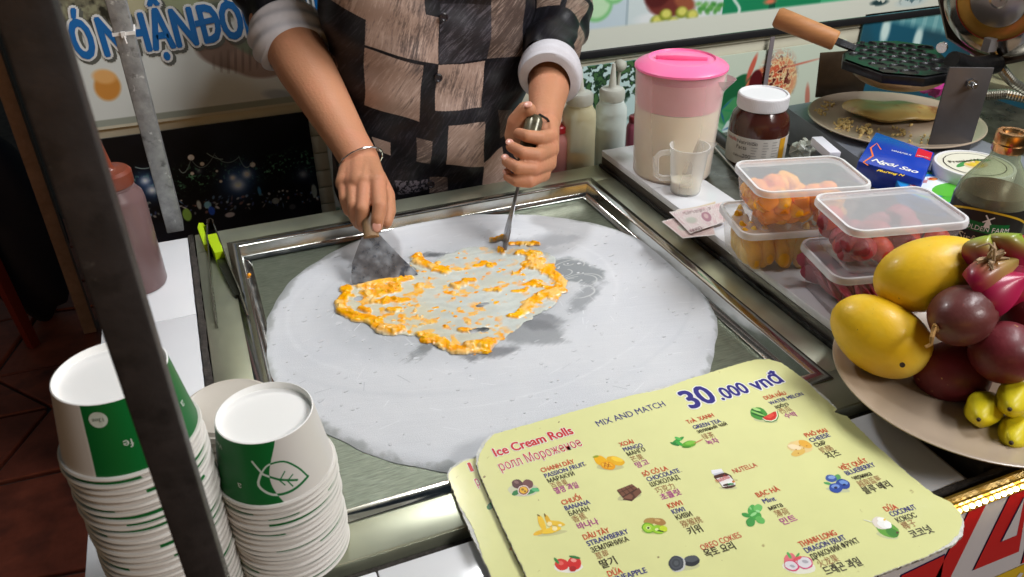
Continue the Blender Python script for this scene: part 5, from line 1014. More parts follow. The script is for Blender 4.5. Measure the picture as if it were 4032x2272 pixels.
icon('kiwi_picture', zA, [(1460, 1150, 85, 20, 0, (192, 196, 130)), (1432, 1085, 44, 22, -.1, (176, 140, 78)), (1492, 1090, 44, 24, .2, (168, 126, 70)), (1480, 1080, 20, 8, .2, (206, 170, 110)), (1420, 1130, 44, 34, .3, (110, 170, 40)), (1420, 1130, 36, 26, .3, (166, 210, 60)), (1420, 1130, 15, 12, .3, (214, 230, 150)), (1420, 1130, 8, 7, 0, (60, 70, 30)), (1485, 1140, 44, 28, .2, (150, 200, 50)), (1520, 1135, 26, 20, .3, (196, 216, 50)), (1475, 1140, 12, 9, 0, (226, 236, 160)), (1500, 1150, 24, 4, .2, (60, 80, 30))])
icon('cookie_picture', zB, [(165, 1385, 96, 24, -.1, (196, 196, 150)), (205, 1345, 54, 36, -.1, (66, 70, 76)), (205, 1352, 52, 30, -.1, (44, 46, 54)), (205, 1332, 46, 22, -.1, (80, 84, 90)), (112, 1366, 54, 54, .2, (196, 196, 196)), (104, 1362, 50, 50, .2, (62, 66, 74)), (104, 1360, 38, 38, .2, (78, 82, 90)), (104, 1360, 28, 28, 0, (62, 66, 72)), (104, 1360, 16, 16, 0, (84, 88, 94))])
icon('green_tea_picture', zB, [(115, 556, 46, 12, -.5, (50, 150, 60)), (95, 580, 32, 9, .3, (40, 130, 60)), (125, 575, 30, 10, .6, (60, 170, 70)), (118, 545, 26, 9, .4, (90, 190, 90)), (190, 580, 48, 22, -.2, (100, 170, 50)), (196, 572, 34, 12, -.2, (130, 196, 70)), (250, 562, 36, 3.5, -.45, (196, 130, 90)), (172, 598, 30, 7, 0, (70, 140, 40))])
icon('watermelon_picture', zB, [(690, 425, 80, 14, .1, (196, 200, 150)), (645, 380, 58, 40, .3, (70, 150, 60)), (635, 366, 44, 5, .4, (30, 90, 40)), (645, 392, 54, 5, .3, (30, 90, 40)), (640, 380, 50, 5, .35, (150, 206, 110)), (630, 352, 30, 8, .3, (170, 216, 130)), ([(664, 412), (690, 432), (730, 438), (765, 425), (778, 395), (768, 362), (756, 366)], (60, 130, 60)), ([(666, 410), (690, 428), (730, 433), (760, 420), (772, 395), (764, 364), (752, 366)], (226, 232, 200)), ([(670, 407), (692, 422), (728, 426), (754, 415), (765, 394), (758, 366), (746, 367)], (206, 44, 40)), ([(682, 404), (735, 376), (748, 392), (720, 412)], (226, 76, 62))])
icon('cheese_picture', zB, [(915, 600, 84, 40, .1, (228, 202, 140)), (900, 580, 40, 24, -.3, (236, 206, 140)), (950, 580, 48, 22, .4, (232, 176, 70)), (905, 636, 48, 22, -.3, (226, 186, 96)), (880, 600, 46, 16, .2, (242, 222, 180)), (940, 606, 5, 4, 0, (190, 130, 50)), (915, 590, 5, 4, 0, (190, 130, 50)), (890, 616, 5, 4, 0, (196, 140, 60)), (960, 592, 5, 4, 0, (190, 130, 50)), (905, 640, 5, 4, 0, (190, 130, 50))])
icon('chocolate_spread_picture', zB, [(445, 868, 60, 10, .0, (196, 196, 150)), ([(352, 784), (372, 775), (402, 768), (428, 768), (462, 784), (490, 830), (494, 856), (470, 868), (430, 873), (410, 868), (380, 826), (352, 800)], (74, 40, 34)), ([(332, 752), (400, 742), (414, 764), (350, 780), (338, 774)], (234, 234, 238)), ([(346, 776), (412, 760), (418, 768), (352, 786)], (200, 202, 210)), ([(368, 806), (450, 786), (490, 828), (494, 846), (410, 862), (400, 848)], (236, 232, 228)), (440, 846, 32, 8, -.2, (60, 30, 24)), (452, 832, 12, 10, 0, (236, 240, 236)), (480, 826, 9, 8, 0, (196, 120, 50)), (462, 842, 22, 6, 0, (40, 130, 70))])
line('nutella', 'R', zB, (372, 838), (458, 805), .0070, .012, off=.0005)
icon('blueberry_picture', zB, [(1165, 880, 80, 16, .1, (196, 200, 160)), (1096, 838, 26, 8, .2, (80, 160, 90)), (1162, 800, 22, 22, 0, (90, 160, 90)), (1120, 805, 38, 24, .2, (60, 90, 160)), (1124, 798, 24, 12, 0, (130, 160, 214)), (1198, 842, 48, 32, .3, (40, 70, 150)), (1202, 832, 30, 14, .2, (110, 146, 210)), (1150, 868, 44, 32, .2, (44, 76, 160)), (1148, 858, 28, 14, 0, (120, 150, 214)), (1150, 866, 12, 8, 0, (30, 40, 90)), (1206, 846, 10, 6, 0, (24, 36, 90))])
icon('mint_picture', zB, [(600, 1012, 36, 26, -1.2, (80, 170, 80)), (640, 1000, 30, 26, -.3, (110, 190, 100)), (562, 1046, 30, 14, .3, (60, 150, 70)), (622, 1050, 44, 30, .2, (70, 160, 70)), (655, 1078, 34, 22, .5, (100, 180, 90)), (592, 1092, 30, 30, .2, (66, 150, 70)), (612, 1040, 24, 10, -.5, (150, 214, 140)), (640, 1020, 16, 8, .3, (160, 220, 150)), (590, 1000, 14, 6, 1, (140, 210, 130))])
icon('dragon_fruit_picture', zB, [(910, 1385, 110, 46, .1, (226, 224, 206)), (850, 1340, 40, 46, .3, (222, 110, 120)), (845, 1310, 26, 10, 1, (90, 170, 90)), (900, 1312, 22, 8, -1, (80, 160, 80)), (948, 1358, 54, 42, .2, (206, 70, 120)), (945, 1356, 47, 35, .2, (216, 212, 216)), (862, 1378, 52, 34, .3, (208, 60, 110)), (858, 1376, 44, 27, .3, (214, 210, 214)), (900, 1330, 30, 12, -.4, (214, 80, 90)), (950, 1350, 22, 10, .2, (170, 166, 174)), (866, 1380, 18, 8, .3, (170, 166, 174))])
icon('coconut_picture', zB, [(1490, 1180, 74, 20, .2, (196, 200, 150)), (1490, 1140, 84, 46, .45, (96, 160, 50)), (1520, 1160, 44, 26, .5, (60, 130, 40)), (1445, 1098, 60, 38, .4, (224, 214, 202)), (1470, 1105, 50, 28, .3, (240, 240, 236)), (1450, 1075, 30, 14, .2, (246, 246, 240)), (1492, 1110, 26, 20, .6, (250, 250, 246)), (1470, 1076, 8, 7, 0, (236, 200, 70)), (1555, 1160, 9, 8, 0, (90, 60, 40)), (1362, 1084, 32, 3, .25, (230, 232, 214))])
icon('leaf_picture', zA, [(386, 985, 20, 30, .8, (20, 120, 60)), (398, 968, 12, 20, -.4, (30, 140, 70))], m2, MZ - .0042); icon('banana_tip_picture', zA, [(532, 1266, 22, 13, 0, (232, 160, 40)), (516, 1270, 8, 7, 0, (150, 96, 30))], m2, MZ - .0042)
# ------------------------------------------------------------------ right side : jug, measuring cup, bottles
def PX(P):   # world point to photo pixel, for solving heights of uprights
    q = RC @ (np.array(P, float) - CAM); return (q[0] / q[2] * Fpx + 2016) / KP, (q[1] / q[2] * Fpx + 1136) / KP
def ztop(x, y, py):
    lo, hi = 0., 2.
    for _ in range(50):
        m_ = (lo + hi) / 2
        if PX((x, y, m_))[1] > py: lo = m_
        else: hi = m_
    return lo
J = Zp(1699, 436, BZ); J = np.array((J[0], J[1] + .012, BZ)); hj = ztop(J[0], J[1], 160) - BZ; rj0, rj1 = .0565, .0625
t = thing('jug', 'large plastic jug of milk mix with a pink lid on the white tiles', 'jug', tuple(J))
pink = mat('pink_lid', lin((255, 124, 176)), rough=.3, sss=.1); pinkc = clear('pink_clear', lin((250, 150, 186)), .6, .3); jw = clear('jug_plastic', lin((240, 228, 222)), .22, .22, tint=(1, .98, .96)); milk = mat('milk_mix', lin((240, 232, 208)), rough=.4, sss=.15)
rj = lambda u: rj0 + (rj1 - rj0) * u
m = MB().lathe([(0, 0), (rj0 - .002, 0), (rj0, .003), (rj(.5), hj * .5), (rj(1), hj - .004)], J, 64)
m.build('body', jw, t)
MB().lathe([(0, .002), (rj0 - .003, .002), (rj0 - .0018, .005), (rj(.6) - .0018, hj * .64), (0, hj * .64)], J, 56).build('milk', milk, t)
MB().lathe([(rj(.66) - .0022, hj * .645), (rj(.95) - .002, hj * .90), (0, hj * .90)], J, 56).build('pink_sheen_film', clear('pink_reflection', lin((244, 172, 188)), .72, .5), t)  # pink reflection above the milk, put into the colour of a film
MB().lathe([(rj(.9) - .0025, hj * .86), (rj(1) - .0022, hj - .001), (rj(1) + .001, hj - .001)], J, 64).build('collar', pinkc, t)
MB().lathe([(rj1 + .0003, hj - .0045), (rj1 + .0018, hj - .004), (rj1 + .0018, hj - .001), (rj1 - .001, hj + .0015), (.047, hj + .0085), (.0455, hj + .0090), (.044, hj + .0065), (0, hj + .0060)], J, 64).build('lid', pink, t)
e1 = np.array((.85, -.5, 0)); e1 /= np.linalg.norm(e1); e2 = np.array((-e1[1], e1[0], 0)); top = J + np.array((0, 0, hj + .0060))
MB().prism([(-.036, -.004), (-.01, -.0075), (.034, -.005), (.036, 0), (.034, .005), (-.01, .0075), (-.036, .004)], lambda u, v, w: tuple(top + e1 * u + e2 * v + np.array((0, 0, w * (1 - .4 * abs(u) / .036)))), .009).build('handle_ridge', pink, t, bevel=.0015)
# spout lip with torn seal
sd = np.array((.62, -.78, 0)); sd /= np.linalg.norm(sd); sn = np.array((-sd[1], sd[0], 0)); vs = []; base = J + np.array((0, 0, hj - .012))
for i in range(9):
    a = (i - 4) / 4; out_ = .016 * (1 - a * a); p = base + sd * (rj1 * math.cos(a * .32) + out_) + sn * (rj1 * math.sin(a * .32)); vs += [p, p - sd * out_ * .9 - np.array((0, 0, .016 * (1 - a * a) + .001))]
MB().add(vs, [(2 * i, 2 * i + 2, 2 * i + 3, 2 * i + 1) for i in range(8)]).build('spout', clear('spout_plastic', lin((226, 206, 210)), .7, .3), t, merge=False)
# measuring cup with handle and spout
Mc = Zp(1727, 484, BZ); Mc = np.array((Mc[0], Mc[1] + .004, BZ)); hm = ztop(Mc[0], Mc[1], 368) - BZ; cupp = clear('measuring_plastic', lin((236, 236, 232)), .20, .2)
t = thing('measuring_cup', 'small clear measuring cup with a little milk in front of the jug', 'measuring cup', tuple(Mc))
MB().lathe([(0, 0), (.0195, 0), (.0205, .002), (.0265, hm), (.0275, hm + .001), (.0262, hm + .0012), (.0196, .003), (0, .003)], Mc, 48).build('body', cupp, t)
MB().lathe([(0, .0032), (.0192, .0032), (.0212, hm * .26), (0, hm * .26)], Mc, 40).build('milk', milk, t)
vs = []; sd = np.array((.85, -.1, 0)); sd /= np.linalg.norm(sd); sn = np.array((-sd[1], sd[0], 0))
for i in range(9):
    a = (i - 4) / 4; o_ = .016 * (1 - abs(a)) ** 1.2; p = Mc + sd * (.0262 * math.cos(a * .6) + o_) + sn * .0262 * math.sin(a * .6) + np.array((0, 0, hm)); vs += [p, p - sd * o_ - np.array((0, 0, .02 * (1 - abs(a)) + .001))]
MB().add(vs, [(2 * i, 2 * i + 2, 2 * i + 3, 2 * i + 1) for i in range(8)]).build('spout', cupp, t, merge=False)
hd = np.array((-.85, .25, 0)); hd /= np.linalg.norm(hd); q = lambda r, z: Mc + hd * r + np.array((0, 0, z))
MB().tube([q(.0255, hm * .9), q(.040, hm * .88), q(.046, hm * .78), q(.044, hm * .42), q(.036, hm * .33), q(.0225, hm * .32)], .0028, 8, sx=1.6).build('handle', cupp, t)
sh = thing('shelf', 'narrow low shelf behind the cart holding the squeeze bottles', 'shelf', (.85, 1.11, .86))
MB().box((.47, 1.062, .846), (1.3, 1.16, .856)).build('shelf_board', fas, sh); [MB().box((x, 1.08, 0), (x + .02, 1.14, .846)).build('leg', steel, sh) for x in (.9, 1.27)]
zb = .857
def sq(px, w_px, py_sh, label, body, cap_, fill, yy=1.108, tip=.035, nm='squeeze_bottle'):
    p = Yp(px, py_sh, yy); d_ = float((RC @ (p - CAM))[2]); r = w_px / 2 * KP * d_ / Fpx; h = (p[2] - zb) / .84
    return bottle(nm, label, p[0], yy, zb, r, h, body, cap_, None, None, fill, tip)
ybod = clear('yellow_bottle', lin((232, 226, 186)), .62, .3); wbod = clear('clear_bottle', lin((224, 234, 230)), .55, .25)
sq(1457, 86, 283, 'yellowish squeeze bottle with brown dregs, right of the fist', ybod, clear('cap_clear', lin((206, 208, 198)), .7, .3), (.26, mat('amber_sauce', lin((176, 124, 62)), rough=.3)))
sq(1538, 80, 272, 'clear squeeze bottle with a tall nozzle, second from the fist', wbod, MATS['cap_clear'], (.62, mat('pale_syrup', lin((186, 198, 190)), rough=.3)))
sq(1403, 62, 345, 'pinkish red squeeze bottle half hidden behind the fist', mat('pink_bottle', lin((206, 140, 136)), rough=.3, sss=.1), mat('red_cap', lin((190, 40, 50)), rough=.35), None, 1.115, .02)
sq(1598, 44, 318, 'small dark pink bottle between the clear bottle and the jug', mat('berry_bottle', lin((150, 70, 90)), rough=.3), mat('red_cap2', lin((120, 24, 36)), rough=.35), None, 1.13, .02)
p = Yp(1558, 330, 1.30); t = thing('stick_figure_whisk', 'thin pale swab on a stick behind the clear squeeze bottle', 'stick', (p[0], 1.145, .857))
t.name = 'wooden_stick'; BASE['wooden_stick'] = BASE.pop('stick_figure_whisk', np.array((p[0], 1.145, .857)))
pw = Yp(1560, 165, 1.145); MB().tube([(pw[0] - .01, 1.145, .857), (pw[0], 1.145, pw[2])], .003, 8).build('stick', mat('pale_stick', lin((170, 172, 160)), rough=.6), t); MB().ball((pw[0], 1.145, pw[2]), (.011, .011, .010), 14, 10).build('tip', MATS['pale_stick'], t)
# knives and sticks in the tray
t = thing('knife', 'black handled knife lying in the dark tray beside the chocolate jar', 'knife', tuple(Zp(1830, 370, .925)))
MB().tube([Zp(1786, 322, .936), Zp(1810, 345, .938), Zp(1850, 378, .937), Zp(1890, 408, .934)], [.006, .010, .010, .008], 12, sx=.7).build('handle', mat('black_plastic', (.012, .012, .012), rough=.35), t)
MB().prism([tuple(Zp(1776, 330, .93)[:2]), tuple(Zp(1796, 318, .93)[:2]), (Zp(1796, 318, .93)[0] - .03, Zp(1796, 318, .93)[1] + .12), (Zp(1776, 330, .93)[0] - .02, Zp(1776, 330, .93)[1] + .1)], lambda u, v, w: (u, v, .928 + w), .001).build('blade', steel, t, smooth=False)
for i, (a, b) in enumerate((((1790, 362), (1858, 438)), ((1800, 356), (1880, 428)))):
    tag(MB().tube([Zp(*a, .928 + .004 * i), Zp(*b, .925 + .004 * i)], .0016, 8).build('metal_stick', mat('bright_rod', (.6, .58, .52), rough=.3, metal=.8), loc=Zp(*a, .925)), ('thin bright rod nearer the measuring cup' if i == 0 else 'thin bright rod nearer the black knife') + ', lying in the dark tray', 'rod', 'rods in the dark tray')
# ------------------------------------------------------------------ chocolate spread jar
N_ = Zp(1896, 402, BZ); N_ = np.array((N_[0], N_[1] + .0, BZ)); hn = ztop(N_[0], N_[1], 232) - BZ; t = thing('chocolate_jar', 'chocolate spread jar with white lid and nutrition label behind the containers', 'jar', tuple(N_)); R_ = .0435
choc = mat('chocolate', lin((66, 30, 22)), rough=.14, coat=.5); MB().lathe([(0, 0), (R_ * .9, 0), (R_, .006), (R_, hn * .58), (R_ * .93, hn * .70), (R_ * .78, hn * .78), (R_ * .74, hn * .83)], N_, 56).build('body', choc, t)
lp = []; 
for k_ in range(61): a = 2 * PI * k_ / 60; lp.append((R_ + (.0012 if k_ % 2 else 0) * 0, a))
MB().lathe([(R_ * .80, hn * .80), (R_ * .825, hn * .805), (R_ * .835, hn * .82), (R_ * .835, hn * .985), (R_ * .80, hn), (R_ * .76, hn), (R_ * .75, hn - .002), (0, hn - .002)], N_, 56).build('lid', mat('white_lid', lin((232, 232, 236)), rough=.35), t)
rb = MB()
for k_ in range(90): a = 2 * PI * k_ / 90; c_ = N_ + np.array((math.cos(a) * R_ * .835, math.sin(a) * R_ * .835, hn * .9)); rb.obox(c_, (.0005 * math.cos(a), .0005 * math.sin(a), 0), (-.0006 * math.sin(a), .0006 * math.cos(a), 0), (0, 0, hn * .07))
rb.build('ridges', MATS['white_lid'], t, merge=False, stuff=True)
lab = mat('label_paper', lin((196, 192, 186)), rough=.5)
MB().lathe([(R_ + .0001, hn * .06), (R_ + .0004, hn * .06), (R_ + .0004, hn * .46), (R_ + .0001, hn * .46)], N_, 56).build('label', lab, t)
nphi = math.atan2(-N_[1], -N_[0])
def cyl(c0, r, phi0, z0): return lambda u, v: (c0[0] + r * math.cos(phi0 + u / r), c0[1] + r * math.sin(phi0 + u / r), z0 + v)
f = cyl(N_, R_ + .0008, nphi, N_[2]); dkp = mat('label_dark', (.08, .075, .07), rough=.5)
m = MB(); put_poly(m, [(.037 + .012 * i / 6, hn * .06) for i in range(7)] + [(.049 - .012 * i / 6, hn * .46) for i in range(7)], f); m.build('label_panel', mat('label_yellow', lin((206, 150, 30)), rough=.5), t, smooth=False)
for tx, u, v, s_, b_, mm in (('Nutrition', -.030, hn * .37, .0085, .03, dkp), ('Facts', -.030, hn * .29, .0085, .03, dkp), ('200', -.018, hn * .17, .0085, .02, dkp), ('Calories', -.034, hn * .17, .005, .01, dkp), ('nutella', -.052, hn * .38, .008, .03, mat('label_red', lin((190, 40, 40)), rough=.5))):
    m = MB(); put_text(m, tx, f, s_, u, v); m.build('lettering', mm, t, smooth=False, merge=False)
m = MB(); rr = np.random.default_rng(8)
for i in range(9):
    for u0 in (-.006, .010, .024):
        w_ = rr.uniform(.005, .012); v_ = hn * (.09 + .04 * i); put_poly(m, [(u0, v_), (u0 + w_ / 2, v_), (u0 + w_, v_), (u0 + w_, v_ + .0010), (u0 + w_ / 2, v_ + .0010), (u0, v_ + .0010)], f)
m.build('fine_print', mat('label_grey', (.28, .27, .26), rough=.6), t, smooth=False, merge=False, stuff=True)
# ------------------------------------------------------------------ food containers
pp = clear('container_plastic', lin((220, 218, 222)), .12, .2, cap_=.2); ppl = clear('container_lid', lin((222, 222, 226)), .27, .22, cap_=.3); pprim = clear('container_rim', lin((236, 236, 238)), .6, .25)
def rrect(hx, hy, r, n=6):
    o = []
    for (sx, sy, a0) in ((1, 1, 0), (-1, 1, PI / 2), (-1, -1, PI), (1, -1, 3 * PI / 2)):
        for k_ in range(n + 1): a = a0 + PI / 2 * k_ / n; o.append((sx * (hx - r) + r * math.cos(a), sy * (hy - r) + r * math.sin(a)))
    return o
def loft(rings, c0, ang, closed_ends=(True, True)):
    m = MB(); n = len(rings[0][0]); ca, sa_ = math.cos(ang), math.sin(ang); vs = []
    for P, z in rings:
        for (x, y) in P: vs.append((c0[0] + x * ca - y * sa_, c0[1] + x * sa_ + y * ca, c0[2] + z))
    fs = [(i * n + k_, i * n + (k_ + 1) % n, (i + 1) * n + (k_ + 1) % n, (i + 1) * n + k_) for i in range(len(rings) - 1) for k_ in range(n)]
    if closed_ends[0]: fs.append(tuple(range(n))[::-1])
    if closed_ends[1]: fs.append(tuple(range(len(vs) - n, len(vs))))
    return m.add(vs, fs)
HX, HY = .066, .0455
def container(label, cx, cy, z0, ang, h=.054):
    t = thing('food_container', label, 'food container', (cx, cy, z0), 'lidded clear food containers on the side counter'); c0 = (cx, cy, z0)
    loft([(rrect(HX * .80, HY * .78, .010), 0), (rrect(HX * .83, HY * .81, .013), .002), (rrect(HX * .95, HY * .94, .015), h - .006)], c0, ang, (True, False)).build('body', pp, t)
    loft([(rrect(HX * .95, HY * .94, .015), h - .008), (rrect(HX, HY, .016), h - .0075), (rrect(HX * 1.005, HY * 1.01, .017), h - .003), (rrect(HX * .99, HY * .985, .016), h), (rrect(HX * .95, HY * .93, .014), h), (rrect(HX * .94, HY * .92, .013), h - .003)], c0, ang, (False, False)).build('rim', pprim, t)
    loft([(rrect(HX * .945, HY * .925, .014), h - .0028), (rrect(HX * .93, HY * .91, .013), h - .0020)], c0, ang, (False, True)).build('lid', ppl, t)
    return t
def chunks(c0, ang, n, mats_, names, label, cat, group, size, h0, h1, seed, shape='cube'):
    rr = np.random.default_rng(seed); ca, sa_ = math.cos(ang), math.sin(ang); protos = []
    for k_ in range(4):
        m = MB()
        if shape == 'cube':
            rt = np.array(Euler(rr.uniform(0, 3, 3)).to_matrix()); s_ = size * rr.uniform(.8, 1.2, 3) * np.array((1.1, .85, .8)) / 2
            m.ball((0, 0, 0), s_, 10, 7, rot=rt, fn=lambda d, p: p * (1 + .28 * (max(abs(d)) - .75) * -1.2) * (1 + .05 * math.sin(7 * d[0] + 3 * k_)))
        elif shape == 'ball': m.ball((0, 0, 0), (size / 2, size / 2, size / 2 * 1.12) if k_ < 2 else (size * .42, size * .42, size * .66), 14, 10, rot=np.array(Euler(rr.uniform(0, 3, 3)).to_matrix()), fn=lambda d, p: p * (1 + (.08 * math.sin(4 * d[0] + 3 * d[1]) if k_ > 1 else 0)))
        elif shape == 'slab':
            rt = np.array(Euler((rr.uniform(-.6, .6), rr.uniform(.6, 1.3), rr.uniform(-.5, .5))).to_matrix()); m.ball((0, 0, 0), (size * .62, size * .95, size * .12), 14, 9, rot=rt, fn=lambda d, p: p * (1 + .1 * math.cos(2 * math.atan2(d[1], d[0]))))
        elif shape == 'wedge':
            rt = np.array(Euler((rr.uniform(-.3, .3), rr.uniform(-.5, .5), rr.uniform(-.4, .4))).to_matrix()); m.ball((0, 0, 0), (size * .34, size * .34, size * 1.0), 12, 9, rot=rt, fn=lambda d, p: p * np.array((1 - .35 * d[2], 1 - .35 * d[2], 1)))
        o = m.build(names, mats_[k_ % len(mats_)], loc=(0, 0, 0)); protos.append(o)
    for i in range(n):
        o = protos[i] if i < 4 else protos[rr.integers(4)].copy()
        if i >= 4: COL.objects.link(o)
        lay = i / n; f_ = .82 + .11 * lay; mx_, my_ = HX * f_ - size * .50, HY * f_ - size * .46; x, y = rr.uniform(-mx_, mx_), rr.uniform(-my_, my_)
        if i % 3 == 0: y = -my_
        if i % 3 == 1: x = -mx_
        z = h0 + (h1 - h0) * lay; o.location = (c0[0] + x * ca - y * sa_, c0[1] + x * sa_ + y * ca, c0[2] + z); BASE[o.name] = np.array(o.location); o.rotation_euler = (0, 0, ang + (rr.uniform(-.5, .5) if shape in ('slab', 'wedge') else rr.uniform(0, 6)))
        tag(o, label, cat, group)
A_ = math.radians(-15); B_ = math.radians(-13)
cLL, cLU, cRL, cRU = (.6055, .6685, BZ), (.613, .660, .9795), (.6335, .5535, BZ), (.6385, .5520, .9795)
container('lower left food container of pale yellow fruit wedges, under the mango one', *cLL, A_); container('upper left food container full of orange mango chunks', *cLU, A_)
container('lower right food container of dark pink fruit slabs, beside the plate', *cRL, B_); container('upper right food container of red strawberries above the pink one', *cRU, B_)
mo = [mat('mango_chunk', lin((255, 176, 0)), rough=.5, var=.12, vscale=60, sss=.15), mat('mango_chunk_deep', lin((248, 146, 0)), rough=.5, var=.1, vscale=60, sss=.15)]
chunks(cLU, A_, 58, mo, 'mango_chunk', 'glossy orange mango chunk inside the upper left container', 'mango chunk', 'mango chunks in the upper left container', .027, .012, .038, 1)
jk = [mat('jackfruit', lin((236, 176, 40)), rough=.35, var=.15, vscale=60, sss=.15), mat('pineapple', lin((240, 200, 100)), rough=.35, var=.15, vscale=70, sss=.15)]
chunks(cLL, A_, 44, jk, 'fruit_wedge', 'pale yellow fruit wedge inside the lower left container', 'fruit wedge', 'fruit wedges in the lower left container', .026, .021, .034, 2, 'wedge')
st_ = [mat('tomato_red', lin((196, 62, 36)), rough=.5, var=.1, vscale=50), mat('strawberry_red', lin((160, 46, 48)), rough=.55, var=.2, vscale=80), mat('strawberry_dark', lin((132, 40, 50)), rough=.55, var=.2, vscale=80), mat('strawberry_pink', lin((150, 56, 64)), rough=.6, var=.2, vscale=80)]
chunks(cRU, B_, 34, st_, 'strawberry', 'round red strawberry inside the upper right container', 'strawberry', 'strawberries in the upper right container', .0265, .014, .033, 3, 'ball')
dp = [mat('pink_flesh', lin((196, 84, 104)), rough=.4, var=.12, vscale=50, sss=.1), mat('pink_flesh_dark', lin((176, 62, 84)), rough=.4, var=.1, vscale=50)]
chunks(cRL, B_, 40, dp, 'dragon_fruit_slice', 'dark pink fruit slab inside the lower right container', 'fruit slice', 'fruit slices in the lower right container', .030, .018, .034, 4, 'slab')
# ------------------------------------------------------------------ banknotes
def note(label, px, z, cols, rot_txt=None, sag=.004):
    q = [Zp(*p, z)[:2] for p in px]; c = Canvas(200, 100, cols[0]); n = c.noise(18, int(z * 1e5) % 99); n2 = c.noise(5, 5)
    c.blend(np.clip((n - .45) * 3, 0, .8), cols[1]); c.blend((np.sin(c.X * .9 + n * 20) > .6) * .25, cols[2]); c.ell(118, 52, 20, 24, cols[2], soft=3, op=.75); c.ell(118, 48, 9, 12, (206, 180, 176), soft=4, op=.8); c.ell(50, 52, 22, 14, (176, 182, 168), soft=8, op=.8)
    for i in range(3): c.blend(((np.abs(c.Y - 12 - i * 5) < 1.2) & (c.X > 40) & (c.X < 150) & (n2 > .42)) * .7, (110, 84, 84))
    e = np.minimum(np.minimum(c.X, 199 - c.X), np.minimum(c.Y, 99 - c.Y)); c.blend(np.clip((5 - e) / 3, 0, 1), (212, 204, 200))
    m = MB(); nx_, ny_ = 16, 8; vs = []; uvs = []
    for j in range(ny_ + 1):
        for i in range(nx_ + 1):
            u, v = i / nx_, j / ny_; p = (1 - u) * (1 - v) * q[3] + u * (1 - v) * q[2] + u * v * q[1] + (1 - u) * v * q[0]; vs.append((p[0], p[1], z + sag * ((1 - u) ** 2 * .6 + .25 * math.sin(u * 5 + v * 2)) * .5)); uvs.append((u, v))
    it = iter(uvs); m.add(vs, [(j * (nx_ + 1) + i, j * (nx_ + 1) + i + 1, (j + 1) * (nx_ + 1) + i + 1, (j + 1) * (nx_ + 1) + i) for j in range(ny_) for i in range(nx_)])
    o = m.build('banknote', img_mat('banknote_print_%d' % len(MATS), c.done(), rough=.7), uv=lambda v: next(it), merge=False, loc=(q[0][0], q[0][1], z))
    if rot_txt:
        a, b = Zp(*rot_txt[1], z + .002), Zp(*rot_txt[2], z + .002); tm = MB(); an = math.atan2(b[1] - a[1], b[0] - a[0]); vs, _ = text2d(rot_txt[0], .009); w = max(x for x, y in vs)
        put_text(tm, rot_txt[0], lambda u, v: (u, v, z + .0022 + .0002), .009, a[0], a[1], ang=an, sx=np.linalg.norm(b[:2] - a[:2]) / w, bold=0); tm.build('lettering', mat('note_ink', lin((110, 60, 70)), rough=.6), o, smooth=False, merge=False, loc=(q[0][0], q[0][1], z))
    return tag(o, label, 'banknote', 'banknotes on the tile edge')
note('folded beige banknote at the bottom of the small pile of money', [(1700, 532), (1800, 506), (1812, 560), (1725, 580)], .9262, ((206, 190, 156), (190, 170, 130), (170, 150, 110)), sag=.006)
note('pale pink banknote sticking out left from the middle of the pile', [(1664, 560), (1782, 520), (1800, 590), (1718, 602)], .9285, ((206, 184, 178), (196, 170, 166), (150, 110, 112)))
note('pink 2000 banknote on top of the pile beside the containers', [(1683, 536), (1818, 508), (1826, 556), (1737, 590)], .9312, ((214, 204, 200), (206, 176, 176), (150, 100, 116)), ('0002', (1741, 585), (1770, 574)))
# ------------------------------------------------------------------ waffle machine on its grey box
GZ = .975; gx = [Zp(1974, 266, GZ), Zp(2160, 397, GZ)]; sl = (gx[1][0] - gx[0][0]) / (gx[1][1] - gx[0][1]); yb, yf = gx[0][1], .665; xr = Zp(2520, 372, GZ)[0]
greyb = mat('grey_paint', lin((116, 120, 128)), rough=.38, var=.08, vscale=14, bump=.05, spots=[((.06, .055, .05), 150, .68, .04), ((.30, .27, .22), 26, .64, .1)])
wm = thing('waffle_maker', 'open egg waffle maker with wooden handle on a grey metal box', 'waffle maker', ((gx[0][0] + xr) / 2, .82, BZ))
top_ = [(gx[0][0], yb), (gx[0][0] + sl * (yf - yb), yf), (xr + .004, yf), (xr - .006, yb)]
MB().prism(top_, lambda u, v, w: (u, v, BZ - .0035 + w), GZ - BZ + .0035).build('box', greyb, wm, bevel=.002)
# bracket plates
steeld = mat('bracket_steel', (.115, .11, .115), rough=.42, metal=.6, var=.12, vscale=14, rvar=.08); steelb = mat('brown_steel', (.10, .07, .045), rough=.4, metal=.7, var=.3, vscale=20)
def upright(pa, pb, pytop, th, m_, nm, taper=0):
    a, b = Zp(*pa, GZ)[:2], Zp(*pb, GZ)[:2]; h = ztop(*((a + b) / 2), pytop) - GZ; d = (b - a) / np.linalg.norm(b - a); n_ = np.array((-d[1], d[0])) * th; m = MB()
    vs = [(*a, GZ), (*b, GZ), (*(b - d * taper), GZ + h), (*(a + d * taper), GZ + h)]; vs += [(*(np.array(v[:2]) + n_), v[2]) for v in vs]; m.add(vs, [(0, 1, 2, 3), (7, 6, 5, 4), (0, 4, 5, 1), (1, 5, 6, 2), (2, 6, 7, 3), (3, 7, 4, 0)])
    m.build(nm, m_, wm, bevel=.0008, merge=False); return a, b, h
a, b, hb = upright((2332, 376), (2439, 378), 170, .003, steeld, 'bracket'); HZ = GZ + hb
upright((2052, 246), (2170, 236), 128, .003, steelb, 'side_plate', -.006)
bp = (a + b) / 2; bz = GZ + hb * .82; bd = (b - a) / np.linalg.norm(b - a); bn_ = np.array((bd[1], -bd[0])); bn_ *= np.sign(bn_ @ -bp)
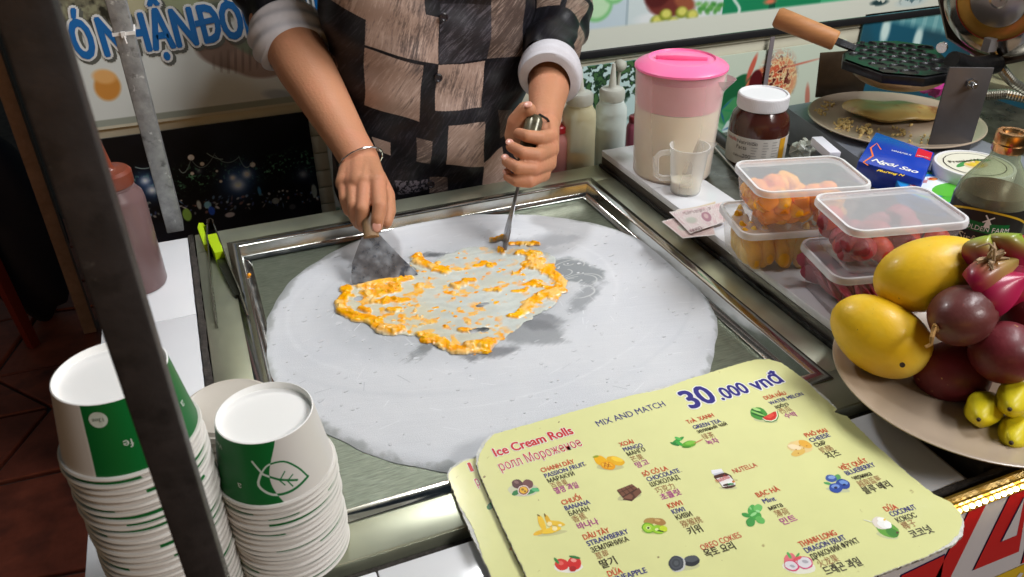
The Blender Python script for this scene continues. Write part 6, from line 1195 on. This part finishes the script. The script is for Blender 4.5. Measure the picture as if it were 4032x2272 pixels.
c3 = np.array((*(bp + bd * .004), bz)); n3 = np.array((*bn_, 0)); hexm = mat('bolt_zinc', (.55, .56, .58), rough=.25, metal=1)
MB().lathe([(0, 0), (.0070, 0), (.0070, .005), (0, .005)], c3 + n3 * .0005, 6, axis=n3).build('nut', hexm, wm, smooth=False); MB().lathe([(0, .005), (.0036, .005), (.0036, .014), (.0028, .015), (0, .015)], c3 + n3 * .0005, 16, axis=n3).build('bolt', hexm, wm)
# hexagonal pan with moulded pockets
PZ = HZ - .012; hexp = [Zp(*p, PZ)[:2] for p in ((2160, 100), (2122, 128), (2121, 146), (2222, 181), (2330, 190), (2392, 180), (2400, 160), (2350, 112), (2260, 100))]
pc = sum(hexp) / len(hexp); iron = mat('cast_iron', (.018, .018, .020), rough=.32, metal=.6, var=.3, vscale=90, bump=.15, bscale=200)
m = MB().prism([tuple(p) for p in hexp], lambda u, v, w: (u, v, PZ - .016 + w), .0125); m.build('pan_rim', iron, wm, bevel=.002)
xs_ = [p[0] for p in hexp]; ys_ = [p[1] for p in hexp]; G2 = .0015; gx_ = np.arange(min(xs_), max(xs_), G2); gy_ = np.arange(min(ys_), max(ys_), G2)
d1_ = (hexp[3] - hexp[1]); d1_ /= np.linalg.norm(d1_); d2_ = np.array((-d1_[1], d1_[0])); cell = .0265; cen = [pc + d1_ * (i + .5 * (j % 2)) * cell + d2_ * j * cell * .87 for i in range(-5, 6) for j in range(-5, 6)]
def inpoly(x, y, P):
    r_ = False
    for i in range(len(P)):
        (x0, y0), (x1, y1) = P[i], P[(i + 1) % len(P)]
        if (y0 > y) != (y1 > y) and x < x0 + (y - y0) * (x1 - x0) / (y1 - y0): r_ = not r_
    return r_
small = [pc + (p - pc) * .975 for p in hexp]; cen = [q for q in cen if inpoly(q[0], q[1], [pc + (p - pc) * .9 for p in hexp])]; CC = np.array(cen); idm = {}; vs = []
for i, x in enumerate(gx_):
    for j, y in enumerate(gy_):
        if inpoly(x, y, small):
            d = np.sqrt(((CC - (x, y)) ** 2).sum(1)).min() / (cell * .45); z = PZ - .0035 - (.0095 * math.sqrt(max(0, 1 - d * d)) if d < 1 else -.0008 * min(1, (d - 1) * 6)); idm[i, j] = len(vs); vs.append((x, y, z + .0016))
fs = [(idm[i, j], idm[i + 1, j], idm[i + 1, j + 1], idm[i, j + 1]) for (i, j) in idm if (i + 1, j) in idm and (i + 1, j + 1) in idm and (i, j + 1) in idm]
MB().add(vs, fs).build('pan_plate', iron, wm, merge=False, ang=60)
MB().ball((pc[0] + .004, pc[1] - .004, PZ - .014), (.068, .068, .030), 36, 16, fn=lambda d, p: p * np.array((1, 1, 1 if d[2] < 0 else 0.02))).build('pan_bowl', mat('bronze_bowl', (.36, .25, .15), rough=.32, metal=.85, var=.3, vscale=16), wm)
# handle
hA, hB = Zp(2125, 112, PZ + .004), Zp(1952, 42, PZ + .035); dd = (hB - hA); wdn = mat('beech', lin((178, 124, 78)), rough=.5, var=.16, vscale=26, stretch=(1, 1, 5))
MB().tube([hA + dd * .12, hA + dd * .14, hA + dd * .55, hA + dd * .96, hA + dd * 1.0], [.0125, .0145, .0150, .0155, .0125], 20).build('handle', wdn, wm)
MB().tube([hA - dd * .15, hA + dd * .05, hA + dd * .22], [.011, .012, .0105], 4, sx=.5).build('handle_bracket', iron, wm, smooth=False)
# raised upper half
LCn = Dp(2532, -12, 1.10); tn = toc(LCn) * .80 + np.array((-.55, .12, -.28)); tn /= np.linalg.norm(tn)
m = MB().lathe([(0, -.022), (.098, -.022), (.104, -.018), (.104, -.006), (.098, -.001), (.088, 0), (.086, -.0005)], LCn, 8, axis=tn); m.build('lid_rim', mat('lid_iron', (.07, .05, .04), rough=.35, metal=.8, var=.4, vscale=18), wm, bevel=.002, ang=25)
MB().lathe([(.087, -.001), (.080, .010), (.066, .019), (.056, .022)], LCn, 64, axis=tn).build('lid_dome', mat('lid_dome', (.42, .38, .35), rough=.16, metal=1, var=.3, vscale=14, spots=[((.30, .16, .07), 16, .55, .1)]), wm)
MB().lathe([(.0565, .0215), (.0565, .0235), (.055, .0235)], LCn, 64, axis=tn).build('lid_ring', mat('ring_red', (.40, .06, .03), rough=.35, metal=.4), wm)
MB().lathe([(.055, .0225), (.040, .0215), (.037, .0200)], LCn, 64, axis=tn).build('lid_band', mat('band_amber', (.42, .24, .05), rough=.25, metal=.7), wm)
MB().lathe([(.038, .021), (.036, .0225), (.012, .0235), (.010, .0215), (.004, .0215), (.003, .024), (0, .024)], LCn, 48, axis=tn).build('lid_disc', mat('disc_grey', (.40, .38, .37), rough=.3, metal=.8, var=.15, vscale=20), wm)
MB().lathe([(0, 0), (.007, 0), (.007, .004), (0, .004)], Dp(2372, 118, 1.04), 12, axis=tn).build('lid_screw', hexm, wm)
MB().tube([Dp(2395, 150, 1.10), Dp(2440, 172, 1.12), Dp(2505, 160, 1.14)], [.012, .016, .014], 12).build('hinge', iron, wm)
def hose(px, ds, r, nm):
    P = [Dp(*p, d) for p, d in zip(px, ds)]; Q = []; 
    for i in range(len(P) - 1):
        for k_ in range(18): Q.append(P[i] + (P[i + 1] - P[i]) * k_ / 18)
    for _ in range(8): Q = [Q[0]] + [(Q[i - 1] + 2 * Q[i] + Q[i + 1]) / 4 for i in range(1, len(Q) - 1)] + [Q[-1]]
    MB().tube(Q, [r * (1 + .13 * (i % 2)) for i in range(len(Q))], 12).build(nm, mat('hose_metal', (.32, .31, .27), rough=.3, metal=.9), wm, ang=20)
hose([(2498, 118), (2512, 165), (2545, 205), (2600, 240)], [1.13, 1.15, 1.17, 1.2], .0065, 'hose'); hose([(2478, 240), (2530, 236), (2600, 250)], [1.24, 1.23, 1.21], .0075, 'hose')
MB().obox(Dp(2491, 112, 1.12), (.008, 0, 0), (0, .006, 0), (0, 0, .009)).build('hose_nut', mat('nut_grey', (.35, .34, .36), rough=.4, metal=.5), wm)
# crumb plate with the folded waffle
kp = (1.4 - GZ - .010) / .4; pcx, pcy = .919 * kp, .827 * kp; pr2 = .1212 * kp * .985
pl = thing('crumb_plate', 'beige plate of waffle crumbs under the waffle maker', 'plate', (pcx, pcy, GZ + .0005)); platem = mat('beige_plate', lin((176, 158, 138)), rough=.30, var=.05, vscale=12, coat=.3)
def plate(parent, c0, R, m_, hz=.010):
    return MB().lathe([(0, 0), (R * .62, 0), (R * .66, .001), (R * .97, hz - .003), (R, hz - .001), (R, hz), (R * .985, hz + .0005), (R * .94, hz - .002), (R * .66, .0035), (0, .003)], c0, 96).build('dish', m_, parent)
plate(pl, (pcx, pcy, GZ + .0005), pr2, platem, .011)
w0 = Zp(2250, 278, GZ + .015); tag(MB().ball(w0, (.078, .040, .009), 36, 12, rot=np.array(Matrix.Rotation(-.55, 3, 'Z')), fn=lambda d, p: p * (1 + .10 * math.sin(3 * math.atan2(d[1], d[0]) + 1)) + np.array((0, 0, .002 * math.sin(p[0] * 90)))).build('waffle', mat('batter', lin((196, 166, 96)), rough=.35, var=.12, vscale=30, sss=.1, spots=[(lin((176, 110, 48)), 30, .6, .08)]), loc=w0 - (0, 0, .008)), 'flat pale yellow waffle lying on the crumb plate', 'waffle')
m = MB(); rr = np.random.default_rng(77)
for (px, py, sp_, n) in ((2075, 262, 22, 60), (2120, 312, 20, 70), (2060, 285, 14, 36), (2175, 332, 26, 46), (2265, 330, 22, 18), (2330, 352, 22, 18), (2095, 330, 20, 20)):
    for i in range(n):
        p = Zp(px + rr.normal(0, sp_ * .6), py + rr.normal(0, sp_ * .33), GZ + .006)
        if math.hypot(p[0] - pcx, p[1] - pcy) > pr2 * .93: continue
        r = rr.uniform(.0008, .0028); m.ball(p + (0, 0, r * .5), (r * rr.uniform(.8, 1.8), r, r * .8), 6, 4, rot=np.array(Euler(rr.uniform(0, 3, 3)).to_matrix()))
m.build('crumbs', mat('crumb', lin((216, 188, 122)), rough=.6, var=.2, vscale=200), pl, merge=False, smooth=False, stuff=True)
# things in front of it on the grey box
bl = mat('milk_blue', lin((20, 62, 176)), rough=.25, coat=.3); q = [Zp(*p, GZ + .030) for p in ((2203, 331), (2352, 383), (2322, 452), (2158, 404))]
mp = thing('milk_carton', 'blue condensed milk carton lying flat in front of the crumb plate', 'carton', (q[3][0], q[3][1], GZ + .001))
MB().prism([tuple(v[:2]) for v in q], lambda u, v, w: (u, v, GZ + .001 + w), .029).build('carton', bl, mp, bevel=.002)
zc = GZ + .0303
def fl_(z): return lambda u, v: (u, v, z)
def tline(par, txt, p0, p1, size, m_, z, bold=.01, shear=0):
    a_, b_2 = Zp(*p0, z), Zp(*p1, z); vs, _ = text2d(txt, size, shear=shear); w = max(x for x, y in vs); m = MB()
    put_text(m, txt, fl_(z), size, a_[0], a_[1], ang=math.atan2(b_2[1] - a_[1], b_2[0] - a_[0]), sx=np.linalg.norm((b_2 - a_)[:2]) / w, bold=bold, shear=shear); m.build('lettering', m_, par, smooth=False, merge=False)
wi = INK['w']; yi = mat('ink_yellow', lin((236, 200, 20)), rough=.4); oi = mat('ink_orange', lin((236, 120, 20)), rough=.4); ri = mat('ink_red2', lin((206, 24, 50)), rough=.4)
tline(mp, 'VINAMILK', (2240, 379), (2292, 392), .0075, wi, zc, .012); tline(mp, 'Ngôi Sao', (2190, 404), (2306, 436), .0150, wi, zc, .03, .15); tline(mp, 'Phương N', (2204, 430), (2274, 444), .0090, yi, zc, .03, .3)
m = MB(); P = [Zp(*p, zc)[:2] for p in ((2310, 372), (2346, 384), (2340, 404), (2322, 396), (2302, 394))]; put_poly(m, P, fl_(zc - .0001)); m.build('red_flag', ri, mp, smooth=False); tline(mp, 'SÁNH ĐẶC', (2306, 391), (2338, 399), .0045, wi, zc, .01)
m = MB(); star = [Zp(*p, zc)[:2] for p in ((2190, 372), (2196, 392), (2172, 408), (2184, 416))]; put_ribbon(m, star, .0020, fl_(zc)); put_ribbon(m, [Zp(*p, zc)[:2] for p in ((2190, 372), (2206, 360), (2216, 376))], .0020, fl_(zc)); m.build('star_outline', oi, mp, smooth=False, merge=False, stuff=True)
def tub(nm, label, cpx, rpx, zt, h, rimm, lidm2, cat):
    c0 = Zp(*cpx, zt); d_ = float((RC @ (c0 - CAM))[2]); R = rpx * KP * d_ / Fpx; zb_ = zt - h; t = thing(nm, label, cat, (c0[0], c0[1], zb_))
    MB().lathe([(0, 0), (R * .96, 0), (R * .97, h * .5), (R, h * .55), (R, h - .001), (R * .985, h), (R * .93, h), (R * .92, h - .0012), (0, h - .0012)], (c0[0], c0[1], zb_), 64).build('tub_body', rimm, t)
    MB().lathe([(0, h - .0008), (R * .91, h - .0008), (R * .91, h - .0010)], (c0[0], c0[1], zb_), 64).build('lid_print', lidm2, t); return t, c0, R
wt, wc, wr = tub('white_tub', 'round white plastic tub with an oval nut label, behind the syrup bottle', (2452, 412), 94, GZ + .034, .033, mat('tub_white', lin((222, 222, 224)), rough=.35), mat('tub_print', lin((214, 212, 196)), rough=.35), 'tub')
def disc_icon(par, c0, z, shapes, nm):
    ms, m = [], MB()
    for i, (x, y, a_, b_2, ro, col) in enumerate(shapes):
        mt = ic(col); ms.append(mt) if mt not in ms else None; m.add([(c0[0] + u, c0[1] + v, z + i * .00005) for u, v in ell(x, y, a_, b_2, ro, 20)], [tuple(range(20))], ms.index(mt))
    m.build(nm, ms, par, smooth=False, merge=False)
disc_icon(wt, wc, GZ + .0336, [(0, 0, wr * .78, wr * .78, 0, (60, 54, 48)), (0, 0, wr * .75, wr * .75, 0, (216, 214, 196)), (-.012, .006, .016, .004, .3, (60, 140, 70)), (.014, .006, .016, .004, -.3, (60, 140, 70)), (0, -.002, .016, .011, 0, (214, 190, 150)), (-.006, -.002, .004, .009, .5, (206, 176, 50)), (0, -.003, .004, .009, .1, (220, 190, 60)), (.006, -.002, .004, .009, -.4, (206, 176, 50))], 'nut_picture')
m = MB(); put_text(m, 'PremierWin', fl_(GZ + .0342), .0095, wc[0] - .025, wc[1] + .014, sx=1.0, bold=.02, ang=-.25); m.build('lettering', INK['k'], wt, smooth=False, merge=False)
cb, cc, crr = tub('cheese_box', 'flat round cheese box with blue, white and green lid in front of the white tub', (2368, 468), 104, GZ + .020, .019, mat('cheese_blue', lin((40, 130, 206)), rough=.25), mat('cheese_green', lin((70, 170, 50)), rough=.3), 'cheese box')
disc_icon(cb, cc, GZ + .0196, [(-.010, .010, crr * .72, crr * .66, .3, (40, 140, 210)), (-.006, .006, crr * .66, crr * .46, .2, (226, 234, 240)), (.004, -.012, crr * .56, crr * .34, .1, (84, 176, 50)), (.022, .010, .010, .006, -.4, (230, 236, 240)), (.008, .020, .006, .004, 0, (236, 140, 60))], 'meadow_picture')
m = MB(); put_text(m, 'Vache qui rit', fl_(GZ + .0202), .0088, cc[0] - .036, cc[1] + .0100, ang=.22, bold=.02); m.build('lettering', INK['R'], cb, smooth=False, merge=False); m = MB(); put_text(m, 'thơm ngon', fl_(GZ + .0202), .0085, cc[0] - .004, cc[1] - .031, ang=.12, bold=.02); m.build('lettering', INK['w'], cb, smooth=False, merge=False)
# white bar and crumpled wrapper by the jar
a_, b_2 = Zp(2052, 342, GZ + .012), Zp(2105, 388, GZ + .012); d = (b_2 - a_) / np.linalg.norm(b_2 - a_); n_ = np.array((-d[1], d[0], 0))
tag(MB().obox((a_ + b_2) / 2 - (0, 0, .005), d * .030, n_ * .008, (0, 0, .006)).build('white_box', mat('box_white', lin((216, 216, 224)), rough=.3), bevel=.001, loc=(a_ + b_2) / 2 - (0, 0, .0115)), 'small white narrow box lying on the grey box beside the crumb plate', 'box')
wq = Zp(2022, 376, .962); tag(MB().ball(wq, (.018, .014, .013), 12, 8, fn=lambda d, p: p * (1 + .3 * math.sin(9 * d[0] + 7 * d[1] * d[2] * 3))).build('crumpled_wrapper', clear('wrapper', lin((176, 180, 168)), .55, .15), smooth=False, loc=wq - (0, 0, .014)), 'crumpled clear wrapper between the jar and the white narrow box', 'wrapper')
# pale bucket, bag behind
q = Dp(2560, 130, 1.46); zt = q[2]; bk = thing('bucket', 'translucent pale plastic bucket holding a steel pot at the right edge', 'bucket', (q[0] + .03, q[1], BZ + .001)); bkm = clear('bucket_plastic', lin((190, 192, 176)), .6, .35)
MB().lathe([(0, 0), (.080, 0), (.083, .003), (.098, zt - BZ), (.101, zt - BZ + .001), (.097, zt - BZ - .002)], (q[0] + .03, q[1], BZ + .001), 48).build('body', bkm, bk); MB().lathe([(0, .01), (.074, .01), (.080, zt - BZ - .05), (0, zt - BZ - .05)], (q[0] + .03, q[1], BZ + .001), 40).build('flour', mat('flour_yellow', lin((206, 198, 160)), rough=.8), bk)
tag(MB().lathe([(0, .0), (.060, 0), (.062, .09), (.060, .09), (.058, .002), (0, .002)], (q[0] + .035, q[1], zt - .045), 40).build('steel_pot', steel, loc=(q[0] + .035, q[1], zt - .045)), 'steel pot sitting inside the pale bucket', 'pot')
q = Zp(2350, 270, GZ + .03); tag(MB().ball((q[0] + .13, q[1] + .12, GZ + .02), (.03, .02, .024), 14, 10, fn=lambda d, p: p * (1 + .25 * math.sin(8 * d[0] + 6 * d[2]))).build('pink_bag', mat('pink_plastic', lin((206, 70, 160)), rough=.25, bump=.6, bscale=60), loc=(q[0] + .13, q[1] + .12, GZ)), 'crumpled bright pink plastic bag behind the bracket', 'plastic bag')
# ------------------------------------------------------------------ syrup bottle
sx_, sy_ = .757, .5315; zcp = ztop(sx_, sy_, 345); S_ = np.array((sx_, sy_, BZ + .0005)); H_ = zcp - S_[2] + .006; t = thing('syrup_bottle', 'glass syrup bottle with gold screw cap and black label at the right edge', 'bottle', tuple(S_))
glass = clear('bottle_glass', lin((170, 180, 150)), .20, .06, tint=(.80, .86, .74), cap_=.6); r_ = .036
MB().lathe([(0, 0), (r_ * .92, 0), (r_, .004), (r_, H_ * .60), (r_ * .93, H_ * .67), (r_ * .62, H_ * .77), (r_ * .40, H_ * .84), (r_ * .37, H_ * .90)], S_, 56).build('glass', glass, t)
MB().lathe([(0, .003), (r_ * .88, .003), (r_ * .95, .007), (r_ * .95, H_ * .60), (r_ * .90, H_ * .645), (0, H_ * .645)], S_, 48).build('syrup', mat('syrup_brown', (.07, .02, .008), rough=.12), t)
m = MB().lathe([(.0148, H_ * .885), (.0152, H_ * .89), (.0152, H_ * .93), (.0143, H_ * .935), (.0152, H_ * .94), (.0152, H_ * .985), (.0142, H_), (.010, H_), (.009, H_ * .985), (0, H_ * .985)], S_, 40); m.build('cap', mat('gold_cap', (.62, .36, .16), rough=.25, metal=1), t)
blk = mat('label_black', (.018, .016, .014), rough=.4); MB().lathe([(r_ + .0002, H_ * .08), (r_ + .0005, H_ * .08), (r_ + .0005, H_ * .59), (r_ + .0002, H_ * .59)], S_, 56).build('label', blk, t)
sphi = math.atan2(-sy_, -sx_); f = cyl(S_, r_ + .0009, sphi, S_[2]); f2 = cyl(S_, r_ + .0012, sphi, S_[2])
m = MB(); put_ribbon(m, [(u, H_ * (.585 - 4.5 * (u / .05) ** 2 * .02)) for u in np.linspace(-.05, .05, 17)], .0022, f); m.build('label_border', mat('ink_gold', lin((206, 170, 40)), rough=.3), t, smooth=False, merge=False)
m = MB(); put_ribbon(m, [(u, H_ * .480) for u in np.linspace(-.022, .026, 9)], .011, f); m.build('label_banner', mat('ink_green', lin((10, 110, 50)), rough=.4), t, smooth=False, merge=False)
for tx, u, v, s_, mm in (('GOLDEN FARM', -.021, H_ * .46, .0078, wi), ('Sirô', -.020, H_ * .375, .013, mat('ink_cream', lin((226, 216, 180)), rough=.4)), ('Vani', -.016, H_ * .27, .017, oi)):
    m = MB(); put_text(m, tx, f2, s_, u, v, bold=.015, sx=.9); m.build('lettering', mm, t, smooth=False, merge=False)
m = MB(); wmx, wmy = .004, H_ * .535
for a_ in (.6, 2.2, 3.8, 5.3): put_ribbon(m, [(wmx, wmy), (wmx + .006 * math.cos(a_), wmy + .006 * math.sin(a_))], .0014, f2)
put_poly(m, [(wmx - .003, wmy - .009), (wmx + .003, wmy - .009), (wmx + .0015, wmy), (wmx - .0015, wmy)], f2); m.build('windmill_mark', wi, t, smooth=False, merge=False, stuff=True)
# ------------------------------------------------------------------ fruit plate
PC0 = (.611, .391, BZ + .0005); fp_ = thing('fruit_plate', 'large beige plate piled with fruit at the front right corner', 'plate', PC0); plate(fp_, PC0, .1232, platem, .0145)
def fruit(nm, label, cat, c0, r, rot, m_, fn=None, seg=36, rings=24, extra=None, group=None):
    t = thing(nm, label, cat, (c0[0], c0[1], c0[2] - min(r)), group); MB().ball(c0, r, seg, rings, rot=rot, fn=fn).build('skin', m_, t)
    return t
def frame3(ax, up=(0, 0, 1)):
    a = np.array(ax, float); a /= np.linalg.norm(a); u = np.array(up, float) - a * (np.array(up) @ a); u /= np.linalg.norm(u); return np.array([a, np.cross(u, a), u]).T
mangom = mat('mango_skin', lin((236, 190, 26)), rough=.44, var=.10, vscale=14, coat=.08, sss=.06, bump=.12, bscale=200, spots=[(lin((228, 204, 92)), 9, .48, .2), (lin((206, 166, 40)), 26, .60, .2), ((.16, .10, .03), 150, .71, .03), ((.08, .05, .02), 34, .765, .02)])
c1, c2 = Dp(2214, 846, .742), Dp(2352, 686, .738)
ax1 = Dp(2300, 900, .735) - Dp(2130, 790, .745); ax2 = Dp(2465, 655, .735) - Dp(2210, 720, .735)
mg = lambda d, p: p * (1 + .018 * math.sin(4 * d[0] + 3 * d[1]) * math.cos(3 * d[2] + 1)) * np.array((1, 1 + .06 * d[0], 1 + .06 * d[0])) + np.array((0, .003 * d[0] ** 2, 0))
t = fruit('mango', 'lower yellow mango resting on the left rim of the fruit plate', 'mango', c1, (.0475, .0335, .0345), frame3(ax1), mangom, mg, group='yellow mangoes on the plate'); a3 = ax1 / np.linalg.norm(ax1)
sp_ = Dp(2270, 918, .708); MB().lathe([(0, 0), (.0015, .0002), (.0024, .0008), (.002, .0016), (0, .0012)], sp_ - toc(sp_) * .001, 12, axis=toc(sp_)).build('stem_scar', mat('stem_dark', (.05, .03, .015), rough=.8), t)
t = fruit('mango', 'upper yellow mango pointing right, lying across the other fruit', 'mango', c2, (.0560, .0335, .034), frame3(ax2), mangom, lambda d, p: p * np.array((1, 1 - .10 * d[0] - .20 * max(0, d[0]) ** 3, 1 - .10 * d[0] - .20 * max(0, d[0]) ** 3)), group='yellow mangoes on the plate')
pfm = mat('passion_skin', lin((112, 36, 44)), rough=.46, var=.4, vscale=16, coat=.06, bump=.55, bscale=34, spots=[(lin((120, 60, 50)), 14, .55, .15), (lin((196, 150, 90)), 160, .70, .03)]); pfw = mat('passion_wrinkled', lin((104, 54, 52)), rough=.4, var=.2, vscale=26, coat=.15, bump=.9, bscale=26, spots=[(lin((132, 108, 96)), 20, .56, .12)])
for (lab, px, d, r, ax_, m_) in (('wrinkled brown purple passion fruit in the middle of the plate', (2422, 792), .700, (.0315, .0265, .026), (.8, .1, .1), pfw), ('dark red passion fruit below the wrinkled one, deepest on the plate', (2396, 938), .735, (.033, .028, .029), (.5, -.4, 0), pfm),
    ('shiny dark red passion fruit at right above the small bananas', (2526, 886), .695, (.0285, .0275, .027), (.7, .2, 0), pfm), ('purple passion fruit cut by the right edge of the picture', (2600, 780), .715, (.031, .028, .027), (.3, .3, 0), pfm), ('half hidden dark passion fruit under the shiny one', (2468, 850), .765, (.027, .026, .026), (.3, .3, 0), pfm)):
    t = fruit('passion_fruit', lab, 'passion fruit', Dp(*px, d), r, frame3(ax_), m_, (lambda d_, p, w=(m_ is pfw): p * (1 + .02 * math.sin(5 * d_[0] + 4 * d_[1]) + (.030 * max(0, d_[0] + .25) * math.sin(9 * d_[1] + 7 * d_[2] + 2 * math.sin(6 * d_[0])) + .016 * max(0, d_[0] + .4) * math.sin(21 * d_[2] + 8 * d_[1]) if w else 0))), group='passion fruits on the plate')
    if m_ is pfw:
        s0 = Dp(2352, 818, .690); rr = np.random.default_rng(4); m = MB()
        for k_ in range(9): a_ = rr.normal(0, 1, 3); a_ /= np.linalg.norm(a_); a_ = a_ * .5 + (Dp(2345, 850, .68) - s0) / .03; m.tube([s0, s0 + a_ * .004, s0 + a_ * .009 + rr.normal(0, .001, 3)], [.0022, .0016, .0006], 5)
        m.tube([s0, Dp(2344, 850, .682), Dp(2342, 866, .683), Dp(2328, 873, .684)], [.0022, .0020, .0016, .0016], 7); m.build('dry_calyx', mat('calyx_tan', lin((150, 112, 60)), rough=.8, var=.3, vscale=150), t, merge=False)
bam = mat('banana_skin', lin((222, 204, 30)), rough=.42, var=.12, vscale=40, bump=.3, bscale=80, spots=[(lin((140, 176, 40)), 18, .52, .14), ((.07, .04, .015), 24, .60, .05), ((.09, .06, .02), 120, .68, .04)])
for lab, px, d, tipp in (('small spotted banana tip nearest the plate centre', (2474, 1030), .700, (2468, 1045)), ('upper right small spotted banana tip', (2552, 1004), .690, (2556, 1010)), ('lowest small spotted banana tip at the right edge', (2556, 1088), .690, (2560, 1108))):
    c0 = Dp(*px, d); axb = toc(c0) * .8 + np.array((-.2, -.1, -.2)); t = fruit('baby_banana', lab, 'banana', c0, (.030, .0150, .0150), frame3(axb), bam, lambda d_, p: p * np.array((1, 1, 1)) * (1 + .05 * math.cos(5 * math.atan2(d_[2], d_[1])) * (1 - abs(d_[0]))) * np.array((1, 1 - .22 * max(0, d_[0]), 1 - .22 * max(0, d_[0]))), group='small bananas on the plate')
    e_ = c0 + axb / np.linalg.norm(axb) * .029; MB().lathe([(0, -.001), (.0020, -.0006), (.0018, .0014), (.0010, .0028), (0, .002)], e_, 10, axis=axb).build('blossom_end', MATS['stem_dark'], t)
# dragon fruit with curled scales
DF = Dp(2545, 705, .735); t = thing('dragon_fruit', 'magenta dragon fruit with green tipped scales behind the mangoes', 'dragon fruit', (DF[0], DF[1], DF[2] - .04)); dfm = mat('dragon_skin', lin((176, 24, 72)), rough=.32, var=.2, vscale=24, coat=.2, bump=.2, bscale=60)
MB().ball(DF, (.050, .040, .040), 32, 22, rot=frame3((.8, .2, -.1)), fn=lambda d, p: p * (1 + .05 * math.sin(6 * d[0]) * math.sin(5 * d[1] + 1))).build('skin', dfm, t)
scm = attr_mat('scale_tone', rough=.35, coat=.15)
def scale_(p0, p1, p2, w, tip):
    P = [np.array(p) for p in (p0, p1, p2)]; n = 12; vs, tone = [], []; side = np.cross(P[2] - P[0], toc(P[1])); side /= np.linalg.norm(side)
    for i in range(n + 1):
        u = i / n; c_ = (1 - u) ** 2 * P[0] + 2 * u * (1 - u) * P[1] + u * u * P[2]; ww = w * (math.sin(PI * min(1, u * .62 + .30)) ** .8) * (1 - u ** 4 * .9)
        for k_ in range(9):
            s = (k_ - 4) / 4; vs.append(c_ + side * ww * s + toc(c_) * (.010 * (1 - s * s) - .003)); g = min(1, max(0, u * 1.5 - .35 + .12 * abs(s))); tone.append(np.array(lin((150, 20, 62))) * (1 - g) + np.array(lin(tip)) * g * .85)
    nv = len(vs); vs += [v - toc(v) * .003 for v in vs]; tone += tone; fs = []
    for i in range(n):
        for k_ in range(8): a_ = i * 9 + k_; fs += [(a_, a_ + 1, a_ + 10, a_ + 9), (nv + a_ + 9, nv + a_ + 10, nv + a_ + 1, nv + a_)]
    MB().add(vs, fs).build('scale', scm, t, merge=False, tone=np.array(tone))
scale_(Dp(2470, 672, .700), Dp(2462, 612, .690), Dp(2495, 590, .700), .016, (170, 190, 70)); scale_(Dp(2540, 660, .700), Dp(2510, 590, .680), Dp(2570, 588, .690), .018, (150, 180, 60)); scale_(Dp(2440, 720, .69), Dp(2480, 680, .675), Dp(2590, 640, .70), .014, (190, 170, 90)); scale_(Dp(2470, 760, .69), Dp(2500, 720, .68), Dp(2600, 690, .69), .020, (196, 40, 90))
rr = np.random.default_rng(6); m = MB(); s0 = Dp(2492, 652, .688)
for k_ in range(16): v_ = rr.normal(0, 1, 3); v_ /= np.linalg.norm(v_); m.tube([s0 + v_ * .004, s0 + v_ * .009, s0 + v_ * .015 + rr.normal(0, .002, 3)], [.0026, .0022, .0008], 5)
m.tube([Dp(2500, 655, .675), Dp(2502, 625, .668), Dp(2488, 612, .668), Dp(2455, 622, .672)], [.0014, .0012, .001, .0008], 6); m.build('dry_stem', mat('dry_tan', lin((176, 150, 120)), rough=.9, var=.3, vscale=150), t, merge=False, stuff=True)
# overhead lamp that lights the stall (above the picture)
lb = thing('hanging_lamp', 'bare white bulb hanging above the cold pan on a cable', 'lamp', (.235, 1.13, 1.685)); MB().lathe([(0, .012), (.028, .012), (.030, .03), (.018, .06), (0, .06)], (.235, 1.13, 1.685), 24).build('socket', mat('socket_white', (.7, .7, .7), rough=.4), lb); MB().tube([(.235, 1.13, 1.745), (.235, 1.13, 2.5)], .004, 8).build('cable', MATS['black_cord'], lb)
